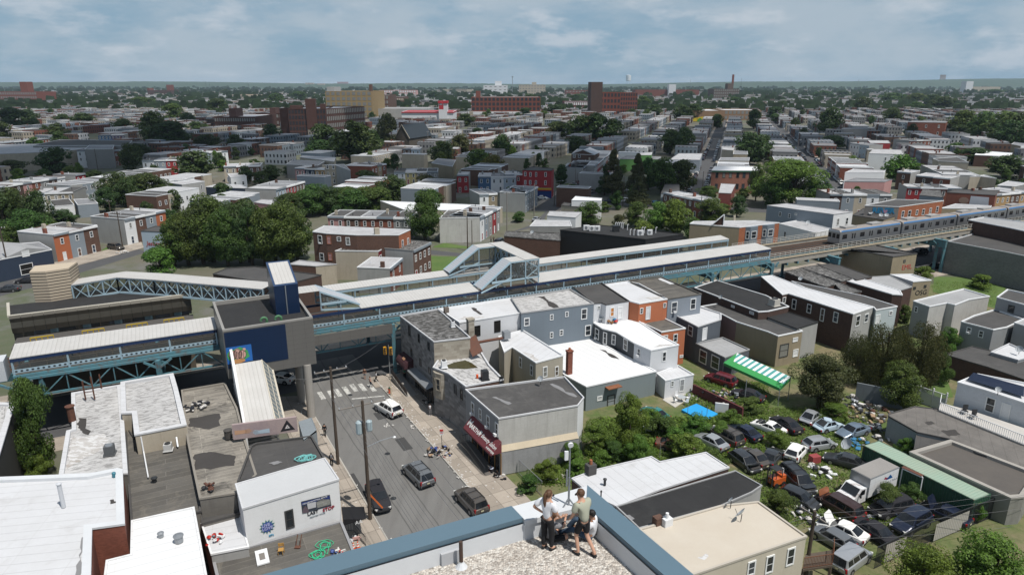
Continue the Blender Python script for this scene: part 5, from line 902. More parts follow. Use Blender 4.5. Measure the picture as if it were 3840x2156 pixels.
psn('man in white t-shirt and dark trousers walking by the traffic light kerb',g(1090,1285),R(100),WALK,top=WT_,legs=BKC,skinm=SKD)
psn('person in dark clothes waiting in the shade of the elevated line',g(985,1255),R(170),top=CL('brown',(.12,.06,.04)),legs=GRYC,shorts=True)
psn('person in green vest at the stone building shop railing',at('B',1345,1255,.13),R(200),top=CL('teal_vest',(.12,.3,.22)),legs=BKC)
SITS=dict(SITC);SITS.update({k:(SITC[k][0],SITC[k][1],SITC[k][2])for k in SITC})
psn('person in black sitting on the pavement by the salon doorway',at('F',1735,735,.13),R(140),SITC,top=BKC,legs=BKC,sleeves=.9,skinm=SKD)
psn('person in pale hooded top slumped at the salon doorway',at('F',1700,700,.13),R(120),SITC,top=CL('pale_blue',(.45,.48,.58)),legs=BKC,sleeves=.9)
psn('pedestrian in white on the far side street by the grey stucco row',at('N',2365,965,.1),R(20),top=GRYC,legs=BKC);psn('pedestrian in dark clothes beside another on the far side street',at('N',2392,968,.1),R(-10),top=BKC,legs=BKC)
# vehicles
HLM=mat('headlight',(.6,.6,.58),.15,amt=.1);TLM=mat('tail_light',(.3,.012,.015),.25,amt=.1);RIM=mat('alloy_rim',(.36,.36,.37),.35,metal=.7);TYR=mat('tyre',(.018,.018,.018),.85);AUTG=mat('car_glass',(.012,.014,.017),.06,amt=.1,spec=.6);PLATE=mat('number_plate',(.55,.52,.35),.6);ENG=mat('engine_grime',(.045,.042,.04),.8,amt=.5);TRIMB=mat('black_bumper',(.03,.03,.032),.7)
KIND=dict(sedan=(4.6,1.8,1.44,.22,.68,.93,.95,.25,-.95,-1.72,.99,.92),suv=(4.75,1.9,1.74,.3,.86,1.08,1.15,.5,-1.9,-2.25,1.12,1.0),van=(4.95,1.95,1.76,.22,.76,1.02,1.5,.75,-2.05,-2.38,1.05,.98),hatch=(4.15,1.75,1.5,.22,.7,.95,1.05,.35,-1.45,-1.95,1.0,.93),beetle=(4.1,1.75,1.5,.22,.6,.92,.75,.2,-.75,-1.6,.92,.66),coupe=(4.4,1.75,1.32,.2,.62,.88,.75,.05,-.75,-1.6,.92,.86),boxsuv=(4.7,1.88,1.76,.3,.9,1.1,1.05,.55,-2.05,-2.28,1.12,1.05))
def loft(b,secs):
 for A,B in zip(secs,secs[1:]):
  for i in range(len(A)-1):b.fc([A[i],A[i+1],B[i+1],B[i]])
def crmh(kind,pm,o,hood=0.,hoodm=None,softtop=False,rack=False,nowheels=False):
 L,W,Hh,zs,zh,zc,xc,xr,xq,xt,zb,ze=KIND[kind];w=W/2
 st_=[(-L/2,.8,ze-.05,zs+.16),(-L/2+.06,.9,ze,zs+.04),(-L/2+.35,.985,(ze*2+zb)/3,zs),(xt,1.,zb,zs),(xq,1.,zb-.01,zs),(0.,1.,zc+.01,zs),(xc-.05,1.,zc,zs),(xc+.3,.985,zc-.04,zs),(L/2-.55,.97,zh+.05,zs),(L/2-.2,.9,zh-.03,zs+.02),(L/2-.05,.78,zh-.12,zs+.08),(L/2,.66,zh-.25,zs+.16)]
 def ring_(x,k,zt,zl):y=w*k;return[(x,-y*.9,zl),(x,-y,zl+.12),(x,-y*1.0,zl+(zt-zl)*.62),(x,-y*.955,zt-.05),(x,-y*.86,zt),(x,0,zt+.025),(x,y*.86,zt),(x,y*.955,zt-.05),(x,y*1.0,zl+(zt-zl)*.62),(x,y,zl+.12),(x,y*.9,zl)]
 b=MB();secs=[ring_(*s)for s in st_];loft(b,secs);b.fc(secs[0]);b.fc(secs[-1][::-1])
 g0,g1=w*.9,w*.72;zz_=Hh;bow=.05
 lo=[(xc,zc),(xt,zb)];A=[(xc,-g0,zc-.02),(xc+.1,0,zc),(xc,g0,zc-.02)];T=[(xr,-g1,zz_-.05),(xr+.08,0,zz_-.02),(xr,g1,zz_-.05)];Q=[(xq,-g1*.98,zz_-.07),(xq-.05,0,zz_-.03),(xq,g1*.98,zz_-.07)];B=[(xt,-g0*.96,zb-.02),(xt-.08,0,zb),(xt,g0*.96,zb-.02)];M_=[((xr+xq)/2,-g1*1.02,zz_-.015),((xr+xq)/2,0,zz_+.01),((xr+xq)/2,g1*1.02,zz_-.015)]
 for a_,b__ in((A,T),(T,M_),(M_,Q),(Q,B)):
  for i in range(2):b.fc([a_[i],a_[i+1],b__[i+1],b__[i]])
 for s in(0,2):
  f_=[A[s],T[s],M_[s],Q[s],B[s],(0,A[s][1]*1.02,zc-.03)];b.fc(f_ if s==2 else f_[::-1])
 body=b.bd('body',pm,o,smooth=False);md=body.modifiers.new('bevel','BEVEL');md.width=.035;md.segments=2;md.limit_method='ANGLE';md.angle_limit=R(25);body.data.polygons.foreach_set('use_smooth',[True]*len(body.data.polygons))
 def lerp(p,q,f):return tuple(p[i]+(q[i]-p[i])*f for i in range(3))
 def pane(nm,P0,P1,P2,P3,m,off=.02,mg=.1):
  c_=[sum(p[i]for p in(P0,P1,P2,P3))/4 for i in range(3)];n_=(Vector(P1)-Vector(P0)).cross(Vector(P3)-Vector(P0)).normalized();b_=MB()
  b_.fc([tuple(Vector(lerp(p,c_,mg))+n_*off)for p in(P0,P1,P2,P3)]);return b_.bd(nm,m,o)
 bb=MB();n1=Vector((zz_-zc,0,xc-xr)).normalized();[bb.fc([tuple(Vector(lerp(p,(xc*.5+xr*.5,0,(zc+zz_)/2),.09))+n1*.025)for p in(A[i],A[i+1],T[i+1],T[i])])for i in(0,1)];bb.bd('windscreen',AUTG,o)
 bb=MB();n2=Vector((-(zz_-zb),0,xq-xt)).normalized();[bb.fc([tuple(Vector(lerp(p,(xq*.5+xt*.5,0,(zb+zz_)/2),.13))+n2*.03)for p in(Q[i],Q[i+1],B[i+1],B[i])])for i in(0,1)];bb.bd('rear_window',DARKM if softtop else AUTG,o)
 for s,y in((-1,0),(1,2)):
  lowz=zc+.02;bb=MB();seg=[(.05,.5),(.55,.95)]if kind in('sedan','hatch','coupe','beetle')else[(.04,.36),(.4,.7),(.74,.98)]
  for u0,u1 in seg:
   t0_,t1_=lerp(T[y],Q[y],u0),lerp(T[y],Q[y],u1);b0_,b1_=lerp(A[y],B[y],u0*.86+.06),lerp(A[y],B[y],u1*.86+.06)
   q_=[lerp(b0_,t0_,.12),lerp(b1_,t1_,.12),lerp(b1_,t1_,.86),lerp(b0_,t0_,.86)];q_=[(p[0],p[1]+s*.025,p[2])for p in q_];bb.fc(q_ if s<0 else q_[::-1])
   if s<0:bb.f[-1]=bb.f[-1][::-1]
  bb.bd('side_window',AUTG,o)
 rw=.33 if kind not in('suv','boxsuv')else .37
 if not nowheels:
  for x in(L*.3,-L*.295):
   for s in(-1,1):
    b_=MB();y=s*(w-.08)
    b_.tube([(x,y-s*.11,rw),(x,y+s*.1,rw)],rw,16);t_=b_.bd('wheel',TYR,o);b_=MB();b_.tube([(x,y+s*.08,rw),(x,y+s*.115,rw)],rw*.62,10);b_.bd('rim',RIM,t_,base=pbs(o))
  b_=MB()
  for x in(L*.3,-L*.295):
   for s in(-1,1):b_.tube([(x,s*(w*.9),rw+.02),(x,s*(w+.006),rw+.02)],rw+.07,14)
  b_.bd('wheel_arch',DARKM,o)
 for s in(-1,1):
  b_=MB();b_.box(L/2-.16,s*w*.68,zh-.15,.24,.34,.16,-s*.5);b_.bd('headlight',HLM,o);b_=MB();b_.box(-L/2+.1,s*w*.8,ze-.12,.16,.26,.24 if kind not in('suv','van','boxsuv')else .4,s*.35);b_.bd('tail_light',TLM,o)
  b_=MB();b_.box(xc-.25,s*(w+.07),zc+.08,.14,.2,.15);b_.bd('mirror',pm,o)
 b_=MB();b_.box(L/2-.02,0,zs+.24,.12,w*1.15,.18);b_.bd('grille',DARKM,o);b_=MB();b_.box(-L/2-.01,0,zs+.26,.08,w*1.6,.16);b_.box(-L/2+.0,0,ze-.28,.05,.42,.16);b_.bd('rear_bumper',TRIMB,o)
 b_=MB();b_.box(-L/2-.035,0,ze-.28,.02,.32,.14);b_.bd('number_plate',PLATE,o)
 if rack:
  b_=MB()
  for s in(-1,1):b_.bar((xr-.25,s*g1*.92,zz_+.05),(xq+.2,s*g1*.92,zz_+.03),.05)
  for f in(.3,.75):x=xr+(xq-xr)*f;b_.bar((x,-g1*.92,zz_+.06),(x,g1*.92,zz_+.06),.04)
  b_.bd('roof_rack',TRIMB,o)
 if softtop:b_=MB();b_.fc([tuple(Vector(p)+Vector((0,0,.03)))for p in(T[0],T[1],T[2],M_[2],Q[2],Q[1],Q[0],M_[0])][::-1]);b_.bd('soft_top',mat('soft_top',(.02,.02,.022),.9),o)
 if hood:
  h_=hoodm or pm;x0,x1=xc+.2,L/2-.15;b_=MB();b_.fc([(x0,-w*.8,zc+.03),(x1,-w*.7,zh+.06),(x1,w*.7,zh+.06),(x0,w*.8,zc+.03)]);b_.bd('engine_bay',ENG,o);ln=x1-x0;ca,sa=math.cos(hood),math.sin(hood);b_=MB()
  ps=[(0,-w*.82),(ln*.75,-w*.8),(ln,-w*.6),(ln,w*.6),(ln*.75,w*.8),(0,w*.82)];top_=[(x0+u*ca,y,zc+.05+u*sa)for u,y in ps];bot_=[(x0+u*ca+.04*sa,y,zc+.01+u*sa-.04*ca)for u,y in ps];b_.fc(top_);b_.fc(bot_[::-1])
  for i in range(6):j=(i+1)%6;b_.fc([top_[j],top_[i],bot_[i],bot_[j]])
  b_.bd('bonnet',h_,o)
def car(kind,pm,label,rear,front,z=0.,hood=0.,group=None,cat='car',name='parked_car',**kw):
 """rear and front: where the bumpers' middles stand in the photograph (crop, x, y)"""
 p,q=Vector(at(*rear,.5)),Vector(at(*front,.5));d=q-p;m_=(p+q)/2;hd_=math.atan2(d.y,d.x)
 o=tg(name,label,cat,(0,0,0),group);crmh(kind,pm,o,hood,**kw);o.location=(m_.x,m_.y,z);o.rotation_euler=(rng.uniform(-.01,.01),rng.uniform(-.01,.01),hd_);return o
PW=paint('paint_white',(.72,.73,.74));PBK=paint('paint_black',(.012,.012,.014));PGY=paint('paint_grey',(.16,.17,.18),.3);PSV=paint('paint_silver',(.4,.42,.44),.4);PBR=paint('paint_bronze',(.095,.082,.07),.3);PMR=paint('paint_maroon',(.13,.012,.018),.2);PTL=paint('paint_teal',(.02,.2,.2),.2);PBL_=paint('paint_pale_blue',(.36,.45,.53),.2);PSB=paint('paint_steel_blue',(.2,.26,.33),.4);PNV=paint('paint_navy',(.012,.018,.04),.2);PMN=paint('paint_brown',(.05,.025,.02),.2);PCP=paint('paint_copper',(.42,.16,.08),.5);PRD=paint('paint_red',(.45,.02,.02));PDG=paint('paint_charcoal',(.035,.038,.042),.2)
SG,YG='cars on the near street','cars crowded in the salvage yard'
car('suv',PW,'white SUV driving away up the near street',('F',1003,290),('F',893,225),.02,group=SG)
car('van',PGY,'grey minivan driving in the middle of the street',('F',1213,775),('F',1112,675),.02,group=SG,rack=True)
car('boxsuv',PBR,'bronze SUV with roof rack parked at the right kerb',('F',1608,985),('F',1478,855),.02,group=SG,rack=True)
car('suv',PBK,'black SUV parked behind the near utility pole, facing the camera',('F',842,815),('F',915,985),.02,group=SG)
car('sedan',PW,'white car in the deep shade under the head house',('B',300,1265),('B',130,1245),group=SG)
H_=lambda*a:('H',)+a
G_=lambda*a:('G',)+a
car('hatch',PW,'white hatchback with sunroof in the middle of the salvage yard',H_(160,612),H_(245,520),group=YG)
car('hatch',PSV,'silver hatchback parked across, right of the white hatchback',H_(275,525),H_(462,492),group=YG)
car('sedan',PDG,'charcoal sedan half hidden behind the white box truck',H_(660,660),H_(445,600),group=YG)
car('sedan',PSB,'steel blue sedan next to the scrap heap',H_(722,385),H_(490,450),group=YG)
car('beetle',PBL_,'pale blue convertible with black soft top',H_(345,395),H_(525,355),group=YG,softtop=True)
car('beetle',PSV,'silver rounded car at the edge of the big shrub tree',H_(268,345),H_(355,285),group=YG)
car('sedan',PBK,'black sedan behind the white stripped car',H_(190,405),H_(70,330),group=YG)
wc=car('coupe',PW,'white stripped car body with black panels, overgrown with vine',H_(130,440),G_(1715,335),group=YG,nowheels=True)
b=MB()
for x in(-1.35,-.85,.5,.9,1.3):b.box(x,0,1.0 if x<0 else .93,.2,1.2,.16)
b.bd('black_panel',DARKM,wc,base=(0,0,0))
car('van',PDG,'charcoal minivan with its engine bay stripped open',H_(120,690),H_(300,850),hood=.02,group=YG,rack=True)
car('hatch',PDG,'dark wagon low in the weeds, left of the copper bonnet',H_(135,860),H_(310,940),group=YG)
car('van',PMN,'dark brown minivan with raised copper bonnet',H_(625,1025),H_(390,890),hood=1.15,hoodm=PCP,group=YG)
car('sedan',PW,'white sedan with its bonnet raised',H_(685,1195),H_(385,1060),hood=1.0,group=YG)
car('suv',PBK,'black SUV with open bonnet below the white box truck',H_(1032,930),H_(725,1010),hood=.75,group=YG)
car('suv',PNV,'navy SUV facing the camera by the yard fence',H_(1130,1015),H_(915,1130),group=YG)
car('sedan',PBK,'black sedan nose to the fence, right of the white sedan',H_(695,1095),H_(890,1215),group=YG)
car('sedan',PNV,'navy sedan with raised bonnet beside the green container',H_(1440,1085),H_(1105,935),hood=1.1,group=YG)
car('van',PSV,'silver-blue minivan at the bottom fence behind the wooden stairs',H_(490,1410),H_(690,1260),group=YG)
car('hatch',PGY,'grey car buried in weeds beside the wooden stairs',H_(520,1220),H_(400,1150),group=YG)
car('coupe',PTL,'teal coupe in the weeds near the ivy tree',G_(1090,325),G_(955,255),group=YG)
car('suv',PMR,'maroon SUV parked by the green striped canopy',G_(1580,80),G_(1410,25),group=YG)
car('sedan',PBK,'black car among junk below the green striped canopy',G_(1780,185),G_(1600,130),group=YG)
car('van',PBR,'brown minivan with roof ribs in the middle of the weeds',G_(1620,500),G_(1435,400),group=YG,rack=True)
car('sedan',PNV,'dark blue car just behind the brown minivan',G_(1755,470),G_(1580,375),group=YG)
car('sedan',PSV,'silver car with black windscreen smothered by vines',G_(1500,530),G_(1350,450),group=YG)
car('sedan',PBR,'brown-grey sedan behind the wrecked open car',G_(1815,660),G_(1650,545),group=YG)
car('hatch',PDG,'wrecked dark car with missing front and open engine',G_(1590,580),G_(1750,695),hood=.5,group=YG)
car('sedan',paint('paint_rusty',(.12,.06,.04)),'rusty car overgrown between the shrubs',G_(1070,505),G_(1270,535),group=YG)
car('sedan',PDG,'dark car behind the orange forklift',G_(1832,640),G_(1900,560),group=YG)
FG='cars in the streets beyond the line'
car('boxsuv',PBR,'brown SUV on the patch of grass by the stucco row',('M',1095,1010),('M',1245,1028),.03,group=FG)
car('boxsuv',PRD,'red pickup truck at the dark garage door',('A',330,295),('A',480,260),group=FG)
car('sedan',PBK,'black sedan on the street below the dark garage',('A',345,362),('A',140,372),group=FG);car('sedan',PDG,'dark sedan at the left edge below the utility pole',('A',160,440),('A',-20,450),group=FG)
car('boxsuv',PNV,'navy SUV by the pines on the cross street',('O',1045,555),('O',920,550),group=FG);car('boxsuv',PW,'white pickup on the cross street right of the navy SUV',('O',1155,548),('O',1058,545),group=FG);car('suv',paint('paint_blue',(.03,.12,.3)),'blue car on the cross street under the bright tree',('O',1425,580),('O',1490,575),group=FG)
car('sedan',PSV,'silver car in the side street of the grey stucco row',('O',215,750),('O',275,718),group=FG);car('suv',PDG,'dark SUV on the side street near the two pedestrians',('N',2410,985),('N',2500,940),group=FG)
car('sedan',PW,'white car at the blue painted corner shop',('O',265,515),('O',345,520),group=FG);car('suv',PNV,'blue car right behind the white one at the blue corner shop',('O',255,490),('O',320,492),group=FG);car('sedan',PSV,'pale sedan beside the camper trailer',('O',800,350),('O',850,335),group=FG)
car('sedan',PGY,'grey-green car parked by the pines on the corner street',('O',780,470),('O',845,430),group=FG)
car('sedan',PBK,'black car in the shade below the viaduct by the grass lot',('D',1560,235),('D',1440,250),group=FG);car('suv',PBK,'black SUV deep under the viaduct girder',('D',1420,110),('D',1300,120),group=FG)
o=tg('camper_trailer','white camper trailer at the corner of the side street','trailer',at('O',765,400));f=at('O',765,400);b=MB();b.box(f[0],f[1]+2,1.6,2.3,5,2.4,R(-15));b.bd('body',mat('camper_white',(.6,.6,.58),.5),o);b=MB();b.box(f[0]-.6,f[1]-.45,1.9,1.,.1,.6,R(-15));b.bd('window',AUTG,o);b=MB()
for s in(-1,1):b.tube([(f[0]+s*1.05,f[1]+2,.35),(f[0]+s*1.2,f[1]+2,.35)],.35,10)
b.bd('wheel',TYR,o)
p,q=Vector(at('H',930,755,.9)),Vector(at('H',545,890,.5));o=tg('box_truck','white box truck with a blue and red mountain emblem on its side','truck',(0,0,0));d=Vector(at('H',740,755,3.1))-Vector(at('H',945,670,3.1));hd_=math.atan2(d.y,d.x)
cA,cB=Vector(at('H',595,690,3.1)),Vector(at('H',945,670,3.1));cen=(cA+cB)/2;b=MB();b.box(0,0,2.,4.8,2.2,2.2);bx_=b.bd('cargo_box',mat('truck_white',(.68,.69,.7),.5,'panel',amt=.12),o);b=MB();b.box(0,0,3.14,4.7,2.1,.06);b.bd('cargo_roof',mat('truck_roof',(.3,.285,.27),.8,amt=.35),o)
b=MB();b.box(0,0,3.1,4.84,2.24,.06);b.box(2.4,0,2.,.05,2.24,2.25);b.bd('corner_trim',GREYM,o)
b=MB();cs=[(-.0,.5),(0,2.05),(.9,2.12),(1.7,1.35),(2.55,1.15),(2.7,.9),(2.7,.45)]
for s in(-1,1):y=s*.95;f_=[(2.4+x,y,z)for x,z in cs];b.fc(f_ if s<0 else f_[::-1])
for(x0,z0),(x1,z1)in zip(cs,cs[1:]):b.fc([(2.4+x0,-.95,z0),(2.4+x0,.95,z0),(2.4+x1,.95,z1),(2.4+x1,-.95,z1)][::-1])
b.bd('cab',mat('cab_white',(.7,.71,.72),.4,'rust',amt=.05),o);n_=Vector((.77,0,.8)).normalized()
b=MB();b.fc([(3.36,-.82,2.06),(4.04,-.85,1.42),(4.04,.85,1.42),(3.36,.82,2.06)]);b.v=[(x+.03,y,z+.03)for x,y,z in b.v];b.bd('windscreen',AUTG,o)
for s in(-1,1):
 b=MB();f_=[(2.75,s*.965,1.4),(3.75,s*.965,1.4),(3.3,s*.965,1.98),(2.75,s*.965,1.98)];b.fc(f_ if s<0 else f_[::-1]);b.bd('side_window',AUTG,o);b=MB();b.box(5.08,s*.65,.95,.08,.4,.2);b.bd('headlight',HLM,o);b=MB();b.box(3.7,s*1.15,1.5,.12,.18,.3);b.bd('mirror',DARKM,o)
 for x in(4.2,-1.4):b=MB();b.tube([(x,s*.72,.42),(x,s*1.0,.42)],.42,14);t_=b.bd('wheel',TYR,o);b=MB();b.tube([(x,s*.98,.42),(x,s*1.02,.42)],.24,10);b.bd('rim',RIM,t_,base=(0,0,0))
b=MB();b.box(5.1,0,.62,.1,1.7,.2);b.box(.8,0,.7,6.5,.8,.25);b.bd('chassis',DARKM,o)
sgn=1
for nm,pts,m in(('blue_mountain_emblem',[(-.55,2.1),(.05,2.6),(.32,2.38),(.55,2.1)],mat('emblem_blue',(.02,.15,.45),.5)),('red_mountain_emblem',[(-.95,2.3),(-.72,2.55),(-.5,2.35),(-.2,2.35),(-.45,2.15)],mat('emblem_red',(.5,.04,.1),.5))):
 b=MB();b.fc([(-.9-x,1.108,z+.1)for x,z in pts][::-1]);b.fc([(-.9+x*-1,1.108,z+.1)for x,z in pts]);b.bd(nm,m,o)
let_('RENT ★ TENT'.replace('★','&'),o,(-.1,1.112,1.78),(-1,0,0),(0,0,1),.36,mat('faded_lettering',(.5,.52,.55),.7));let_('rentals and supplies',o,(-.2,1.112,1.5),(-1,0,0),(0,0,1),.16,MATS['faded_lettering'])
o.location=(cen.x,cen.y,0);o.rotation_euler=(0,0,hd_)
A1,B1,C1=at('H',690,515,2.7),at('H',1480,905,2.7),at('H',1592,862,2.7);o=tg('shipping_container','long green shipping container with corrugated side and worn roof','container',A1[:2]+(0,));D1=(A1[0]+C1[0]-B1[0],A1[1]+C1[1]-B1[1]);pl=[A1[:2],B1[:2],C1[:2],D1]
b=MB();b.prs(pl,.1,2.65,top=False);b.bd('side',mat('container_green',(.03,.09,.055),.6,'corr',amt=.3),o);b=MB();b.fc([p+(2.68,)for p in pl]);b.bd('roof',mat('container_roof',(.25,.37,.29),.7,'ribs',col2=(.33,.33,.26),amt=.4),o,uvd=((B1[0]-A1[0])/12,(B1[1]-A1[1])/12));b=MB();pi=ins_(pl,.1)
for i in range(4):b.bar(pl[i]+(.1,),pl[i]+(2.7,),.16);j=(i+1)%4;b.bar(pl[i]+(2.62,),pl[j]+(2.62,),.12);b.bar(pl[i]+(.16,),pl[j]+(.16,),.14)
b.bd('frame',mat('container_frame',(.05,.12,.08),.6,'rust',amt=.3),o)
f=at('H',55,800);o=tg('forklift','orange forklift with black mast behind the stripped minivan','forklift',f);b=MB();b.box(f[0],f[1],.75,1.7,1.05,.7,R(25));b.box(f[0]+.55,f[1]+.25,1.15,.6,.95,.35,R(25));b.bd('body',paint('paint_orange',(.5,.1,.02)),o);b=MB();m_=rot2(-1.0,0,R(25))
for s in(-.35,.35):y_=rot2(0,s,R(25));b.bar((f[0]+m_[0]+y_[0],f[1]+m_[1]+y_[1],.1),(f[0]+m_[0]+y_[0],f[1]+m_[1]+y_[1],2.2),.12)
for h in(.9,1.5,2.1):b.bar((f[0]+m_[0]-.3*math.sin(R(-25))-.3,f[1]+m_[1]-.3,h),(f[0]+m_[0]+.15,f[1]+m_[1]+.35,h),.09)
b.bd('mast',DARKM,o);b=MB()
for x,y in((-.5,-.5),(.55,-.45),(-.5,.5),(.55,.45)):c_=rot2(x,y,R(25));e_=rot2(0,.12,R(25));b.tube([(f[0]+c_[0]-e_[0],f[1]+c_[1]-e_[1],.32),(f[0]+c_[0]+e_[0],f[1]+c_[1]+e_[1],.32)],.32,12)
b.bd('wheel',TYR,o);b=MB();b.lth((f[0]+.65,f[1]+.3,1.35),[(.16,0),(.18,.1),(.18,.5),(.1,.6)],10);b.bd('gas_bottle',mat('gas_bottle',(.55,.56,.57),.4),o);b=MB()
for x,y in((-.55,-.45),(.3,-.45),(-.55,.45),(.3,.45)):c_=rot2(x,y,R(25));b.bar((f[0]+c_[0],f[1]+c_[1],1.),(f[0]+c_[0],f[1]+c_[1],2.1),.06)
b.box(f[0]-.12,f[1],2.12,1.1,1.,.06,R(25));b.bd('overhead_guard',DARKM,o)
# beyond the line: streets of row houses, one by one
PAL={'white':WHITE,'grey':mat('wall_grey',(.27,.27,.265),.85,'stucco'),'brick':BRK,'brown brick':BRB,'dark brick':BRD,'orange':mat('wall_orange',(.4,.13,.06),.85),'red':mat('wall_red',(.3,.03,.035),.8),'blue':mat('wall_blue',(.06,.13,.24),.8),'navy':mat('wall_navy',(.03,.045,.075),.8),'tan':STT,'cream':STC,'yellow':mat('wall_yellow',(.5,.42,.2),.85),'pink':mat('wall_pink',(.45,.25,.24),.85),'slate':SDB,'pale blue':mat('wall_pale_blue',(.4,.48,.55),.8),'stucco':STG,'ochre':mat('wall_ochre',(.38,.25,.12),.85),'green':mat('wall_green',(.12,.28,.08),.85),'purple':mat('wall_purple',(.07,.055,.13),.85)}
RPAL={'white':mat('row_roof',(.5,.505,.52),.75,'roof',col2=(.2,.19,.185),amt=.42),'grey':mat('row_roof_grey',(.26,.265,.28),.8,'roof',col2=(.1,.1,.1),amt=.4),'black':RB,'patchy':RS2}
MG='row houses beyond the elevated line'
def vsub(p,q):return(q[0]-p[0],q[1]-p[1])
def row(k,A,B,z,depth,specs,where,fls=2,zb=0.,step=.0,group=MG,wgap=2.1,lab='row house',end=None,hw=1.55):
 """terrace whose front eaves run from pixel A to pixel B; specs: (wall, roof[, z])"""
 a,b_=at(k,*A,z),at(k,*B,z);n=len(specs);dx,dy=(b_[0]-a[0])/n,(b_[1]-a[1])/n;L=math.hypot(dx,dy);nx,ny=-dy/L,dx/L
 for i,sp_ in enumerate(specs):
  wm,rm=sp_[0],sp_[1];zi=sp_[2]if len(sp_)>2 else z+((i%2)*.0);q0=(a[0]+dx*i,a[1]+dy*i);q1=(q0[0]+dx*.995,q0[1]+dy*.995);dd=depth*(1+.0*i)
  poly=[q0,q1,(q1[0]+nx*dd,q1[1]+ny*dd),(q0[0]+nx*dd,q0[1]+ny*dd)]
  word='%s house, %s roof, %s%s'%(wm,rm,(ORD[i]+' from left ' if abs(dx)>abs(dy)else(ORD[i]if dy>0 else ORD[n-1-i])+' from near end ')if n>1 else '',where)
  if len(word.replace('-',' ').split())>16:word=word.replace(', %s roof'%rm,'')
  o,_=bld('row_house',word,'house',k,zi,None,PAL[wm],RPAL[rm],cop=TRIM if rng.random()<.6 else PAL[rng.choice(['grey','slate','brown brick'])],poly=poly,group=group,par=.12,copw=.2,walls={1:PAL[end or 'stucco'],3:PAL[end or 'stucco'],2:PAL['stucco']},zb=zb)
  t=(dx/L,dy/L);nn=(t[1],-t[0]);b=MB();c_=((q0[0]+q1[0])/2+nn[0]*.12,(q0[1]+q1[1])/2+nn[1]*.12);b.box(c_[0],c_[1],zi-.28,L*.985,.3,.5,math.atan2(dy,dx));b.bd('cornice',TRIM if i%3 else PAL['slate'],o)
  if rng.random()<.62:u_,v_=rng.uniform(.1,.3)*L,rng.uniform(.25,.8)*dd;b=MB();b.box(q0[0]+t[0]*u_-nn[0]*v_,q0[1]+t[1]*u_-nn[1]*v_,zi+.45,.65,.8,1.3,math.atan2(dy,dx));b.bd('chimney',PAL[rng.choice(['brick','brown brick','cream','grey'])],o)
  if rng.random()<.6:u_,v_=rng.uniform(.4,.9)*L,rng.uniform(.2,.9)*dd;b=MB();b.tube([(q0[0]+t[0]*u_-nn[0]*v_,q0[1]+t[1]*u_-nn[1]*v_,zi-.15),(q0[0]+t[0]*u_-nn[0]*v_,q0[1]+t[1]*u_-nn[1]*v_,zi+.6)],.1,6);b.bd('vent_pipe',DARKM if rng.random()<.5 else WHITE,o)
  m=max(1,int(L/wgap));fh=(zi-zb-.7)/fls
  for f_ in range(fls):
   for j in range(m):
    u=L*(j+.5)/m;c_=(q0[0]+t[0]*u,q0[1]+t[1]*u)
    if f_==0 and j==0:window(o,c_+(zb+1.2,),t,nn,.95,2.1,name='door',pane=PAL[rng.choice(['white','red','navy','brown brick'])])
    else:window(o,c_+(zb+fh*(f_+.55)+.1,),t,nn,.9,hw)
def mb(name,label,k,z,pts,wall,roof,cat='building',ends=None,wins=(),cop=None,auto_at=None,**kw):
 poly=quad4(k,pts,z);wpx=[(PAL[m]if isinstance(m,str)else m,k,x,y)for m,x,y in(ends or())];auto=None
 if auto_at:auto=dict(edges=[nre(poly,k,x,y,z)for x,y in auto_at[0]]);auto.update(auto_at[1])
 return bld(name,label,cat,k,z,None,PAL[wall]if isinstance(wall,str)else wall,RPAL[roof]if isinstance(roof,str)else roof,cop=cop,poly=poly,wpx=wpx,wins=[(k,)+tuple(w_)for w_ in wins],auto=auto,par=.12,**kw)
# left part
row('M',(530,885),(975,790),7.,12.,[('orange','white'),('slate','white'),('brown brick','black')],'of three by the patch of grass')
row('M',(1245,728),(1660,640),7.3,12.,[('white','black'),('brown brick','black'),('slate','grey'),('orange','white')],'of the row behind the grass patch')
mb('painted_wall_house','pale blue end wall with red Spanish lettering beside the big tree','M',7.3,[(1418,848),(1760,862),(1900,800),(1560,800)],'pale blue','black');JW=at('M',1418,848,7.3)
jo=bpy.data.objects['painted_wall_house'];p0,p1=Vector(at('M',1418,848,7.3)),Vector(at('M',1760,862,7.3));t_=(p1-p0).normalized();t_.z=0;n_=Vector((t_.y,-t_.x,0))
let_('Jesucristo',jo,tuple(p0+t_*1.0+Vector((0,0,-3.6))+n_*.05),t_,(0,0,1),1.5,mat('red_lettering',(.35,.05,.04),.8),shear=.2,bold=.02);let_('CAMBIA TU VIDA',o_ if False else jo,tuple(p0+t_*1.6+Vector((0,0,-4.5))+n_*.05),t_,(0,0,1),.55,mat('blue_lettering',(.12,.2,.28),.8))
poly=[at('M',*q,5.2)[:2]for q in((-160,1190),(520,1030),(500,985),(-200,1020))]
go_,gp_=mb('dark_garage','dark grey garage with low gable, white framed opening and blank sign board','M',5.,[(-260,1190),(30,1130),(520,1035),(390,960),(-300,1010)],'navy','grey',wins=[(195,1170,345,1290,dict(name='gate',pane=HOLE)),(215,1045,300,1110,dict(name='sign_board',pane=WHITE))])
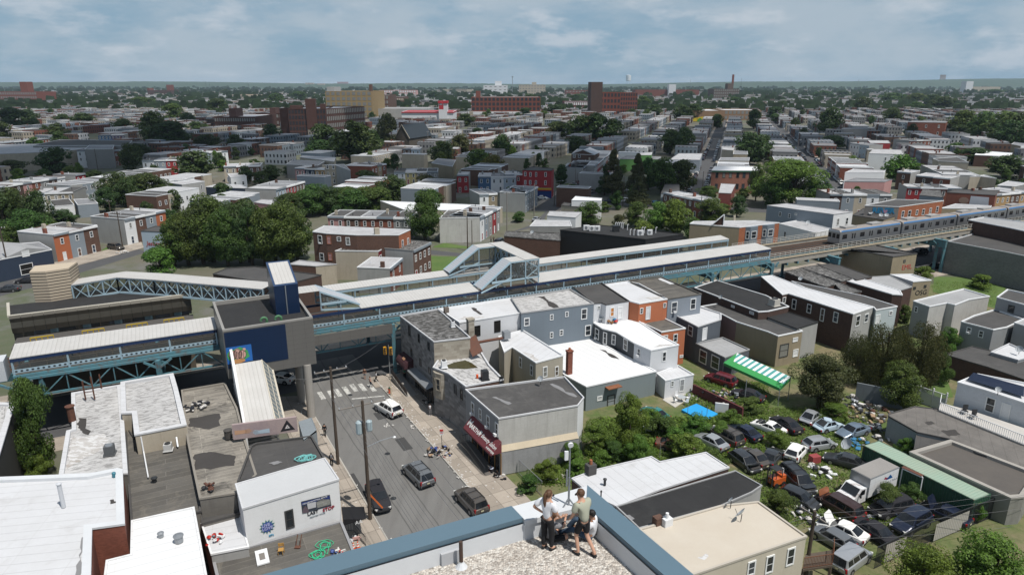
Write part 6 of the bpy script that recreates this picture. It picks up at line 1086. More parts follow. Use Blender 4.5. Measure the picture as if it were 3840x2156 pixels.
b=MB();a,b_,t,n,L=edge(gp_,nre(gp_,'M',270,1200,5.));b.fc([(a.x-n[0]*.02,a.y-n[1]*.02,5.),(b_.x-n[0]*.02,b_.y-n[1]*.02,5.),((a.x+b_.x)/2,(a.y+b_.y)/2,6.4)]);b.fc([(b_.x,b_.y,5.02),(b_.x-n[0]*14,b_.y-n[1]*14,5.02),((a.x+b_.x)/2-n[0]*14,(a.y+b_.y)/2-n[1]*14,6.4),((a.x+b_.x)/2,(a.y+b_.y)/2,6.4)]);b.fc([(a.x-n[0]*14,a.y-n[1]*14,5.02),(a.x,a.y,5.02),((a.x+b_.x)/2,(a.y+b_.y)/2,6.4),((a.x+b_.x)/2-n[0]*14,(a.y+b_.y)/2-n[1]*14,6.4)]);b.bd('gable_roof',RG,go_)
row('M',(-60,415),(650,300),6.6,11,[(c,r)for c,r in zip(['grey','brick','dark brick','pink','brick','grey','dark brick','white'],['grey','grey','white','grey','white','grey','white','grey'])],'of the dim row at the left edge')
row('M',(755,285),(855,268),7,10,[('red','grey')],'at the end of the dim left row')
row('M',(300,470),(735,455),6.4,13,[('white','white'),('cream','white'),('tan','black')],'of the white-roofed group at far left',lab='house')
mb('lean_to_house','low white house with porch roof below the cream one at left','M',4.2,[(540,600),(745,585),(690,520),(500,540)],'white','black',cat='house');mb('porch_house','grey house with metal porch roof among the left trees','M',4.4,[(780,585),(985,570),(930,520),(740,530)],'slate','grey',cat='house')
mb('stucco_block','grey stucco block with small windows and white roof above the trees','M',7.,[(1708,365),(1830,382),(2058,350),(1960,332)],'stucco','white',wins=[(1845,430,1870,470),(1895,430,1925,472),(2018,385,2035,435)])
mb('tall_stucco_house','tall blank grey stucco house behind the dark street trees at left','M',10.,[(850,28),(1130,24),(1150,-14),(900,-14)],'grey','grey');row('M',(770,40),(885,38),9,10,[('white','grey')],'left of the tall blank stucco house',fls=3);row('M',(1130,42),(1262,32),8,9,[('brick','white'),('yellow','white')],'right of the tall blank stucco house')
mb('long_beige_factory','long beige factory wall under a broad white roof at the left edge','I',9.,[(-500,900),(0,880),(520,858),(1230,800),(900,770),(-400,790)],'cream','white')
mb('dark_vault_hall','long hall with dark curved roof and white front, far left','I',10.,[(330,795),(1280,795),(1330,745),(600,735)],'grey','black');row('M',(1430,140),(1780,132),7.5,12,[('white','black'),('slate','grey'),('red','black')],'of three behind the round dark tree')
row('I',(0,770),(500,720),7,10,[('brick','grey'),('navy','grey'),('dark brick','grey'),('brick','grey')],'of the dim terrace above the white factory roof');row('I',(985,690),(1250,685),7,12,[('blue','grey'),('purple','grey')],'above the dark vaulted hall')
row('M',(2250,200),(2620,190),7.,11,[('cream','white'),('brick','white'),('brown brick','grey')],'right of the round dark tree');mb('white_shed_house','small white house with stepped front below the cream one','M',4.5,[(2320,310),(2480,300),(2430,265),(2290,275)],'white','white',cat='house',auto_at=(((2400,350),),dict(fls=1)))
mb('long_white_roof_shed','low shed with long white roof left of the navy walled one','M',4.,[(2070,405),(2500,420),(2420,385),(2200,375)],'navy','white')
row('M',(2030,62),(2290,40),7.,10,[('pale blue','grey'),('slate','white'),('cream','grey'),('white','grey')],'of the small row near the top left trees')
# centre left
n1,n1p=mb('brown_three_storey','three storey brown brick building with white roof behind the platform','N',10.,[(570,855),(705,872),(1010,888),(1435,888),(1552,835),(685,797)],BRB,'white',ends=[(BRO,1500,1000)],wins=[(622,890,668,980,dict(ac=True)),(812,905,858,955),(902,910,948,995),(640,1068,686,1150),(1465,935,1485,1030),(1520,915,1540,1005),(1478,1110,1495,1200),(1530,1085,1550,1180),(708,895,755,985,dict(frame=BRO,pane=PAL['pink'])),(722,1068,768,1150,dict(frame=BRO,pane=PAL['pink']))])
f=at('N',1217,880,10.);b=MB();b.box(f[0],f[1],10.6,1.1,.8,1.6,UA);b.bd('chimney',STC,n1)
mb('cream_stucco_house','house with big cream stucco party wall and dark red front','N',6.7,[(797,1048),(1230,1052),(1350,985),(950,990)],STC,'patchy',cat='house',ends=[(mat('dark_red_front',(.17,.018,.022),.8),1285,1150)],wins=[(1242,1085,1265,1175),(1298,1060,1322,1145),(1258,1230,1280,1320),(1312,1205,1336,1300)])
mb('low_white_roof_wing','low wing with white roof left of the cream party wall','N',4.4,[(328,1182),(600,1202),(808,1182),(440,1142)],BRB,'white',ends=[(STC,700,1240)]);mb('peaked_shop','black pitched roof with white edges behind the elevator tower','A',7.5,[(1925,305),(2330,372),('B',220,415),('B',590,315),('B',0,240),(2050,255)],BRD,RB)
row('N',(1345,1225),(1472,1120),5.6,7,[('brick','white')],'tucked beside the dark red front',wgap=3.2);row('N',(1580,1045),(1758,960),7,9,[('brown brick','patchy')],'right of the orange brick gable end',wgap=1.9)
mb('corner_stucco_house','pale stucco corner house with white roof across the side street','N',6.9,[(1845,722),(2248,712),(2300,680),(1930,640)],STL,'patchy',cat='house')
row('N',(2252,712),(2455,610),6.9,9,[('white','white'),('slate','white'),('grey','grey'),('red','grey'),('grey','white')],'of the row running back from the pale corner house',wgap=2.)
row('N',(720,700),(1548,715),6.6,10,[('pink','black'),('brown brick','black'),('brick','grey'),('brick','black'),('grey','black')],'of the row behind the brown three storey building');mb('long_white_roof_store','very long bright white flat roof behind the tall single tree','N',5.,[(1250,545),(1490,635),(1905,640),(2480,610),(2300,590),(1340,550)],'cream',RW2)
row('N',(390,215),(690,225),7.,9,[('pink','white'),('navy','black'),('ochre','white')],'of the coloured trio in mid distance');mb('cream_block_house','tall cream house with blank grey side beside the ochre one','N',8.6,[(690,185),(805,188),(950,240),(885,178)],'cream','grey',cat='house',ends=[('stucco',900,260)],auto_at=(((745,240),),dict(fls=3)))
mb('brick_long_house','long dark red brick house with white roof in mid distance','N',7.,[(895,190),(1160,198),(1220,185),(1000,160)],BRK,'white',cat='house',auto_at=(((1190,240),),dict(fls=2)));row('N',(1222,185),(1310,172),7,12,[('tan','white'),('brick','white')],'at the right end of the long brick house')
mb('pitched_grey_hall','hall with pale pitched roof left of the coloured trio','N',6.5,[(305,178),(620,190),(690,150),(370,135)],'grey','grey');mb('long_dusty_hall','long low hall with white roof and small upper windows','N',7.,[(440,105),(785,150),(800,110),(470,92)],'cream','white',auto_at=(((600,140),),dict(fls=1,gap=5)))
row('N',(200,430),(490,350),6.6,12,[('pale blue','white'),('red','grey'),('brown brick','grey')],'of the short row above the left tree mass');mb('navy_long_house','navy sided long house with grey roof above the left trees','N',6.,[(-30,430),(205,432),(250,390),(20,380)],'navy','grey',cat='house');mb('dim_white_roof_house','house with dusty white roof left of the tree mass','N',5.5,[(-20,560),(260,600),(310,545),(60,530)],'pink','white',cat='house')
row('N',(2020,285),(2140,285),7.2,11,[('red','white')],'by itself with a blank side wall',wgap=2.);row('N',(2235,300),(2620,300),6.6,11,[('blue','white'),('white','grey'),('pale blue','grey')],'of the row left of the red corner building')
row('N',(1390,255),(1830,250),5.5,12,[('white','black'),('yellow','white'),('tan','black'),('grey','black')],'of the low mixed row in mid distance',lab='house');mb('grey_hip_building','low grey building with flat pale roof and vent pipes by the bright tree','N',6.,[(1765,165),(1975,200),(2010,135),(1830,120)],'tan','grey');row('N',(1470,22),(1650,22),9,9,[('brown brick','grey'),('pale blue','white')],'of the tall pair in the centre',fls=3)
row('N',(2250,480),(2430,470),6.2,12,[('white','grey'),('tan','grey')],'at the yard of parked cars',wgap=2.)
# centre right
pk,pkp=mb('red_corner_building','three storey crimson corner building with blue ground floor and yellow band','O',10.6,[(105,238),(398,242),(422,222),(210,200)],PAL['red'],'black',wins=[(122,255,145,300),(175,258,197,305),(232,258,253,305),(325,258,350,305),(122,338,145,385),(172,338,195,385),(230,340,252,385),(325,340,348,390)])
a,b_,t,n,L=edge(pkp,nre(pkp,'O',250,320,10.6))
for nm,z0,z1,m,off in(('blue_ground_floor',.1,4.1,mat('royal_blue',(.015,.045,.2),.7),.05),('yellow_sign_band',3.3,4.,mat('sign_yellow',(.5,.32,.03),.7),.5),('red_sign_band',3.0,3.35,mat('sign_red',(.4,.03,.02),.7),.55)):b=MB();b.box((a.x+b_.x)/2+n[0]*off/2,(a.y+b_.y)/2+n[1]*off/2,(z0+z1)/2,L+.2,off+.1,z1-z0,math.atan2(t[1],t[0]));b.bd(nm,m,pk)
row('O',(-60,280),(105,275),7,10,[('brick','white'),('red','white')],'left of the crimson corner building');mb('grey_row_end','long grey stucco house end with bay windows at the cross street','O',6.8,[(-60,440),(130,468),(150,440),(0,410)],'stucco','grey',cat='house');row('O',(132,468),(258,402),6.8,9,[('slate','grey'),('grey','grey'),('slate','grey')],'of the row facing the cross street',wgap=2.)
gh,ghp=mb('gabled_brick_house','dark brick house with white edged gable','K',9.5,[(598,880),(832,888),(880,850),(660,830)],BRB,'grey',cat='house',wins=[(612,880,640,920),(665,880,690,920),(612,945,640,990),(665,945,690,990)])
a,b_,t,n,L=edge(ghp,nre(ghp,'K',720,930,9.5));ap=((a.x+b_.x)/2,(a.y+b_.y)/2,11.6);b=MB();b.fc([(a.x,a.y,9.5),(b_.x,b_.y,9.5),ap]);b.bd('gable',BRB,gh);b=MB();bk=14
for q in(a,b_):b.fc([(q.x,q.y,9.55),(ap[0],ap[1],11.7),(ap[0]-n[0]*bk,ap[1]-n[1]*bk,11.7),(q.x-n[0]*bk,q.y-n[1]*bk,9.55)]);b.bar((q.x+n[0]*.1,q.y+n[1]*.1,9.55),(ap[0]+n[0]*.1,ap[1]+n[1]*.1,11.7),.3)
b.bd('gable_roof',RW,gh)
mb('grey_row_corner','grey stucco corner house with white roof by the pines','O',7.,[(520,205),(715,212),(745,190),(560,165)],STL,'white',cat='house');row('O',(718,212),(790,152),7.,8,[('brown brick','white'),('dark brick','white'),('brown brick','grey')],'of the row beside the grey stucco corner house',wgap=2.);row('O',(830,195),(1015,40),7.,11,[(c,r)for c,r in zip(['grey','red','brown brick','slate','brick','grey','brown brick'],['white','white','grey','white','grey','white','white'])],'of the row behind the gabled brick house',wgap=2.)
mb('green_building','bright green low building with parapet and green upper box behind the pines','O',6.,[(1085,125),(1490,130),(1500,100),(1150,95)],PAL['green'],'grey');mb('green_upper_room','green rooftop room with a dark door on the green building','O',8.5,[(1285,85),(1400,85),(1410,60),(1300,60)],PAL['green'],'white',cat='house')
lb_,lbp=mb('long_brick_shop','long two storey red brick building with dark arched windows and white roof','O',9.2,[(2010,240),(2500,242),(2520,205),(2040,200)],mat('shop_brick',(.27,.12,.085),.9,'brick'),RW2,wins=[(x-16,260,x+16,318,dict(frame=FRD))for x in(2062,2132,2198,2272,2336,2400,2466)]+[(x-16,372,x+16,432,dict(frame=FRD))for x in(2055,2130,2265,2325,2390)])
a,b_,t,n,L=edge(lbp,nre(lbp,'O',2250,350,9.2));b=MB();b.box((a.x+b_.x)/2+n[0]*.15,(a.y+b_.y)/2+n[1]*.15,8.75,L,.3,.5,math.atan2(t[1],t[0]));b.bd('green_cornice',mat('dark_green_paint',(.03,.09,.05),.7),lb_)
mb('red_roof_terrace_house','small house with white roof and dark red end before the long brick building','O',6.5,[(2080,465),(2205,470),(2248,380),(2105,372)],mat('dull_red_wall',(.2,.06,.05),.9),'white',cat='house')
mb('tan_corner_house','tan and white corner houses above the long brick building','O',9.,[(2110,30),(2225,40),(2240,12),(2130,5)],'cream','white',cat='house');mb('tan_low_building','low tan and brick building with white edge above the long brick one','O',6.5,[(2080,138),(2385,142),(2390,110),(2100,112)],'cream','grey',ends=());mb('tan_mid_building','plain tan house with grey roof right of the cream one','O',8.,[(2225,75),(2372,78),(2370,48),(2235,40)],'tan','grey',cat='house')
blk,blkp=mb('black_sided_building','large black sided building with rooftop air conditioners behind the overpass','O',7.4,[(485,838),(1345,932),(1728,880),(872,788)],mat('black_siding',(.022,.023,.026),.7,'siding',amt=.1),RK,cop=RK)
for i,(x,y,s)in enumerate(((748,815,1),(805,822,1),(860,822,.8),(1290,868,1),(1385,862,.8))):
 f=at('O',x,y+22,7.4);v_=tg('condenser_unit','white rooftop condenser, %s from the left on the black sided building'%ORD[i],'air conditioner',f,'condensers on the black building');b=MB();b.box(f[0],f[1],7.95,1.5*s,.6,1.2,R(8));b.bd('case',WHITE,v_);b=MB();b.tube([(f[0]-.15,f[1]-.33,7.98),(f[0]-.15,f[1]-.37,7.98)],.42*s,14);b.bd('fan_grille',GREYM,v_)
f=at('O',1045,850,7.4);v_=tg('black_vent_box','black rooftop box among the white pipes','vent',f);b=MB();b.box(*f[:2],8.,1.5,1.2,1.4,R(8));b.box(*f[:2],8.75,1.6,1.3,.1,R(8));b.bd('case',DARKM,v_)
for i,(x,y)in enumerate(((1040,800),(1060,800),(1078,800),(1098,800),(1115,805),(1188,870),(1225,872),(1330,850),(1305,850),(1445,850),(1160,820))):
 f=at('O',x,y+20,7.4);v_=tg('vent_pipe','white goose-neck vent pipe, %s from the left on the black building roof'%ORD[i],'pipe',f,'white vent pipes');b=MB();b.tube([f,(f[0],f[1],8.7),(f[0]+.15,f[1],8.85),(f[0]+.3,f[1],8.75)],.1,7);b.bd('pipe',WHITE,v_)
mb('brown_low_building','low brown brick building with patchy grey roof left of the black one','O',6.,[(-80,900),(485,945),(482,870),(-60,850)],BRB,'patchy');mb('white_flat_shop','low building with crumpled white roof beside the silver car','O',5.,[(180,800),(600,800),(580,745),(235,740)],'grey','white');mb('white_wall_shop','low white walled building with pale blue roof behind the small tree','O',5.,[(352,695),(640,715),(700,660),(380,650)],WHITE,'white')
mb('tan_flat_shop','small tan building with black roof near the white box building','O',4.4,[(495,590),(760,620),(820,600),(530,560)],'cream','black');mb('white_box_building','white box-like building with ribbed roof at the cross street','O',6.2,[(600,540),(895,545),(905,520),(640,500)],WHITE,RW2)
tn,tnp=mb('tan_bay_building','tan stucco corner building with white roof and blue bay windows by the platform end','O',8.4,[(1790,775),(2290,812),('Q',115,765),('Q',-120,745),(1830,752)],STT,'white',ends=[(BRO,2350,900)])
a,b_,t,n,L=edge(tnp,nre(tnp,'O',2400,880,8.4))
for j,u in enumerate((.3,.72)):
 c_=(a.x+t[0]*L*u,a.y+t[1]*L*u);hw=L*.15;pb=[(c_[0]-t[0]*hw,c_[1]-t[1]*hw),(c_[0]-t[0]*hw*.6+n[0]*.9,c_[1]-t[1]*hw*.6+n[1]*.9),(c_[0]+t[0]*hw*.6+n[0]*.9,c_[1]+t[1]*hw*.6+n[1]*.9),(c_[0]+t[0]*hw,c_[1]+t[1]*hw)]
 b=MB();b.prs(pb,3.5,8.3);b.bd('bay_window',SBL,tn)
 for e in range(3):p_,q_=Vector(pb[e]),Vector(pb[e+1]);d_=(q_-p_);w_=d_.length;d_.normalize();m_=(p_+q_)/2;window(tn,(m_.x,m_.y,6.3),(d_.x,d_.y),(d_.y,-d_.x),w_*.7,1.9)
f=at('O',2235,745,8.4);b=MB();b.box(*f[:2],9.,.5,.5,1.4);b.bd('chimney',STC,tn);a0_,a1_=at('O',2010,788,8.5),at('O',2125,792,8.5);b=MB();b.fc([a0_,a1_,a1_[:2]+(11.2,)]);b.fc([a0_,a1_[:2]+(11.2,),a1_]);b.bd('brick_gable',BRB,tn);b=MB();b.bar(a0_,a1_[:2]+(11.2,),.5,.15);b.bar(a1_,a1_[:2]+(11.2,),.5,.2);b.bd('gable_trim',TRIM,tn)
mb('black_roof_cottage','small cottage with black roof between white parapets near the pines','O',5.8,[(1500,470),(1690,462),(1680,378),(1540,380)],'slate','black',cat='house');row('O',(1525,462),(1930,545),6.2,7,[('brown brick','white'),('brick','white'),('brown brick','white'),('brick','white')],'of the stepped brick row by the street lamp',wgap=2.2)
mb('blue_grey_shop','grey blue house with white roof left of the long street','O',6.6,[(1590,130),(1890,135),(1915,70),(1680,70)],'slate','white',cat='house')
# right
gs,gsp=mb('blue_grey_long_house','long blue-grey sided house with white roof behind the train nose','Q',9.,[(-10,592),(662,682),(855,655),(200,572)],SDB,'white',cat='house',ends=[(WHITE,760,760)],wins=[(108,655,136,705),(202,672,230,722),(268,668,294,692),(690,720,716,795),(780,712,806,785)]);mb('low_white_roof_annex','low annex with white roof and black eave in front of the blue-grey house','Q',6.,[(115,775),(480,868),(650,830),(300,740)],WHITE,'white',wins=[(158,850,184,920)])
rg,rgp=mb('graffiti_brick_building','brick building with black roof and bright blue graffiti on its grey end wall','Q',8.,[(975,592),(1320,605),(1765,545),(1280,530)],mat('end_grey',(.22,.21,.2),.9,'stucco'),RB,ends=[(BRO,1550,640)],wins=[(1340,645,1370,715),(1405,640,1438,710),(1485,635,1510,690),(1548,625,1575,690),(1620,615,1645,680),(1688,600,1715,665)])
p0,p1=Vector(at('Q',975,592,8.)),Vector(at('Q',1320,605,8.));t_=(p1-p0).normalized();n_=Vector((t_.y,-t_.x,0));L=(p1-p0).length
let_('REVER',rg,tuple(p0+t_*L*.24+n_*.06+Vector((0,0,-2.))),t_,(0,0,1),2.1,mat('graffiti_blue',(.02,.2,.38),.7),bold=.09,name='graffiti');b=MB();hq=p0+t_*L*.62+n_*.08+Vector((0,0,-1.6));b.fc([tuple(hq+t_*x*1.3+Vector((0,0,y*1.5)))for x,y in hp]);b.bd('graffiti_heart',mat('graffiti_pink',(.4,.22,.32),.7),rg)
mb('low_dark_roof_store','low dark roofed store with satellite dishes below the graffiti wall','Q',5.2,[(850,690),(1165,735),(1310,690),(960,620)],'tan','black')
row('Q',(625,478),(1250,480),7.4,11,[('dark brick','white'),('slate','black'),('cream','white'),('white','black'),('grey','patchy')],'of the bay-fronted row above the train',wgap=2.2);row('Q',(1400,405),(1950,420),6.8,9,[('red','white'),('red','grey'),('brick','black'),('grey','white')],'of the red row right of the bay-fronted one');mb('low_patchy_house','house with patchy white roof in front of the red row','Q',6.5,[(1525,490),(1765,512),(1735,440),(1560,430)],'slate','patchy',cat='house')
bm,bmp=mb('mural_brick_building','long brick building with a white patch painted on its side wall by the train','Q',8.,[(1800,460),(2290,490),(2330,440),(1880,430)],BRK,'black',ends=());a,b_,t,n,L=edge(bmp,nre(bmp,'Q',2050,530,8.));b=MB()
for u0,u1,z0,z1 in((.5,.9,4.2,7.2),):b.fc([(a.x+t[0]*L*u+n[0]*.04,a.y+t[1]*L*u+n[1]*.04,z_)for u,z_ in((u0,z0),(u1,z0+.1),(u1-.02,z1),(u0+.01,z1+.1))])
b.bd('painted_patch',mat('pale_painted_patch',(.5,.52,.56),.8),bm);b=MB();b.fc([(a.x+t[0]*(L*.38+math.cos(q)*1.4)+n[0]*.04,a.y+t[1]*(L*.38+math.cos(q)*1.4)+n[1]*.04,5.7+math.sin(q)*1.1)for q in(math.pi*2*i/10 for i in range(10))]);b.bd('painted_face',mat('tan_painted',(.3,.2,.15),.8),bm)
mb('white_roof_annex','low annex with pale roof below the brick mural wall','Q',5.,[(1740,620),(2230,625),(2250,595),(1890,575)],'tan','white');row('Q',(2250,485),(2640,450),7.6,10,[('ochre','grey'),('ochre','black'),('brown brick','white'),('ochre','white')],'of the ochre row above the train at right',wgap=2.)
mb('white_wing_house','white house with cut end and grey roof, above the red row','Q',7.,[(775,262),(1165,262),(1182,240),(860,225)],'white','white',cat='house',ends=());mb('white_stucco_hall','broad white hall with two small windows at mid right','L',8.,[(1015,875),(1368,885),(1340,838),(1060,830)],WHITE,'white',auto_at=(((1200,920),),dict(fls=1,gap=9,zs=[5.5])));mb('red_side_house','house with crimson side wall and white roof at mid right','L',8.2,[(1030,770),(1232,772),(1210,745),(1005,742)],'red','white',cat='house')
row('L',(830,770),(1022,790),8.,10,[('white','grey'),('pale blue','grey')],'left of the crimson side wall');mb('grey_blank_hall','blank pale grey hall with flat roof at mid right','L',9.,[(735,632),(1003,628),(1000,612),(760,615)],'grey','grey')
hr,hrp=mb('red_brick_hotel','three storey red brick building with white windows and flat pale roof at right','L',12.5,[(1408,560),(1790,566),(1812,548),(1450,545)],BRK,'grey',auto_at=(((1600,640),),dict(zs=[4.2,9.6],gap=8.,h=2.2,w_=1.3)))
row('L',(1420,745),(1640,738),7.5,12,[('brick','grey'),('brown brick','black'),('brick','grey')],'before the three storey red brick building');mb('long_white_roofs','cluster of low houses with bright white roofs by the right trees','L',6.,[(2080,890),(2440,905),(2460,870),(2120,845)],'brown brick',RW2,cat='house');mb('brown_right_house','brown house with white end at the right edge','L',8.5,[(2450,780),(2545,800),(2640,780),(2480,762)],'tan','grey',cat='house',ends=[(WHITE,2560,830)])
row('Q',(1300,250),(1440,262),7.4,10,[('brown brick','white')],'with white parapet right of the bright green tree',wgap=3);row('Q',(1490,290),(1840,320),6.6,13,[('dark brick','white'),('brick','white')],'of the pair with scrawled roof parapets',wgap=9);mb('tan_party_house','tan house with boarded side right of the scrawled roofs','Q',8.5,[(1660,120),(1720,145),(2020,160),(1900,105)],'cream','black',cat='house');row('Q',(2130,290),(1870,195),7,13,[('brown brick','white'),('slate','black'),('grey','white'),('brown brick','white')],'of the row facing left at the right side',wgap=2.)
mb('ochre_end_house','house end painted tan with ivy beside it at far right','Q',6.8,[(2035,300),(2145,300),(2300,320),(2180,285)],'cream','white',cat='house');mb('grey_gable_house','grey house with sloped gable end at the right edge','Q',7.,[(2310,390),(2480,400),(2620,370),(2420,345)],'grey','white',cat='house');mb('pink_low_house','low pinkish house with grey roof left of the bay-fronted row','Q',5.6,[(770,352),(1175,355),(1250,330),(880,318)],'pink','grey',cat='house')
# where the trees stand (crop: x, top, foot, width, leaf)
LDK=lfm('leaf_dark',(.036,.066,.018),(.068,.11,.028));LMD=lfm('leaf_mid',(.05,.095,.02),(.095,.155,.032));LBR=lfm('leaf_bright',(.08,.15,.022),(.14,.225,.038));LOL=lfm('leaf_olive',(.055,.066,.022),(.1,.108,.038));LYL=lfm('leaf_yellow',(.09,.11,.02),(.15,.17,.035));BARK=mat('bark',(.08,.062,.047),.95,amt=.4)
D_,M_,B_,O_,Y_=LDK,LMD,LBR,LOL,LYL
SPEC={'M':((1900,640,1180,540,M_),(2150,470,1150,640,M_),(2420,560,1160,440,D_),(1620,1030,1290,350,B_),(1760,760,1190,380,M_),(2050,540,1170,520,D_),(2300,620,1190,460,M_),(2540,600,1180,460,D_),(1700,640,800,300,D_),(300,640,960,380,M_),(60,480,860,260,D_),(1310,320,600,300,D_),(150,430,830,380,D_),(420,450,830,320,D_),(650,640,790,320,D_),(130,800,990,220,M_),(1200,270,570,350,D_),(1450,280,570,400,D_),(1640,330,560,280,D_),(1080,420,650,240,D_),(1970,60,345,420,D_),(570,20,270,320,D_),(150,140,300,320,D_),(1340,-20,240,250,D_),(960,245,370,200,D_),(2480,200,370,160,D_),(2210,70,210,150,D_),(20,560,800,220,D_)),'N':((300,550,1180,680,M_),(90,640,1180,330,M_),(-60,560,1150,400,D_),(200,590,1150,480,M_),(420,660,1130,380,D_),(500,450,700,360,M_),(750,420,670,360,D_),(1000,440,670,360,M_),(1240,420,660,320,M_),(330,480,760,300,D_),(1700,430,940,480,M_),(620,390,640,350,M_),(880,415,640,380,M_),(1120,410,640,320,M_),(1380,300,570,350,D_),(1120,245,410,240,D_),(480,470,620,240,M_),(1260,560,660,260,M_),(160,195,330,200,D_),(40,255,380,150,D_),(330,200,280,120,D_),(1720,290,460,220,O_),(2000,340,440,120,M_),(2450,320,430,200,M_),(1400,80,240,110,D_)),'I':((600,580,750,240,D_),(150,420,630,330,D_),(1560,430,780,320,D_),(1720,560,810,400,D_),(2000,560,690,240,D_),(1250,530,670,220,D_),(2080,690,830,280,D_),(1390,780,900,300,D_),(850,470,600,240,D_),(640,480,580,170,D_),(1080,340,420,200,D_),(1740,380,560,220,M_),(1440,310,420,240,M_),(2190,310,490,220,D_),(2270,200,290,140,D_),(300,440,600,200,D_),(820,380,430,220,D_),(40,560,740,200,D_),(1900,470,600,200,D_),(2380,690,860,200,D_),(560,280,330,200,D_),(1820,640,800,240,D_)),'J':((700,590,870,280,D_),(1010,570,960,460,D_),(1320,390,830,260,O_),(170,590,760,230,D_),(640,750,900,320,D_),(1870,760,960,300,D_),(2110,480,600,210,D_),(2060,690,900,230,O_),(2250,840,1060,270,M_),(2380,900,1090,270,Y_),(2470,690,900,210,D_),(310,540,670,130,D_),(1790,250,340,160,D_),(200,240,380,160,M_),(450,250,340,160,M_),(930,460,640,200,O_),(2300,460,540,90,M_),(820,700,900,240,D_),(1180,650,900,240,D_),(2220,620,700,110,D_)),'K':((480,560,730,270,D_),(680,505,745,300,D_),(850,480,745,280,D_),(1010,540,745,250,D_),(1700,390,550,200,D_),(1830,380,550,200,D_),(1430,390,500,150,D_),(1590,640,880,240,D_),(1720,630,900,240,D_),(2380,680,980,300,D_),(2500,700,950,250,D_),(2430,440,625,160,D_),(450,390,480,200,D_),(130,420,500,140,D_),(320,450,520,130,M_),(1320,240,430,160,M_),(1780,220,330,110,D_),(2230,310,390,120,M_),(1200,430,500,120,D_),(180,270,390,200,D_),(660,280,350,200,M_),(640,710,860,240,D_),(760,760,860,160,D_),(2430,310,380,110,M_)),'O':((1500,130,470,320,M_),(1680,150,460,330,D_),(770,570,780,300,M_),(1240,570,800,220,M_),(1450,570,850,300,B_),(1630,555,865,340,B_),(2000,530,755,350,M_),(1980,400,520,240,M_),(2260,500,700,170,D_),(490,190,390,160,D_),(2450,190,540,160,M_),(1370,130,430,200,M_),(1080,690,800,160,O_),(70,660,750,150,M_),(600,380,450,140,M_)),'Q':((222,122,600,790,B_),(470,330,590,320,M_),(60,300,610,300,M_),(1300,95,345,280,B_),(1640,325,392,120,M_),(2050,20,165,320,D_),(2380,95,310,400,D_),(2220,300,410,190,D_),(510,10,110,80,D_),(1480,170,230,150,B_)),'L':((600,420,690,240,D_),(1240,420,585,200,D_),(1740,300,450,230,D_),(1950,450,710,320,M_),(2150,470,740,300,M_),(2340,430,790,400,M_),(2540,400,810,320,D_),(560,180,320,200,M_),(340,330,390,230,D_),(110,350,430,140,D_),(50,410,530,160,D_),(950,310,460,190,D_),(1450,600,700,160,D_),(660,700,820,250,D_),(260,520,650,100,D_),(350,620,745,110,D_),(1000,190,270,210,D_),(740,230,320,150,D_),(1250,250,370,280,M_),(1500,270,380,220,M_),(1900,590,720,200,D_),(1650,240,400,200,D_),(2260,200,290,200,M_),(1490,360,450,180,M_),(2420,560,840,300,D_),(1880,770,880,200,M_))}
OCC=[]
for k,L in SPEC.items():
 for x,yt,yb,w_,lf in L:p=at(k,x,yb,.3);OCC.append((p[0],p[1],math.dist(at(k,x-w_/2,yb,.3),at(k,x+w_/2,yb,.3))*.36))
# the far city
FG2='old mills and factories on the skyline'
OCC+=[(o.location.x,o.location.y,max(6,max((c.dimensions.x+c.dimensions.y)/3.2 for c in o.children)if o.children else 6))for o in bpy.data.objects if o.parent is None and o.get('category')in('house','building','garage')]
WPAT=None
def fcd(name,col,pu=2.3,pv=3.1,wu=.42,wv=.5,dark=(.03,.033,.04),amt=.25):
 m=mat(name,col,.88,'plain',amt=amt);t=m.node_tree;N=t.nodes.new;L=t.links.new;b=t.nodes['Principled BSDF'];src=b.inputs['Base Color'].links[0].from_socket
 s=N('ShaderNodeSeparateXYZ');L(N('ShaderNodeUVMap').outputs[0],s.inputs[0]);r=[]
 for ax,per,wd in((0,pu,wu),(1,pv,wv)):
  d=N('ShaderNodeMath');d.operation='DIVIDE';L(s.outputs[ax],d.inputs[0]);d.inputs[1].default_value=per;f=N('ShaderNodeMath');f.operation='FRACT';L(d.outputs[0],f.inputs[0]);g=N('ShaderNodeMath');g.operation='COMPARE';L(f.outputs[0],g.inputs[0]);g.inputs[1].default_value=.55;g.inputs[2].default_value=wd/2;r.append(g.outputs[0])
 q=N('ShaderNodeMath');q.operation='MULTIPLY';L(r[0],q.inputs[0]);L(r[1],q.inputs[1]);x=N('ShaderNodeMix');x.data_type='RGBA';L(q.outputs[0],x.inputs[0]);L(src,x.inputs[6]);x.inputs[7].default_value=dark+(1,);L(x.outputs[2],b.inputs['Base Color']);return m
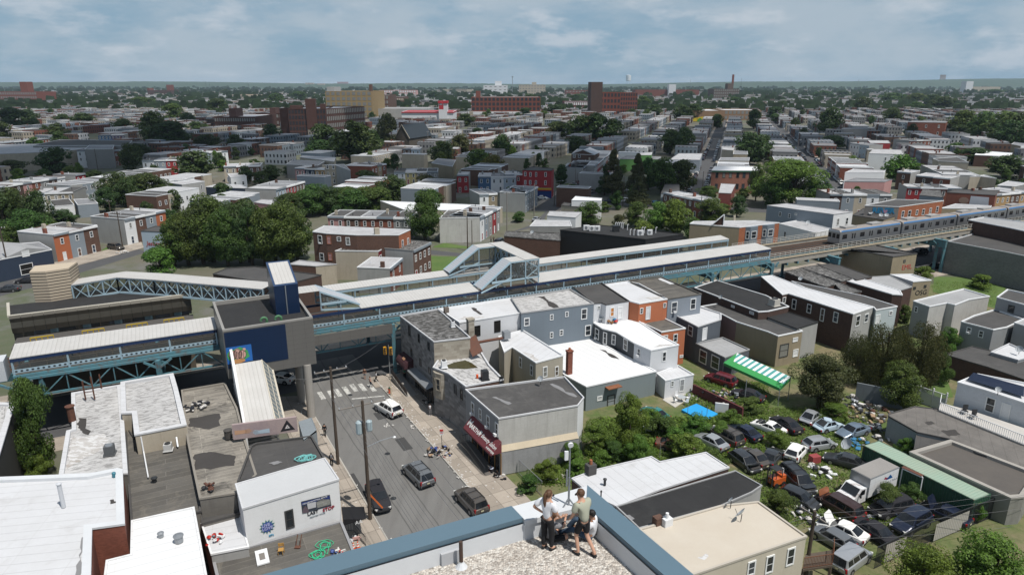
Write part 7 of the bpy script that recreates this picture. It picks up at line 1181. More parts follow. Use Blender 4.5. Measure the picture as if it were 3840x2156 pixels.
def fbox(name,label,k,x0,x1,yt,yb,depth,wall,roof,cat='building',win=None,yb1=None,extra=(),fr=None,zmin=0,par=.6):
 """far block: front from pixel columns x0 to x1, roof line yt, foot yb"""
 a,b_=at(k,x0,yb),at(k,x1,yb1 or yb);z=max(zmin,zat(k,x0,yb,x0,yt));t=Vector(vsub(a,b_));L=t.length;t.normalize();n=Vector((-t.y,t.x));poly=[a[:2],b_[:2],(b_[0]+n.x*depth,b_[1]+n.y*depth),(a[0]+n.x*depth,a[1]+n.y*depth)]
 o,_=bld(name,label,cat,k,z,None,wall,roof,poly=poly,group=FG2 if cat in('mill','factory')else None,cop=wall,copw=.8,par=par)
 if win:
  nf,nc,ww,wh,m=win;ww=min(ww,L/nc*.62);wh=min(wh,z/nf*.62)
  for f in range(nf):
   for c in range(nc):u=L*(c+.5)/nc;b=MB();zc=z*(f+.55)/nf;p=[(a[0]+t.x*(u+s)-n.x*.15,a[1]+t.y*(u+s)-n.y*.15,zc+v)for s,v in((-ww/2,-wh/2),(ww/2,-wh/2),(ww/2,wh/2),(-ww/2,wh/2))];b.fc(p);b.bd('window',m,o)
 for nm,u0,u1,d0,d1,zt,m in extra:
  b=MB();q=lambda u,d:(a[0]+t.x*L*u+n.x*depth*d,a[1]+t.y*L*u+n.y*depth*d);b.prs([q(u0,d0),q(u1,d0),q(u1,d1),q(u0,d1)],z*zt*.9 if nm[:4]=='red_' else 0 if d0<0 else z-.7,z*zt,bot=False);b.bd(nm,m,o)
 OCC.append((sum(p[0]for p in poly)/4,sum(p[1]for p in poly)/4,(L+depth)/2.6));return o
MBR=mat('mill_brick',(.085,.042,.034),.9,'plain',amt=.35);MRB=mat('mill_red',(.19,.062,.042),.9,'plain',amt=.3);MTN=mat('mill_tan',(.3,.22,.11),.9,'plain',amt=.3);WDK=mat('mill_window',(.03,.03,.035),.4);WGY=mat('mill_window_grey',(.22,.22,.21),.6);SWH=mat('storage_white',(.62,.63,.65),.7,amt=.08);TRD=mat('trim_red',(.4,.03,.04),.7)
o=fbox('dark_brick_mill','derelict dark brick mill with stair tower and broken windows','J',345,720,430,712,60,MBR,RW,'mill',(5,12,2.,3.2,WDK),yb1=708,extra=(('stair_tower',.48,.74,-.02,.12,1.36,MBR),('corner_tower',.06,.38,.0,.1,1.13,MBR),('side_tower',.86,1.,.0,.1,1.18,MBR)))
fbox('mill_side_wing','long side wing of the derelict mill with rows of narrow windows','J',724,1105,425,706,45,MBR,RW,'mill',(4,22,1.7,3.6,WGY),yb1=657)
fbox('low_red_mill','low dark red mill with white roof left of the derelict one','I',2170,2580,505,645,60,MBR,RW,'mill',(2,18,2,3,WGY),extra=(('tower',.25,.42,.2,.5,1.55,MBR),));fbox('red_link_mill','dark red mill block with chimney between the trees, left of the derelict mill','J',10,340,470,600,50,MBR,RG,'mill',(2,10,2.5,3,WGY),extra=(('tower',.38,.55,.1,.4,1.4,MBR),))
fbox('tan_factory','tan concrete frame factory with grey boarded bays behind the mill','J',718,1180,250,560,80,MTN,RG,'factory',(6,9,9.,5.5,mat('boarded_grey',(.2,.2,.19),.8)),extra=(('roof_tank_house',.0,.16,.1,.5,1.14,STG),('chimney',.86,.91,.3,.4,1.22,BRB)));fbox('brown_factory','brown brick factory right of the tan one, regular window bays','J',1180,1340,290,480,70,BRB,RG,'factory',(4,6,6,5,WGY));fbox('small_brown_factory','small brown warehouse with arched windows right of the brown factory','J',1335,1490,305,420,60,BRB,RG,'factory',(2,9,3,4,STC));fbox('grey_warehouse','long low grey warehouse behind the white storage building','J',1100,1740,425,545,60,STG,RG,'factory')
o=fbox('white_storage_building','bright white storage building with red trim and a padlock emblem tower','J',1470,1990,455,570,45,SWH,RW2,'building',extra=(('sign_tower',.72,.88,-.06,.3,1.85,SWH),('red_tower_cap',.71,.89,-.08,.32,1.92,TRD),('red_band',-.004,1.004,-.02,1.004,.99,TRD)))
p0=at('J',1850,565);zt=zat('J',1850,565,1870,405);pf=Vector(at('J',1868,570))*.985;b=MB();b.box(pf.x,pf.y,zt,5,.4,4.5);b.tube([(pf.x-1.6,pf.y,zt+2),(pf.x-1.6,pf.y,zt+4),(pf.x,pf.y,zt+5.4),(pf.x+1.6,pf.y,zt+4),(pf.x+1.6,pf.y,zt+2)],.5,6);b.bd('padlock_emblem',TRD,o)
fbox('red_loft_factory','long four storey red brick factory over white ground floor, left of centre skyline','J',2170,2860,310,500,60,MRB,RG,'factory',(4,17,4.2,4.,WDK),extra=(('chimney_block',.06,.12,.2,.5,1.32,MRB),('white_ground_floor',0,1,-.04,0,.24,SWH)))
fbox('tall_red_mill','tall red brick mill with windowless tower front and black cap','K',790,900,160,497,40,MRB,RG,'mill',extra=(('black_cap',-.01,1.01,-.01,1.01,1.01,BRD),));fbox('tall_red_mill_wing','red brick mill wing right of the windowless tower','K',880,1085,262,497,45,MRB,RG,'mill',(4,6,3,4.5,WDK));fbox('tall_red_mill_annex','furthest red brick wing with white pitched roof below the water tower','K',1085,1255,265,480,45,MRB,RW,'mill',(5,7,2.5,4,WDK))
fbox('arched_red_mill','low dark red mill with white arched windows left of the tall red one','K',525,790,355,450,50,mat('deep_red_brick',(.12,.03,.028),.9),RG,'mill',(2,14,4,4.2,WHITE))
fbox('mural_school','tan building with a bright yellow and green painted landscape','K',1810,2130,445,556,60,mat('school_tan',(.27,.17,.1),.9),RW,yb1=556);mo2=bpy.data.objects['mural_school'];A_,B_=Vector(at('K',1812,556))*.997,Vector(at('K',2120,556))*.997;L=(B_-A_).length;t_=(B_-A_)/L;z1=zat('K',1812,556,1812,505)
for nm,pts,m in(('mural_yellow',[(0,.1),(.05,.7),(.3,1.),(.6,1.05),(.95,.75),(1,.1)],mat('mural_yellow',(.6,.45,.03),.8)),('mural_green',[(.15,.05),(.18,.5),(.25,.8),(.33,.45),(.42,.9),(.6,.8),(.78,.6),(.85,.05)],mat('mural_green',(.08,.25,.06),.8)),('mural_purple',[(.45,.4),(.45,1.1),(.55,1.1),(.66,.5)],mat('mural_purple',(.14,.12,.25),.8))):
 b=MB();oy={'mural_yellow':0,'mural_green':.15,'mural_purple':.3}[nm];b.fc([(A_.x+t_.x*L*u,A_.y+t_.y*L*u-oy,z1*v)for u,v in pts][::-1]);b.f=[f[::-1]for f in b.f];b.bd(nm,m,mo2)
fbox('tan_school_wing','tan wing with grey windows right of the painted landscape','K',2130,2500,440,540,50,MATS['school_tan'],RW,win=(2,9,5,4,WGY));fbox('grey_chimney_factory','grey brown factory with a tall square brick chimney, right skyline','K',2025,2280,228,340,60,mat('grey_brown',(.12,.085,.07),.9),RG,'factory',(4,12,6,4,WGY),extra=(('tall_chimney',.76,.83,.3,.36,2.3,MRB),('roof_house',.58,.8,.2,.6,1.5,MATS['grey_brown'])))
fbox('long_red_factory','long low red factory with white stair tower, behind the water tower','K',1240,1880,235,312,60,MRB,RG,'factory',extra=(('stair_tower',.5,.61,-.3,.1,1.7,SWH),));fbox('far_left_red_mill','big red brick mill with square tower on the far left edge','I',-120,385,255,372,70,MRB,RG,'mill',(3,22,5,5,WGY),extra=(('tower',.66,.8,.1,.4,1.85,MRB),));fbox('twin_tower_mill','dark mill with towers at both ends, far left skyline','I',1490,1730,240,295,60,MBR,RG,'mill',extra=(('left_tower',0,.1,0,.5,1.4,MRB),('right_tower',.82,.97,0,.5,2.0,MRB)))
fbox('red_shopping_block','pink and white low factory far behind the brown one','J',1240,1610,240,300,60,mat('pinkish',(.5,.3,.28),.9),RW,win=(2,16,8,6,SWH));fbox('parking_deck','pale concrete parking deck with dark levels, centre skyline','J',1880,2180,230,270,70,STC,RG,win=(2,1,150,3,WDK));fbox('white_hospital','white blocky building on the centre skyline','J',2290,2530,190,285,70,SWH,RW2,win=(3,5,9,3,WGY),extra=(('upper_block',.48,.75,.2,.7,1.45,SWH),));fbox('beige_hospital','beige slab building with rows of windows right of the white one','K',70,335,185,290,60,STC,RG,win=(4,9,6,4,WGY),extra=(('roof_house',.5,.66,.2,.8,1.25,STC),))
fbox('red_low_factory','low red factory between beige slab and tall red mill','K',540,790,240,300,50,MRB,RG,'factory',(2,8,7,4,WGY));fbox('brown_tower_block','brown square tower far right on the skyline','L',1720,1775,85,190,25,mat('brown_tower',(.2,.14,.1),.9),RG);fbox('white_capped_block','white and brown block before the dark sheds, far right','L',1980,2050,150,270,40,SWH,RG);fbox('long_dark_sheds','row of long dark saw-tooth sheds at far right','L',1985,2330,205,265,50,STC,RB);fbox('orange_roof_hall','hall with broad orange brown roof, left skyline','I',2330,2560,285,325,70,STC,mat('orange_roof',(.45,.24,.12),.9));fbox('pale_towers','pair of pale apartment slabs on the left skyline','J',500,580,165,220,40,mat('pale_tan_slab',(.4,.32,.26),.9),RG);fbox('pale_tower','second pale apartment slab on the left skyline','J',620,690,172,222,40,MATS['pale_tan_slab'],RG);fbox('red_hospital','wide reddish block on the horizon above the tan factory','J',820,925,155,200,60,mat('reddish_block',(.28,.12,.1),.9),RG)
p,q=at('J',1410,830),at('J',1545,835);o=tg('stone_church','dark stone church with steep slate roof and pointed red door','church',p);t_=Vector(q)-Vector(p);L=t_.length;t_.normalize();n_=Vector((-t_.y,t_.x,0));zr,ze_=16.,7.5;Pm=lambda u,d,z:(p[0]+t_.x*L*u+n_.x*d,p[1]+t_.y*L*u+n_.y*d,z)
b=MB();b.fc([Pm(0,0,0),Pm(1,0,0),Pm(1,0,ze_),Pm(.5,0,zr),Pm(0,0,ze_)]);b.fc([Pm(1,0,0),Pm(1,32,0),Pm(1,32,ze_),Pm(1,0,ze_)]);b.fc([Pm(0,32,0),Pm(0,0,0),Pm(0,0,ze_),Pm(0,32,ze_)]);b.bd('wall',mat('dark_stone',(.1,.085,.07),.9,'block',amt=.3),o)
b=MB();b.fc([Pm(1.06,-.3,ze_-.4),Pm(1.06,32,ze_-.4),Pm(.5,32,zr+.1),Pm(.5,-.3,zr+.1)]);b.fc([Pm(-.06,32,ze_-.4),Pm(-.06,-.3,ze_-.4),Pm(.5,-.3,zr+.1),Pm(.5,32,zr+.1)]);b.bd('roof',mat('slate_roof',(.03,.04,.05),.7,amt=.2),o);b=MB();b.fc([Pm(.42,-.1,0),Pm(.58,-.1,0),Pm(.58,-.1,4),Pm(.5,-.1,5.5),Pm(.42,-.1,4)]);b.bd('door',mat('church_red',(.12,.02,.02),.8),o);b=MB();b.bar(Pm(1.06,-.3,ze_-.4),Pm(.5,-.3,zr+.15),.35);b.bar(Pm(-.06,-.3,ze_-.4),Pm(.5,-.3,zr+.15),.35);b.bd('gable_coping',STC,o);OCC.append((p[0]+5,p[1]+14,16))
def mast(name,label,k,x,yt,yb,r,m,cat='chimney',r2=None):f=at(k,x,yb);z=zat(k,x,yb,x,yt);o=tg(name,label,cat,f);b=MB();b.tube([f,(f[0],f[1],z)],r,8,r2);b.bd('shaft',m,o);return o,f,z
for k,x,yt,yb,lb in(('I',2080,150,250,'pylon pair left of the twin tower mill, nearer'),('I',2115,150,250,'pylon pair left of the twin tower mill, further'),('I',2505,150,255,'tall thin pole at the left skyline beside the dark trees'),('J',540,160,260,'thin pole in front of the pale apartment slabs'),('J',1085,165,250,'thin pole above the tan factory roof'),('J',1425,165,250,'thin pole above the pink factory'),('K',1790,125,235,'thin pole right of the white stair tower'),('K',2300,115,240,'thin dark pole right of the tall square chimney'),('L',225,130,230,'thin dark pole at the right skyline over the trees'),('L',885,40,190,'tallest thin mast leaning over the right skyline'),('L',2305,78,190,'twin dark pole at far right, nearer'),('L',2345,75,190,'twin dark pole at far right, further'),('L',1495,2,110,'lattice radio mast, right skyline')):mast('utility_mast',lb,k,x,yt,yb,1.1 if k!='L' or x!=1495 else 1.6,mat('mast_dark',(.08,.08,.085),.8),'mast',.5)
mast('brick_chimney','short red chimney among trees at the right skyline','L',905,130,205,4,MRB);mast('striped_stack','thin reddish striped stack at far right','L',2400,22,110,3,mat('stack_red',(.4,.2,.18),.8))
o,f,z=mast('water_tower','white water tower on legs above the tall red mill','K',1168,150,215,1.2,WHITE,'water tower');zb_=zat('K',1168,215,1168,145);zt_=zat('K',1168,215,1168,88);r_=at('K',1193,215)[0]-f[0];b=MB();b.lth((f[0],f[1],zb_-2),[(r_*.5,0),(r_,4),(r_,zt_-zb_),(r_*.6,zt_-zb_+3),(.5,zt_-zb_+4)],16);b.bd('tank',WHITE,o,smooth=True)
for i in range(4):a_=R(45+90*i);b=MB();b.bar((f[0]+math.cos(a_)*r_*.95,f[1]+math.sin(a_)*r_*.95,0),(f[0]+math.cos(a_)*r_*.8,f[1]+math.sin(a_)*r_*.8,zb_),1.6);b.bd('leg',WHITE,o)
o,f,z=mast('cell_tower','grey cell tower with antenna head left of the beige slab','K',5,100,290,1.,GREYM,'tower');b=MB();b.lth((f[0],f[1],z-4),[(2,0),(3,.5),(3,4),(1,4.5)],8);b.bd('antenna_head',GREYM,o)
o,f,z=mast('lattice_tank','rusty elevated tank on lattice legs cut by the right edge','L',2560,60,190,2,mat('tank_rust',(.25,.1,.07),.8),'water tower');b=MB();b.lth((f[0],f[1],z),[(3,0),(8,3),(8,16),(2,19)],12);b.bd('tank',MATS['tank_rust'],o)
FWALL=[fcd('far_'+n,c)for n,c in(('brown',(.13,.075,.055)),('brick',(.2,.08,.055)),('grey',(.24,.24,.245)),('cream',(.36,.32,.26)),('white',(.55,.56,.57)),('slate',(.2,.24,.28)))];WN=['brown brick','red brick','grey','cream','white','slate']
FROOF=[RW,RPAL['white'],RPAL['grey'],RB];RN=['bright white','white','grey','black'];cand=[];far=MB();CSV=[SUN_EL]
for q_ in((0,1440),(300,1330),(600,1230),(900,1150),(1200,1070),(1400,1030)):OCC.append(at('M',*q_)[:2]+(8,))
for q_ in((100,820),(300,680),(420,560),(600,480),(800,400)):OCC.append(at('O',*q_)[:2]+(5,))
def free(x,y,r):return all((x-a)**2+(y-b_)**2>(r+c)**2 for a,b_,c in OCC)
def grhouse(s,t,e,dep,wd):
 return[gr(s,t)[:2],gr(s+e*dep,t)[:2],gr(s+e*dep,t+wd)[:2],gr(s,t+wd)[:2]]
rr=random.Random(11)
for si in range(-26,30):
 s0=-11.7+52.5*si
 for e in(-1,1):
  sfront=s0+e*6.6;t=235 if si>=-1 else 175;wcol=0;run=0
  while t<1450:
   wd=rr.uniform(4.4,5.2);gap=any(abs(t-c)<9 for c in(250,385,520,660,800,940,1080,1220))
   if run<=0:wcol=rr.randrange(6);rcol=rr.choices(range(4),(1.2,4,5,3.4))[0];run=rr.randint(2,7);hz_=rr.uniform(6.3,7.6);skip=rr.random()<(.22 if si>-3 else .34)
   run-=1;x,y,_=gr(sfront+e*6,t+wd/2)
   ec=-(x-EO[0])*U[1]+(y-EO[1])*U[0]
   if not gap and not skip and ec>42 and abs(x)<y*.8+30 and free(x,y,7):cand.append((math.hypot(x,y),sfront,t,e,wd,wcol if rr.random()<.75 else rr.randrange(6),rcol if rr.random()<.7 else rr.randrange(4),hz_+rr.uniform(-.1,.1),si))
   t+=wd
cand.sort();NI=max(0,296-sum(1 for o in bpy.data.objects if o.get('category')=='house'));cnt={}
def sidename(si):return{-1:'first street left of mural street',0:'mural street',1:'long car-lined street',2:'first street right of the car-lined one',3:'second street right of the car-lined one'}.get(si,'%s street %s of mural street'%(ORD[min(29,abs(si)-1)],'left' if si<0 else 'right'))
for i,(d,s,t,e,wd,wc_,rc,hz_,si)in enumerate(cand):
 dep=11.5+(i%3);poly=grhouse(s,t,e,dep,wd)
 if e<0:poly=poly[::-1]
 if i<NI:
  key=(si,e);cnt[key]=cnt.get(key,0)+1;o,pl=bld('row_house','%s house, %s roof, %s, %s side, %s'%(WN[wc_],RN[rc],ORD[min(cnt[key],30)-1],'right' if e>0 else 'left',sidename(si)),'house','Z',hz_,None,[BRB,BRK,STG,STC,WHITE,SDB][wc_],FROOF[rc],poly=poly,group=MG,par=.1,copw=.2,cop=TRIM)
  fe=min(range(4),key=lambda q:abs((pl[q][0]+pl[(q+1)%4][0])/2*WS[0]+(pl[q][1]+pl[(q+1)%4][1])/2*WS[1]-s));awn(o,pl,hz_,[fe],fls=2,h=1.5,gap=2.2,sill=False)
 else:
  n0=len(far.f);far.m=wc_;far.prs(poly,0,hz_,top=False,bot=False);far.m=6+rc;far.fc([p+(hz_-.05,)for p in poly]);
  if rr.random()<.5:far.m=7;fp=poly if e>0 else poly;far.prs(ins_(poly,-.12),hz_-.35,hz_+.02,top=False,bot=False)
  if rr.random()<.25:c_=[sum(p[q]for p in poly)/4 for q in(0,1)];far.m=1;far.box(c_[0]+rr.uniform(-3,3),c_[1]+rr.uniform(-1,1),hz_+.5,.6,.6,1.3)
for i in range(5200):
 y=1450+3600*rr.random()**1.6;x=rr.uniform(-.82,.82)*y;far.m=rr.choice((2,3,4,4,3,0));L,D_,hz_=rr.uniform(8,46),rr.uniform(10,16),rr.uniform(5,9);a_=-WT+(math.pi/2 if rr.random()<.5 else 0)
 far.box(x,y,hz_/2,L,D_,hz_,a_);far.mi[-5]=6+rr.choices(range(4),(2,4,4,1.5))[0]
tag(far.bd('distant_houses',FWALL+FROOF),kind='stuff')
b=MB();hr_=random.Random(5);NX=420;prev=None;woods=mat('distant_woods',(.035,.06,.03),.95,'plain',col2=(.05,.075,.04),amt=.5)
for i in range(NX+1):
 x=-7600+15200*i/NX;u=i/NX;hgt=52+10*math.sin(u*9)+6*math.sin(u*31)+58*max(0,u-.55)**1.2*2.2+14*max(0,.3-u)+hr_.uniform(-3,3);cur=[(x,6200,0),(x,7000,hgt*.75),(x,7700,hgt),(x,9500,hgt*.9)]
 if prev:
  for q in range(3):b.fc([prev[q],cur[q],cur[q+1],prev[q+1]])
 prev=cur
tag(b.bd('hills',woods),kind='structure')
# trees
def crm(seed,kind,n,leaf):
 """unit tree: foot at z=0, height 2, radius 1"""
 r_=random.Random(seed);cl=[]
 if kind=='pine':
  for i in range(60):z=.25+1.72*r_.random()**1.15;rad=(1-(z/2.02))*.95+.04;a=r_.uniform(0,6.28);cl.append((rad*.75*math.cos(a),rad*.75*math.sin(a),z-.05,.12+rad*.3,.1))
 else:
  for i in range(46 if kind!='shrub' else 30):
   a=r_.uniform(0,6.28);q=r_.uniform(-.85,1);rad=math.sqrt(max(0,1-q*q))*r_.uniform(.42,1.1)*(.82+.3*math.sin(a*2+seed)*.5);s_=r_.uniform(.13,.35);lo,mid=(.45,.98)if kind!='shrub' else(.0,.9)
   cl.append((rad*.78*math.cos(a),rad*.78*math.sin(a),mid+q*(.78 if q>0 else .8),s_,s_*.8))
 b=MB();per=max(1,n//len(cl))
 for cx,cy_,cz,s_,sz in cl:
  for j in range(per):
   v=Vector((r_.gauss(0,1),r_.gauss(0,1),r_.gauss(0,1))).normalized()*r_.uniform(.62,1.05)**.6;p=Vector((cx+v.x*s_,cy_+v.y*s_,cz+v.z*sz));nrm=(v+Vector((r_.uniform(-.8,.8),r_.uniform(-.8,.8),r_.uniform(-.2,1.)))).normalized()
   if kind=='willow':p.z-=abs(r_.gauss(0,.16));nrm.z*=.25;nrm.normalize()
   a=nrm.cross(Vector((r_.uniform(-1,1),r_.uniform(-1,1),r_.uniform(-1,1)))).normalized();c_=nrm.cross(a);l=leaf*r_.uniform(.55,1.35);k_=.5 if kind!='willow' else .28
   if p.z<.03:continue
   b.fc([tuple(p-a*l),tuple(p-c_*l*k_),tuple(p+a*l),tuple(p+c_*l*k_)])
 t=MB();t.tube([(0,0,0),(.03,.01,.5),(0,.03,1.),(.02,0,1.5)],.075,7,.025)
 for cx,cy_,cz,s_,sz in cl[:16 if kind not in('pine','shrub')else 3]:z0=.35+.35*r_.random();t.tube([(0,0,z0),(cx*.45,cy_*.45,z0+(cz-z0)*.6),(cx*.95,cy_*.95,cz)],.032,5,.009)
 return b,t
TV={}
def variant(kind,i,fine):
 k=(kind,i,fine)
 if k not in TV:
  b,t=crm(i*7+len(kind),kind,{0:4200,1:10000,2:24000}[fine],{0:.078,1:.047,2:.029}[fine]);r=tg('proto','x','tree',(0,0,0));TV[k]=(b.bd('crown',LDK,r),t.bd('trunk',BARK,r));TV[k][0].parent=None;TV[k][1].parent=None;bpy.data.objects.remove(r)
 return TV[k]
LMK=[(o.location.x,o.location.y,o.name.replace('_',' '))for o in bpy.data.objects if o.parent is None and o.get('category')and '.' not in o.name and o.get('category')in('house','building','mill','factory','church','canopy','container','truck','garage')and o.name not in('row_house',)]
TL={};TW={id(LDK):'dark green',id(LMD):'mid green',id(LBR):'bright green',id(LOL):'olive green',id(LYL):'yellowish green'}
def tra(x,y,w_,h,kind='round',leaf=None,fine=0,name=None,label=None,z=0.):
 leaf=leaf or LDK;c_,t_=variant(kind,rng.randrange(4)if fine<2 else rng.randrange(3),fine)
 if not label:
  nx,ny,nm=min(LMK,key=lambda q:(q[0]-x)**2+(q[1]-y)**2);side=('behind' if y>ny+6 else 'in front of' if y<ny-6 else 'right of' if x>nx else 'left of');noun='shrub' if kind=='shrub' else 'conifer' if kind=='pine' else 'tree';base='%s %s %s the %s'%(TW[id(leaf)],noun,side,nm);n=TL[base]=TL.get(base,0)+1;label=('%s %s'%('round' if h<w_*1.2 else 'tall',base))if n==1 else '%s one of the %ss: %s'%(ORD[min(n,29)-1],noun,base)
 o=tg(name or('shrub' if kind=='shrub' else 'pine_tree' if kind=='pine' else 'broadleaf_tree'),label,'shrub' if kind=='shrub' else 'tree',(x,y,z),'shrubs and vines' if kind=='shrub' else 'trees across the city',rng.uniform(0,6.28));o.scale=(w_/2,w_/2,h/2)
 for s in(c_,t_):d=s.copy();COL.objects.link(d);d.parent=o;(setmat(d,leaf)if s is c_ else None)
 return o
def tr(k,x,yt,yb,wpx,kind='round',leaf=None,fine=0,zb=.3,**kw):
 """tree whose foot stands at pixel row yb, top at yt, crown wpx wide"""
 p=at(k,x,yb,zb);z=zat(k,x,yb,x,yt,zb);wm=math.dist(at(k,x-wpx/2,yb,zb),at(k,x+wpx/2,yb,zb));z=min(max(z,1.),22.)if fine<2 else z
 return tra(p[0],p[1],wm*(1.05 if fine==2 else 1.2),z*(1.04 if fine==2 else 1.1),kind,leaf,fine,**kw)
for r_ in(LDK,LMD,LBR,LOL,LYL):pass
D_,M_,B_,O_,Y_=LDK,LMD,LBR,LOL,LYL
for k,L in SPEC.items():
 for x,yt,yb,w_,lf in L:tr(k,x,yt,yb,w_,'round',lf,(2 if w_>420 else 1)if k in 'MNOQ' and yb>500 else 0)
tr('O',1010,70,495,250,'pine',O_,1);tr('O',1250,95,480,210,'pine',O_,1);tr('O',1265,325,595,240,'pine',O_,1);tr('O',930,190,480,160,'pine',D_,1)
tr('E',320,-20,735,330,'round',M_,2,zb=.2,name='courtyard_tree',label='leafy mid green tree filling the courtyard behind the white roof at left');tr('E',300,560,780,220,'shrub',B_,2,label='bright ivy mound at the foot of the courtyard tree');tr('E',250,300,700,190,'shrub',M_,2,label='ivy climbing beside the sooty side wall in the courtyard')
tr('G',835,120,540,330,'shrub',B_,2,name='ivy_tree',label='vine-smothered tree beside the grey-green warehouse',zb=0);tr('G',590,330,560,290,'shrub',B_,2,label='bright vine mound against the salon end wall');tr('G',900,430,620,250,'shrub',B_,2,label='mid green shrub in front of the vine-smothered tree');tr('G',430,490,650,230,'shrub',B_,2,label='bushy shrub at the foot of the salon end wall');tr('G',250,610,745,230,'shrub',B_,2,label='low shrub left along the salon end wall');tr('G',720,470,600,220,'shrub',M_,2,label='dark shrub between the vine mound and the tree')
tr('D',1030,690,1290,560,'willow',O_,2,name='willow_tree',label='drooping olive willow behind the salvage yard');tr('D',1330,720,1330,520,'willow',O_,2,name='willow_tree',label='second olive willow, right of the drooping one');tr('D',800,800,1290,420,'willow',O_,2,name='willow_tree',label='left part of the olive willows by the stairs');tr('D',460,1010,1500,590,'round',O_,2,name='twiggy_tree',label='dull twiggy tree right of the green striped canopy');tr('D',1190,1100,1490,500,'round',M_,2,name='mimosa_tree',label='spreading feathery tree in front of the willows')
tr('D',1540,980,1290,230,'shrub',M_,2,label='shrub at the end of the brick garage, right of the willows');tr('D',1630,770,1010,230,'shrub',B_,2,label='bright shrub between the beige and grey siding houses');tr('D',1000,440,580,240,'shrub',M_,1,label='ivy growing on the white edged house wall');tr('D',1390,235,350,190,'shrub',B_,1,label='young leafy tree beside the graffiti house');tr('D',1925,310,425,220,'shrub',B_,1,label='lone bright bush on the grass lot');tr('D',1225,590,730,140,'shrub',M_,1,label='bush between pale blue house and beige stepped house')
tr('H',850,790,950,260,'shrub',M_,2,label='weedy shrub beside the box truck');tr('H',1020,770,900,200,'shrub',M_,2,label='vine mound at the white frame by the container');tr('H',60,820,1060,300,'shrub',M_,2,label='tall weeds left of the dark wagon');tr('H',60,390,510,180,'shrub',B_,2,label='vine covering the white stripped car');tr('H',1490,910,1040,130,'shrub',B_,2,label='vine climbing the near end of the container');tr('H',980,450,560,150,'shrub',B_,2,label='weeds behind the container by the garage');tr('H',480,205,330,260,'shrub',B_,2,label='nettles behind the pale blue convertible')
tr('H',1080,1200,1660,560,'round',B_,2,zb=.2,name='street_tree',label='street tree at the bottom right, left of the other');tr('H',1560,1150,1700,760,'round',B_,2,zb=.2,name='street_tree',label='street tree in the bottom right corner')
for i,(x,y,w_)in enumerate(((1240,540,260),(1080,400,220),(1560,330,160),(1320,380,200),(1420,640,220),(1000,330,180),(1180,480,200),(1700,240,170),(470,680,160),(640,620,150),(120,800,170),(1500,420,160))):tr('G',x,y-w_*.42,y+w_*.2,w_,'shrub',(B_,M_,B_)[i%3],1,label='%s low bramble clump counted from the vine tree through the weedy yard'%ORD[i])
wr=random.Random(21)
for i in range(70):
 y=wr.uniform(420,1150);x=wr.uniform(-.8,.8)*y
 if y<650 and-.25*y<x<.55*y:continue
 tra(x,y,wr.uniform(9,15),wr.uniform(9,14),'round',wr.choice((D_,D_,M_)),0)
for i in range(150):
 y=wr.uniform(175,430);x=wr.uniform(-.78,.78)*y;ec=-(x-EO[0])*U[1]+(y-EO[1])*U[0]
 if ec<34 or not free(x,y,2.5):continue
 tra(x,y,wr.uniform(4,9),wr.uniform(3.5,9),wr.choice(('round','shrub')),wr.choice((D_,M_,M_,B_)),0)
fm=MB()
for i in range(3000):
 y=1050+5000*wr.random()**1.5;x=wr.uniform(-.85,.85)*y;g=wr.uniform(5,11)*(1+y/6000);n=4
 for j in range(n):a,c_,e=(wr.uniform(-1,1)for _ in range(3));px,py,pz=x+a*g*.8,y+c_*g*.5,g*(.7+e*.35);q=g*wr.uniform(.35,.6);fm.fc([(px-q,py,pz-q*.6),(px+q,py+q*.3,pz-q*.7),(px+q*.7,py+q*.3,pz+q*.7),(px-q*.6,py,pz+q*.8)])
tag(fm.bd('distant_trees',lfm('leaf_far',(.028,.05,.02),(.045,.075,.03))),kind='stuff')
for c_,t_ in TV.values():bpy.data.objects.remove(c_);bpy.data.objects.remove(t_)
gm=MB();wr=random.Random(4)
AREA=(('G',620,640,1800,330,1500,1.),('G',120,800,700,610,420,.8),('G',640,560,1500,330,700,1.5),('H',-60,620,700,330,1000,.7),('H',-100,1100,1000,640,900,.8),('G',1250,330,1836,60,700,.9),('H',0,250,420,330,300,.6),('D',1500,600,2060,380,500,.5))
for k,x0,y0,x1,y1,n,s in AREA:
 for i in range(int(n*1.8)):
  p=Vector(at(k,wr.uniform(x0,x1),wr.uniform(y1,y0)))
  for j in range(7):
   q=p+Vector((wr.gauss(0,.28),wr.gauss(0,.28),wr.uniform(.02,.3)*s));a=Vector((wr.uniform(-1,1),wr.uniform(-1,1),wr.uniform(-.1,.8))).normalized()*.16*s;c_=a.cross(Vector((0,0,1)))*.5+Vector((0,0,.03));gm.fc([tuple(q-a),tuple(q-c_),tuple(q+a),tuple(q+c_)])
tag(gm.bd('weeds',LBR),kind='stuff')
# clouds and haze
cm,ct,cb2=_m('cloud');cb2.inputs['Base Color'].default_value=(.85,.86,.88,1);cb2.inputs['Roughness'].default_value=1;cb2.inputs['Alpha'].default_value=.52
def cloud(x,y,rx,ry,n,seed,z=620):
 r_=random.Random(seed);b=MB();k=620*math.cos(SUN_EL)/math.sin(SUN_EL);ox,oy=x+sdir.x/math.hypot(sdir.x,sdir.y)*k,y+sdir.y/math.hypot(sdir.x,sdir.y)*k
 for i in range(n):
  a=r_.uniform(0,6.28);q=math.sqrt(r_.random());cx,cy_,s=ox+rx*q*math.cos(a),oy+ry*q*math.sin(a),r_.uniform(.16,.34)*min(rx,ry)*1.2
  b.lth((cx,cy_,z+r_.uniform(0,10)),[(s*.5,-s*.12),(s,0),(s*.92,s*.16),(s*.6,s*.32),(s*.15,s*.4)],14)
 tag(b.bd('cloud',cm,smooth=True),kind='structure')
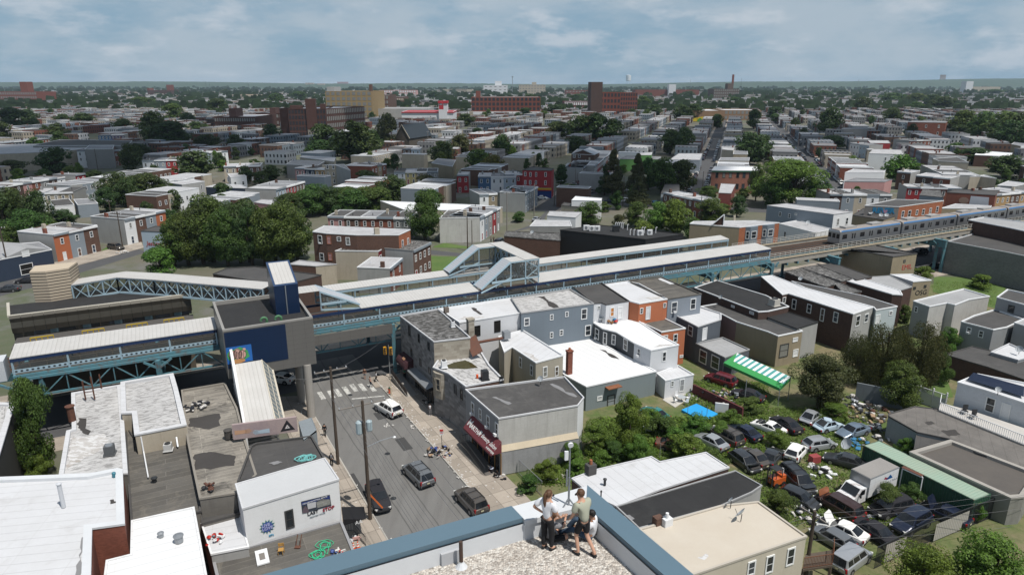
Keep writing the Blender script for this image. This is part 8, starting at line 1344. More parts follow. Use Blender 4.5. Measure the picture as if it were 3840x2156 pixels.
cloud(-190,400,330,150,26,3);cloud(-260,640,380,110,18,9);cloud(150,560,170,130,14,5)
hb=MB();hb.box(0,5600,61.5,19400,11400,125);ho=hb.bd('haze',[]);hm=bpy.data.materials.new('haze_air');hm.use_nodes=True;ht=hm.node_tree;ht.nodes.remove(ht.nodes['Principled BSDF'])
pv=ht.nodes.new('ShaderNodeVolumePrincipled');pv.inputs['Color'].default_value=(.62,.8,.97,1);pv.inputs['Density'].default_value=5e-5;pv.inputs['Anisotropy'].default_value=0.;ht.links.new(pv.outputs[0],ht.nodes['Material Output'].inputs['Volume']);ho.data.materials.append(hm);tag(ho,kind='stuff')
# poles, wires and small things
POL=mat('utility_wood',(.085,.065,.05),.9,amt=.35);POG=mat('grey_wood',(.22,.2,.18),.9,amt=.3);WIR=mat('wire',(.13,.13,.135),.6);CAG=mat('condenser_grey',(.1,.105,.11),.5);RUS=mat('rust_metal',(.13,.06,.042),.8,'rust',amt=.4);RED=mat('bright_red',(.5,.03,.02),.5);CORG=mat('cone_orange',(.7,.1,.02),.5);ARM={}
def pole(name,label,base,top,r=.16,m=POL,arm=0.,armd=(1,0),group='utility poles',z0=0,lamp=None,topz=None):
 f=at(*base,z0);z=topz or zat(*base,top[-2],top[-1],z0)if len(top)==2 else topz or(lambda k,x,y:H+ray(*cpx(k,x,y))[2]*math.hypot(f[0],f[1])/math.hypot(*ray(*cpx(k,x,y))[:2]))(*top)
 o=tg(name,label,'pole',f,group);b=MB();b.tube([f,(f[0],f[1],z)],r,8,r*.7);b.bd('shaft',m,o);pts=[]
 if arm:
  d=Vector((armd[0],armd[1],0)).normalized();c_=Vector((f[0],f[1],z-.45));b=MB();b.bar(c_-d*arm/2,c_+d*arm/2,.12);b.bd('crossarm',POG if arm>2 else m,o);b=MB()
  for s in(-.48,-.2,.2,.48):q=c_+d*arm*s;b.lth((q.x,q.y,q.z+.06),[(.05,0),(.07,.1),(.03,.22)],6);pts.append(tuple(q+Vector((0,0,.28))))
  b.bd('insulator',WHITE,o)
 if lamp:
  d=Vector((lamp[0],lamp[1],0));q=Vector((f[0],f[1],z*lamp[2]));b=MB();b.tube([q,q+d*.5+Vector((0,0,.35)),q+d+Vector((0,0,.45))],.04,6);b.bd('lamp_arm',GREYM,o);q=q+d+Vector((0,0,.42));b=MB();b.lth(tuple(q-Vector((0,0,.12))),[(.1,0),(.18,.08),(.1,.16)],8);b.bd('lamp_head',WHITE,o)
 ARM[label]=pts or[(f[0],f[1],z-.2)];return o,f,z
def wire(a,b_,sag=.5,r=.016,label=None,cat='wire'):
 a,b_=Vector(a),Vector(b_);b=MB();b.tube([tuple(a.lerp(b_,i/10)-Vector((0,0,sag*4*(i/10)*(1-i/10))))for i in range(11)],r,4,cap=False);return tag(b.bd('overhead_wire',WIR,base=tuple(a)),label,cat,'overhead wires')
L1,L2,L3='dark utility pole nearest the rooftop with pale transformers','grey topped utility pole by the far pavement of the near street','utility pole beside the tan-roofed house at the lower right'
o,f1,z1=pole('utility_pole',L1,('F',820,1050),('F',757,195),.2,POL,4.6,SQ,lamp=(2.6,1.4,.62));b=MB();b.lth((f1[0]-.5,f1[1]+.2,z1-3.6),[(.3,0),(.34,.1),(.34,1.2),(.2,1.35)],10);b.lth((f1[0]+.45,f1[1]+.25,z1-3.3),[(.26,0),(.3,.1),(.3,1.0),(.18,1.1)],10);b.bd('transformer',mat('transformer_blue',(.36,.44,.47),.5),o,smooth=True)
b=MB();q0,q1=onp('F',803,852,f1,U),onp('F',907,962,f1,U);b.bar(q0,q1,.11,.14);b.bd('orange_cable_guard',mat('guard_orange',(.6,.14,.03),.6),o)
o,f2,z2_=pole('utility_pole',L2,('F',590,655),('B',678,1145),.2,POL,3.6,SQ)
o,f3,z3=pole('utility_pole',L3,('H',262,1500),('H',335,985),.2,POL,2.8,SV)
A1_,A2_=ARM[L1],ARM[L2]
for i in range(4):wire(A1_[i],A2_[i],.35,label='%s of the power lines strung between the two street poles'%ORD[i]);q=Vector(A1_[i])-Vector((SV[0],SV[1],0))*34;wire(A1_[i],tuple(q),.9,label='%s of the power lines running from the near pole over the street'%ORD[i])
for i,h in enumerate((2.6,3.4,4.3)):wire((f1[0],f1[1],z1-h),(f2[0],f2[1],z2_-h+.6),.5,.016,'%s cable below the power lines between the street poles'%ORD[i]);q=Vector((f1[0],f1[1],z1-h))-Vector((SV[0],SV[1],.02))*32;wire((f1[0],f1[1],z1-h),tuple(q),.8,.016,'%s low cable from the near pole towards the rooftop'%ORD[i])
wire((f2[0],f2[1],z2_-1),onp('B',120,1200,f2,U),.6,.014,'cable from the far street pole to the round column');wire((f2[0],f2[1],z2_-.6),el(0,.2,7),.5,.014,'cable from the far street pole to the traffic light corner')
d3=Vector(at('H',1836,870,7))-Vector(at('H',335,1250,7));
for i,(dz,q)in enumerate(((0,('H',1850,860)),(.5,('H',1850,905)),(1.2,('H',1850,1000)),(2.6,('H',1850,1130)))):e_=onp(*q,f3,(d3.x,d3.y));wire((f3[0],f3[1],z3-.3-dz),(e_[0]+d3.x*.3,e_[1]+d3.y*.3,e_[2]),.5,.014,'%s wire from the lower right pole across the salvage yard'%ORD[i]);wire((f3[0],f3[1],z3-.3-dz),(f3[0]-d3.x*.9,f3[1]-d3.y*.9,z3-.6-dz),.5,.014,'%s wire from the lower right pole over the tan roof'%ORD[i])
for lb,bs,tp,arm,lamp in(('tall wooden pole beside the patch of grass at left',('M',1240,1040),('M',1165,655),1.8,None),('pole at the left edge by the dark garage',('M',110,1340),('M',0,800),2,None),('pole behind the tall blank stucco house wall',('M',990,260),('M',945,25),0,None),('pole before the white, grey and red trio',('M',1520,270),('M',1495,90),1.5,None),('pole rising from the trees right of the dim left row',('M',1120,700),('M',1080,540),1.6,(-2.2,.3,.98)),('wooden pole in front of the pale corner stucco house',('N',2130,1050),('N',2122,710),0,None),('shorter pole left of the pale corner stucco house',('N',2175,985),('N',2155,740),0,None),('pole at the far side street kerb',('N',2525,890),('N',2520,460),1.6,None),('pole right of the brown gable house by the overpass',('B',1440,300),('B',1428,10),0,(1.6,.6,.8)),('pole in front of the coloured trio',('N',760,330),('N',748,165),1.2,None),('pole left of the red narrow house',('N',1860,430),('N',1862,345),0,None),('thick wooden pole in front of the pines',('O',1115,600),('O',1127,305),0,(1.8,.4,.52)),('pole with stop sign at the crimson corner building',('O',425,590),('O',425,345),0,(3,.5,.95)),('pole at the grey row facing the cross street',('O',222,700),('O',228,375),0,None),('pole left of two at the corner by the camper',('O',636,450),('O',640,145),0,None),('pole right of two at the corner by the camper',('O',652,450),('O',656,265),0,None),('street lamp pole before the bay windowed building',('O',1890,760),('O',1912,490),0,(1.6,.5,.6)),('pole at the end of the mural street',('O',1915,420),('O',1920,250),0,(-2,.3,.95)),('pole at the mural street kerb further on',('O',1965,360),('O',1970,250),0,None),('pole among the white roofs at right',('Q',1725,440),('Q',1750,250),1.2,None),('pole before the boarded tan house',('Q',1985,390),('Q',2010,225),0,None),('pole beside the tall dark garage of the long street',('L',290,900),('L',300,740),0,(1.5,0,.98)),('pole left of the red three storey brick building',('L',1050,690),('L',1075,580),0,None),('pole in front of the stone church',('J',1735,850),('J',1730,650),1.4,None),('pole before the white storage building',('J',1672,560),('J',1668,485),5,None),('pole by the right trees with transformers',('L',1910,700),('L',1935,545),3,None)):
 pole('utility_pole',lb,bs,tp,.17,POL if 'wood' in lb or 'M'==bs[0]else POG,arm,(1,.2),lamp=lamp)
o,f,z=pole('traffic_light','grey traffic light pole with yellow signal heads under the elevated line',('B',1213,1245),('B',1178,950),.09,GREYM,z0=.1,group='traffic lights');
for dx,dy in((-.55,-.1),(.35,-.25)):
 b=MB();b.box(f[0]+dx,f[1]+dy,4.5,.42,.36,1.15,.4);h_=b.bd('signal_head',mat('signal_yellow',(.6,.3,.02),.5),o);b=MB()
 for i in range(3):b.tube([(f[0]+dx+.05,f[1]+dy-.17,4.15+i*.36),(f[0]+dx+.1,f[1]+dy-.3,4.15+i*.36)],.13,8)
 b.bd('visor',DARKM,h_,base=pbs(o))
f=at('B',1208,1380,.13);o=tg('fire_hydrant','orange fire hydrant with green top at the corner','hydrant',f);b=MB();b.lth(f,[(.2,0),(.16,.06),(.15,.6),(.19,.63)],10);b.tube([(f[0]-.26,f[1],f[2]+.5),(f[0]+.26,f[1],f[2]+.5)],.07,8);b.bd('barrel',CORG,o);b=MB();b.lth((f[0],f[1],f[2]+.63),[(.18,0),(.14,.16),(.05,.28)],10);b.bd('cap',mat('dark_green',(.03,.08,.05),.6),o)
f=at('B',1222,1400,.13);o=tg('bollard','cream bollard beside the fire hydrant','bollard',f);b=MB();b.lth(f,[(.12,0),(.12,1.2),(.06,1.3)],10);b.tube([(f[0],f[1],1.3),(f[0]-.02,f[1],3.)],.04,6);b.bd('post',mat('cream_paint',(.55,.48,.36),.7),o)
f=at('F',1335,560,.13);o=tg('parking_sign','red and white parking sign on a post by the rubbish pile','sign',f);b=MB();b.tube([f,(f[0],f[1],2.9)],.035,6);b.bd('post',DARKM,o);b=MB();b.box(f[0],f[1]-.05,2.75,.42,.03,.75,.15);b.bd('plate',WHITE,o);b=MB();b.box(f[0]+.01,f[1]-.075,3.0,.42,.02,.24,.15);b.box(f[0]+.01,f[1]-.075,2.6,.3,.02,.05,.15);b.bd('red_marks',RED,o)
let_('NO PARKING',o,(f[0]-.18,f[1]-.13,2.8),(1,.15,0),(0,0,1),.07,RED)
def heap(name,label,c_,n,rad,hgt,cols,cat='rubbish',seed=1,size=.3):
 size*=.78 if seed>10 else .8
 r_=random.Random(seed);o=tg(name,label,cat,c_);grp={}
 for i in range(n):
  m=r_.choice(cols);b=grp.setdefault(m,MB());q=r_.random()**.6;a=r_.uniform(0,6.28);x,y=c_[0]+rad*q*math.cos(a),c_[1]+rad*q*math.sin(a);s=size*r_.uniform(.5,1.5);zz_=c_[2]+hgt*(1-q)*r_.random()
  if r_.random()<.5:b.box(x,y,zz_+s*.2,s*1.4,s*r_.uniform(.3,1),s*r_.uniform(.15,.7),r_.uniform(0,3))
  else:b.lth((x,y,zz_),[(s*.4,0),(s*.6,s*.25),(s*.5,s*.5),(s*.1,s*.7)],7)
 for m,b in grp.items():b.v=[(x+r_.uniform(-.05,.05),y+r_.uniform(-.05,.05),z)for x,y,z in b.v];tag(b.bd('pieces',m,o),kind='stuff')
 return o
BAGK=mat('bin_bag',(.02,.02,.025),.35);BAGB=mat('blue_bag',(.06,.1,.3),.5);PAP=mat('paper_litter',(.62,.6,.57),.9);CRD=mat('card',(.36,.25,.16),.9);PNK2=mat('pink_litter',(.5,.3,.27),.8);SCR=mat('scrap_dark',(.05,.05,.055),.6,amt=.5);SCS=mat('scrap_silver',(.35,.37,.4),.4,metal=.4);BLT=mat('blue_tarp',(.05,.2,.36),.7)
heap('rubbish_pile','pile of torn bin bags and litter around the parking sign',at('F',1310,570,.13),46,1.6,.7,[BAGK,BAGK,PAP,PAP,BAGB,CRD,PNK2],seed=3,size=.32);heap('rubbish_pile','black bin bags by the ramp foot of the stone building',at('F',1218,205,.13),12,.6,.5,[BAGK,PAP],seed=5);heap('rubbish_pile','black bags on the pavement at the salon doorway',at('F',1765,745,.13),10,.5,.4,[BAGK,BAGK,PAP],seed=6);heap('rubbish_pile','white bags dumped on the pavement by the patch of grass',at('M',1225,1070),24,1.5,.8,[PAP,PAP,CRD],seed=8,size=.5)
lt=MB();r_=random.Random(9)
for i in range(420):
 if i<230:p=st(10.5+r_.gauss(.0,.25)+abs(r_.gauss(0,.5)),r_.uniform(2,34),.155)
 elif i<330:p=st(r_.uniform(10.8,15),r_.uniform(0,34),.145)
 else:p=st(r_.uniform(-4,0.4),r_.uniform(-5,34),.15)
 s=r_.uniform(.03,.13);a=r_.uniform(0,6.28);lt.box(p[0],p[1],p[2],s*1.6,s,s*.5,a)
for k,x,y in(('F',935,378),('F',1115,380),('G',200,770),('G',240,760),('G',280,745),('G',370,740),('G',160,780)):
 p=at(k,x,y,.06)
 for i in range(7):lt.box(p[0]+r_.gauss(0,.3),p[1]+r_.gauss(0,.3),p[2]+.02,.25,.16,.1,i)
tag(lt.bd('litter',PAP),kind='stuff')
for i,(x,y)in enumerate(((700,1262),(731,1255))):f=at('F',x,y,.2);o=tg('traffic_cone','orange traffic cone with white bands, %s of two below the wall'%('left','right')[i],'cone',f,'traffic cones');b=MB();b.box(*f[:2],f[2]+.03,.42,.42,.05);b.lth(f,[(.17,.05),(.13,.3)],10);b.lth((f[0],f[1],f[2]+.42),[(.1,0),(.08,.14)],10);b.lth((f[0],f[1],f[2]+.66),[(.06,0),(.03,.16)],10);b.bd('cone',CORG,o);b=MB();b.lth((f[0],f[1],f[2]+.3),[(.13,0),(.1,.12)],10);b.lth((f[0],f[1],f[2]+.56),[(.08,0),(.06,.1)],10);b.bd('band',WHITE,o)
o=rlg('sidewalk_railing','dark iron railing with a steel frame on the pavement below the poster wall',[at('F',628,1130,.13),at('F',700,1130,.13),at('F',790,1235,.13)],1.,DARKM,.25);heap('sign_boards','black and white signboards stacked behind the iron railing',at('F',690,1190,.13),12,.7,.6,[WHITE,DARKM,PNK2],'signs',4,.5)
f0,f1_=at('F',612,955,3.),at('F',622,1045,3.);b=MB();nq=Vector((SQ[0],SQ[1],0));P0,P1=Vector(f0),Vector(f1_)
b.fc([tuple(P0),tuple(P1),tuple(P1+nq*2.2+Vector((0,0,-.7))),tuple(P0+nq*2.2+Vector((0,0,-.7)))]);b.fc([tuple(P1),tuple(P1+nq*2.2+Vector((0,0,-.7))),tuple(P1+Vector((0,0,-.7)))]);b.fc([tuple(P0+nq*2.2+Vector((0,0,-.7))),tuple(P1+nq*2.2+Vector((0,0,-.7))),tuple(P1+nq*2.2+Vector((0,0,-1.))),tuple(P0+nq*2.2+Vector((0,0,-1.)))]);o=tag(b.bd('entrance_awning',mat('black_canvas',(.012,.012,.014),.8),base=f0),'black entrance awning with white letters on the poster building','awning');let_('AA',o,tuple(P1+nq*1.1+Vector((0,0,-.95))-Vector((SV[0],SV[1],0))*.06),nq,(0,0,1),.55,WHITE)
a,b_,t,n,L=edge(lsp,nre(lsp,'F',430,930,7.2));WN_=Vector((n[0],n[1],0));wpt=lambda x,y,off=.03:Vector(onp('F',x,y,a,t))+WN_*off
def wq(pts,nm,m,off):b=MB();b.fc([tuple(wpt(x,y,off))for x,y in pts][::-1]);b.bd(nm,m,POSTB)
wq([(322,916),(528,866),(540,945),(332,1002)],'poster',mat('poster_dark',(.05,.06,.08),.6,amt=.6),.04);wq([(324,922),(527,872),(530,895),(326,945)],'poster_title_band',mat('poster_blue',(.02,.04,.16),.6),.05);wq([(430,915),(475,895),(528,900),(534,935),(440,960)],'poster_house',mat('poster_house',(.3,.3,.28),.7,'block',amt=.4),.05);wq([(365,930),(428,915),(430,955),(372,970)],'poster_card',mat('poster_pale',(.5,.5,.52),.6),.06);wq([(333,1000),(335,970),(352,945),(375,975),(380,990)],'poster_portrait',mat('poster_portrait',(.12,.09,.11),.7),.06)
tt_=Vector((t[0],t[1],0));rise=(wpt(560,960)-wpt(375,1015)).normalized();UPZ=Vector((0,0,1))
let_('INCLUDING MY REAL ESTATE',POSTB,tuple(wpt(332,938,.07)),tt_,UPZ,.17,WHITE);let_('LAST',POSTB,tuple(wpt(368,1018,.05)),tt_,UPZ,.46,INK,bold=.008);let_('STOP',POSTB,tuple(wpt(478,990,.05)),tt_,UPZ,.46,mat('stop_red',(.3,.02,.04),.7),bold=.012);let_('RECOVERY HOUSE',POSTB,tuple(wpt(385,1034,.05)),tt_,UPZ,.17,mat('sign_slate',(.2,.26,.3),.7))
c_=wpt(80,1095,.05)
def star(R_,r2,nn):return[tuple(c_+tt_*math.cos(math.pi*i/nn)*(R_ if i%2 else r2)*.95+UPZ*math.sin(math.pi*i/nn)*(R_ if i%2 else r2))for i in range(2*nn)]
b=MB();b.fc(star(.72,.47,13));b.bd('graffiti_burst',mat('burst_green',(.08,.3,.2),.8),POSTB);c_=c_+WN_*.02;b=MB();b.fc(star(.62,.42,13));b.bd('graffiti_burst',mat('burst_blue',(.06,.09,.3),.8),POSTB);c_=c_+WN_*.02;let_('LIVE',POSTB,tuple(c_-tt_*.47+UPZ*.07),tt_,UPZ,.38,mat('burst_pale',(.35,.38,.6),.8),bold=.015);let_('LOVE',POSTB,tuple(c_-tt_*.47-UPZ*.28),tt_,UPZ,.38,MATS['burst_pale'],bold=.015);let_('KTs',POSTB,tuple(wpt(92,1168,.05)),tt_,UPZ,.26,mat('tag_blue',(.03,.3,.5),.8),bold=.01)
def cond(k,x,y,z,label,m,s=.85,h=.9,rz=.3):f=at(k,x,y,z);o=tg('air_conditioner',label,'air conditioner',f,'rooftop air conditioners');b=MB();b.box(*f[:2],z+h/2+.05,s,s,h,rz);b.box(*f[:2],z+.04,s*1.25,s*1.25,.07,rz);b.bd('case',m,o);b=MB();b.lth((f[0],f[1],z+h+.05),[(s*.42,0),(s*.4,.06),(s*.12,.07)],14);b.bd('fan',DARKM if m is not CAG else GREYM,o)
def vent(k,x,y,z,label,r,h,m,capr=1.5,name='roof_vent'):f=at(k,x,y,z);o=tg(name,label,'vent',f,'roof vents and pipes');b=MB();b.lth(f,[(r,0),(r,h)],10);b.bd('pipe',m,o);b=MB();b.lth((f[0],f[1],z+h-.02),[(r*capr*.8,0),(r*capr,.06),(r*capr,.14),(r*.4,.22)],12);b.bd('cap',m,o)
def dish(k,x,y,z,label,r=.42,az=200):f=at(k,x,y,z);o=tg('satellite_dish',label,'satellite dish',f,'satellite dishes');d=Vector((math.cos(R(az)),math.sin(R(az)),.75)).normalized();a_=d.cross(Vector((0,0,1))).normalized();c_=a_.cross(d);q=Vector(f)+Vector((0,0,.75));b=MB();n_=16;rg_=[[tuple(q+(a_*math.cos(2*math.pi*i/n_)+c_*math.sin(2*math.pi*i/n_)*.92)*r*s+d*.16*r*s*s*2)for i in range(n_)]for s in(.15,.6,1.)];[b.fc([A[i],A[(i+1)%n_],B[(i+1)%n_],B[i]])for A,B in zip(rg_,rg_[1:])for i in range(n_)];b.fc(rg_[0]);b.bd('reflector',mat('dish_grey',(.4,.43,.45),.5),o);b=MB();b.tube([f,tuple(q-d*.05)],.035,6);b.tube([tuple(q-c_*r*.8),tuple(q+d*r*1.1-c_*r*.25)],.022,5);b.bd('mount',DARKM,o)
vent('E',457,958,7.2,'tall white flue pipe on the large white roof',.17,2.2,mat('flue_white',(.55,.57,.6),.5),1.3,'flue_pipe');cond('E',790,575,6.5,'dark grey condenser on the stained roof',CAG);cond('E',1208,548,5.4,'white condenser on the dark felt roof',mat('condenser_white',(.55,.55,.54),.5),.75,.7);vent('E',1155,1168,5.8,'small steel mushroom vent on the bright white roof',.22,.25,GREYM,1.2);vent('E',1285,1205,5.8,'larger steel mushroom vent on the bright white roof',.33,.5,GREYM,1.25);vent('E',1108,770,5.4,'low dark vent on the felt roof',.2,.25,DARKM);vent('E',820,740,7.2,'teal pot on the corner of the large white roof',.17,.3,mat('teal_pot',(.05,.2,.26),.4),1.0);vent('E',520,340,6.6,'tall rusty kitchen exhaust stack beside the courtyard tree',.38,1.7,RUS,1.3);vent('E',1640,460,6.4,'black square exhaust with rusty motor on the ribbed roof',.4,.8,mat('sooty_metal',(.07,.065,.06),.7),1.1);heap('rusty_fan','rusty overturned fan unit on the ribbed roof',at('E',1500,815,6.4),9,.6,.5,[RUS,RUS,SCR],'fan',11,.5);heap('rusty_fan','rusty fan motor at the right side of the ribbed roof',at('E',1700,445,6.4),8,.5,.5,[RUS,SCR],'fan',12,.45);heap('scrap_heap','heap of black plastic and frames on the ribbed roof by the line',at('E',1410,235,6.4),26,1.3,.4,[SCR,BAGK,PAP],'scrap',13,.4)
b=MB();b.tube([at('E',1010,450,7.2),at('E',1030,560,5.55),at('E',1063,742,5.5)],.07,8);o=tag(b.bd('drain_pipe',WHITE,base=at('E',1030,560,5.5)),'long white plastic pipe lying on the dark felt roof','pipe');b=MB();b.bar(at('E',1252,370,7.3),at('E',1276,525,5.5),.14);tag(b.bd('gutter_pipe',GREYM,base=at('E',1276,525,5.5)),'grey downpipe leaning from the raised parapet to the felt roof','pipe')
b=MB();g=lambda x,y,z:at('E',x,y,z)
for p,q in(((615,190,6.6),(585,0,9)),((680,185,6.6),(648,-10,9.5)),((730,110,6.6),(702,-5,8.5))):f=g(*p);b.bar(f,(f[0],f[1],q[2]),.12)
for z_ in(7.6,8.4):b.bar(g(615,190,6.6)[:2]+(z_,),g(680,185,6.6)[:2]+(z_,),.07)
tag(b.bd('old_sign_scaffold',RUS,base=g(640,180,6.6)),'rusty steel posts of an old sign frame at the roof edge','scaffold')
def tubes(name,label,cat,paths,r,m,n=6):b=MB();[b.tube(p,r,n)for p in paths];return tag(b.bd(name,m,base=paths[0][0]),label,cat)
def coil(k,x,y,z,rr_,n,seed):r_=random.Random(seed);f=at(k,x,y,z);return[(f[0]+math.cos(i*.5)*rr_*(1+.5*math.sin(i*.13+seed))+r_.uniform(-.1,.1),f[1]+math.sin(i*.5)*rr_*.9*(1+.4*math.cos(i*.17))+r_.uniform(-.08,.08),z+.04+.02*(i%3))for i in range(n)]
tubes('garden_hose','bright green garden hose coiled in two loops on the black roof','hose',[coil('F',490,1230,3.25,.55,40,1)+coil('F',442,1300,3.25,.5,50,2)],.03,mat('hose_green',(.05,.5,.26),.5));tubes('hose_tangle','turquoise hose tangle hanging over the black roof edge','hose',[coil('F',330,612,6.55,.5,50,3),coil('F',380,605,6.55,.5,50,4)],.035,mat('hose_teal',(.18,.48,.47),.5))
f=at('F',182,1290,3.25);o=tg('wooden_chair','small yellow wooden chair standing on the black roof','chair',f);b=MB();b.box(f[0],f[1],f[2]+.42,.45,.45,.05,.2);b.bd('seat',mat('pine',(.42,.24,.07),.7),o);b=MB();b.box(f[0]-.05,f[1]+.22,f[2]+.75,.45,.04,.3,.2);b.bd('backrest',MATS['pine'],o)
for dx,dy in((-.2,-.2),(.2,-.2),(-.2,.2),(.2,.2)):b=MB();b.bar((f[0]+dx,f[1]+dy,f[2]),(f[0]+dx,f[1]+dy,f[2]+.42+(.5 if dy>0 else 0)),.045);b.bd('leg',MATS['pine'],o)
f=at('F',45,1320,3.25);b=MB();b.box(f[0],f[1],f[2]+.08,1.,2.,.12,.45);o=tag(b.bd('old_door',WHITE,base=f),'white panel door lying flat on the black roof','door');b=MB();b.box(f[0],f[1],f[2]+.15,.45,.9,.03,.45);b.bd('panel',POG,o,base=f);f=at('F',285,1240,3.25);b=MB();b.bar(f,(f[0]+.1,f[1]+.5,f[2]+.9),.06);b.bar((f[0]+.35,f[1],f[2]),(f[0]+.45,f[1]+.5,f[2]+.9),.06);b.box(f[0]+.2,f[1]-.1,f[2]+.05,.5,.35,.05);tag(b.bd('hand_truck',RUS,base=f),'rusty hand truck lying beside the wooden chair','hand truck')
heap('folded_flag','blue, red and white starred cloth bundled at the roof corner',at('F',580,1295,3.3),16,.6,.35,[BAGB,BAGB,PAP,RED],'cloth',14,.3);heap('chair_frames','white metal chair frames and a red toolbox on the small white deck',at('E',1540,1190,4.2),16,.9,.4,[WHITE,SCS,RED,WHITE],'chairs',15,.3)
for a_ in((('G',665,800,6.3),'black twin roof vent on the white row house roof',.12,.55,DARKM),(('G',638,885,6.3),'small black vent pipe at the edge of the white row house roof',.06,.5,DARKM)):vent(*a_[0],a_[1],*a_[2:])
for k,x,y,z,w_,h,m,lb,pot in(('G',563,715,6.3,.9,1.,RB,'black tarred chimney with an orange pot on the white row house',1),('G',1045,1085,6.6,.75,.8,BRB,'brick chimney with flat cap between black and tan roofs',0),('G',1108,1085,6.7,.8,.7,WPLAS,'white chimney with pot beside the brick one',2)):
 f=at(k,x,y,z);o=tg('chimney_stack',lb,'chimney',f);b=MB();b.box(*f[:2],z+h/2,w_,w_*.8,h,UA);b.bd('stack',m,o)
 if pot:b=MB();b.lth((f[0],f[1],z+h),[(.16,0),(.14,.45)],10);b.bd('pot',BRO if pot==1 else WHITE,o)
dish('G',1640,1060,6.8,'larger satellite dish on the tan roof',.55,140);dish('G',1565,965,6.8,'smaller satellite dish at the far edge of the tan roof',.34,150);dish('G',205,80,6.9,'satellite dish on the salon roof',.4,230);dish('C',810,740,6.2,'old satellite dish by the boarded house terrace',.5,215);dish('C',1885,555,6.3,'white satellite dish at the roof edge of the long black house',.4,200);dish('D',290,385,6.5,'satellite dish on the dark roofs by the viaduct',.4,220);dish('D',2265,1030,3.9,'grey satellite dish on the low white extension',.55,200);dish('O',205,890,6,'satellite dish on the low brown building',.5,230);dish('Q',1030,690,5.2,'left of three dishes under the graffiti wall',.6,240);dish('Q',1135,715,5.2,'middle of three dishes under the graffiti wall',.6,240);dish('Q',1190,715,5.2,'right of three dishes under the graffiti wall',.6,240);dish('Q',400,790,6,'dish on the blue-grey house annex',.5,240);dish('H',1645,155,5.9,'small dish on the white solar house',.35,220)
cond('D',55,590,6.5,'large square air conditioner on the black roof corner',mat('unit_cream',(.5,.48,.43),.6),1.3,1.1,UA);cond('B',2068,1255,6.8,'dark condenser on the pond roof',DARKM,.85,1.1);cond('B',1700,1150,6.9,'white condenser at the street edge of the pond roof',WHITE,.7,.9);cond('B',1780,785,9.5,'white condenser on the stone corner roof',WHITE,.5,.8);vent('B',2000,1245,6.8,'orange bucket beside the dark condenser',.15,.3,CORG,1.05,'bucket')
b=MB();q0,q1=at('B',2005,925,6.95),at('B',2230,885,6.95);b.tube([q0,q1],.2,10);o=tag(b.bd('exhaust_duct',RUS,base=q0),'rusty red exhaust duct with grey fan box on the rear roof','duct');b=MB();b.box(q1[0]+.5,q1[1]+.3,7.35,1.,.9,1.1,UA);b.bd('fan_box',GREYM,o,base=q0);b=MB();q0=at('B',1930,1060,6.9);b.box(q0[0]+.6,q0[1]+.8,7.6,1.5,2.2,.1,UA);b.v=[(x,y,z+(y-q0[1])*.8)for x,y,z in b.v];tag(b.bd('bulkhead_hatch',RUS,base=q0),'rusty sloping hatch cover leaning on the stone wall','hatch')
heap('terrace_furniture','wooden cabinet, red bucket and blue basin on the white roof terrace',at('C',900,745,6.2),12,1.,.6,[mat('cabinet_wood',(.3,.14,.05),.7)]*3+[RED,BLT,WHITE],'furniture',16,.5)
def patch(k,z,pts,m,nm='felt_patch',own=None):
 w_=[Vector(at(k,x,y,z))for x,y in pts];r_=random.Random(len(pts)+int(pts[0][0]));n=len(w_);q=[]
 for i in range(n):
  d=w_[(i+1)%n]-w_[i];q+=[tuple(w_[i]+d*f+Vector((-d.y,d.x,0))*r_.uniform(-.06,.06)*(f>0))for f in(0,.2,.4,.6,.8)]
 b=MB();b.fc(q[::-1]);b.bd(nm,m,bpy.data.objects[own])
PK=mat('felt_dark',(.06,.055,.052),.9,amt=.4);PO=mat('pond_stain',(.3,.27,.24),.85,'worn',col2=(.58,.58,.58),amt=.5);PGR=mat('grey_seal',(.24,.24,.245),.8,amt=.3)
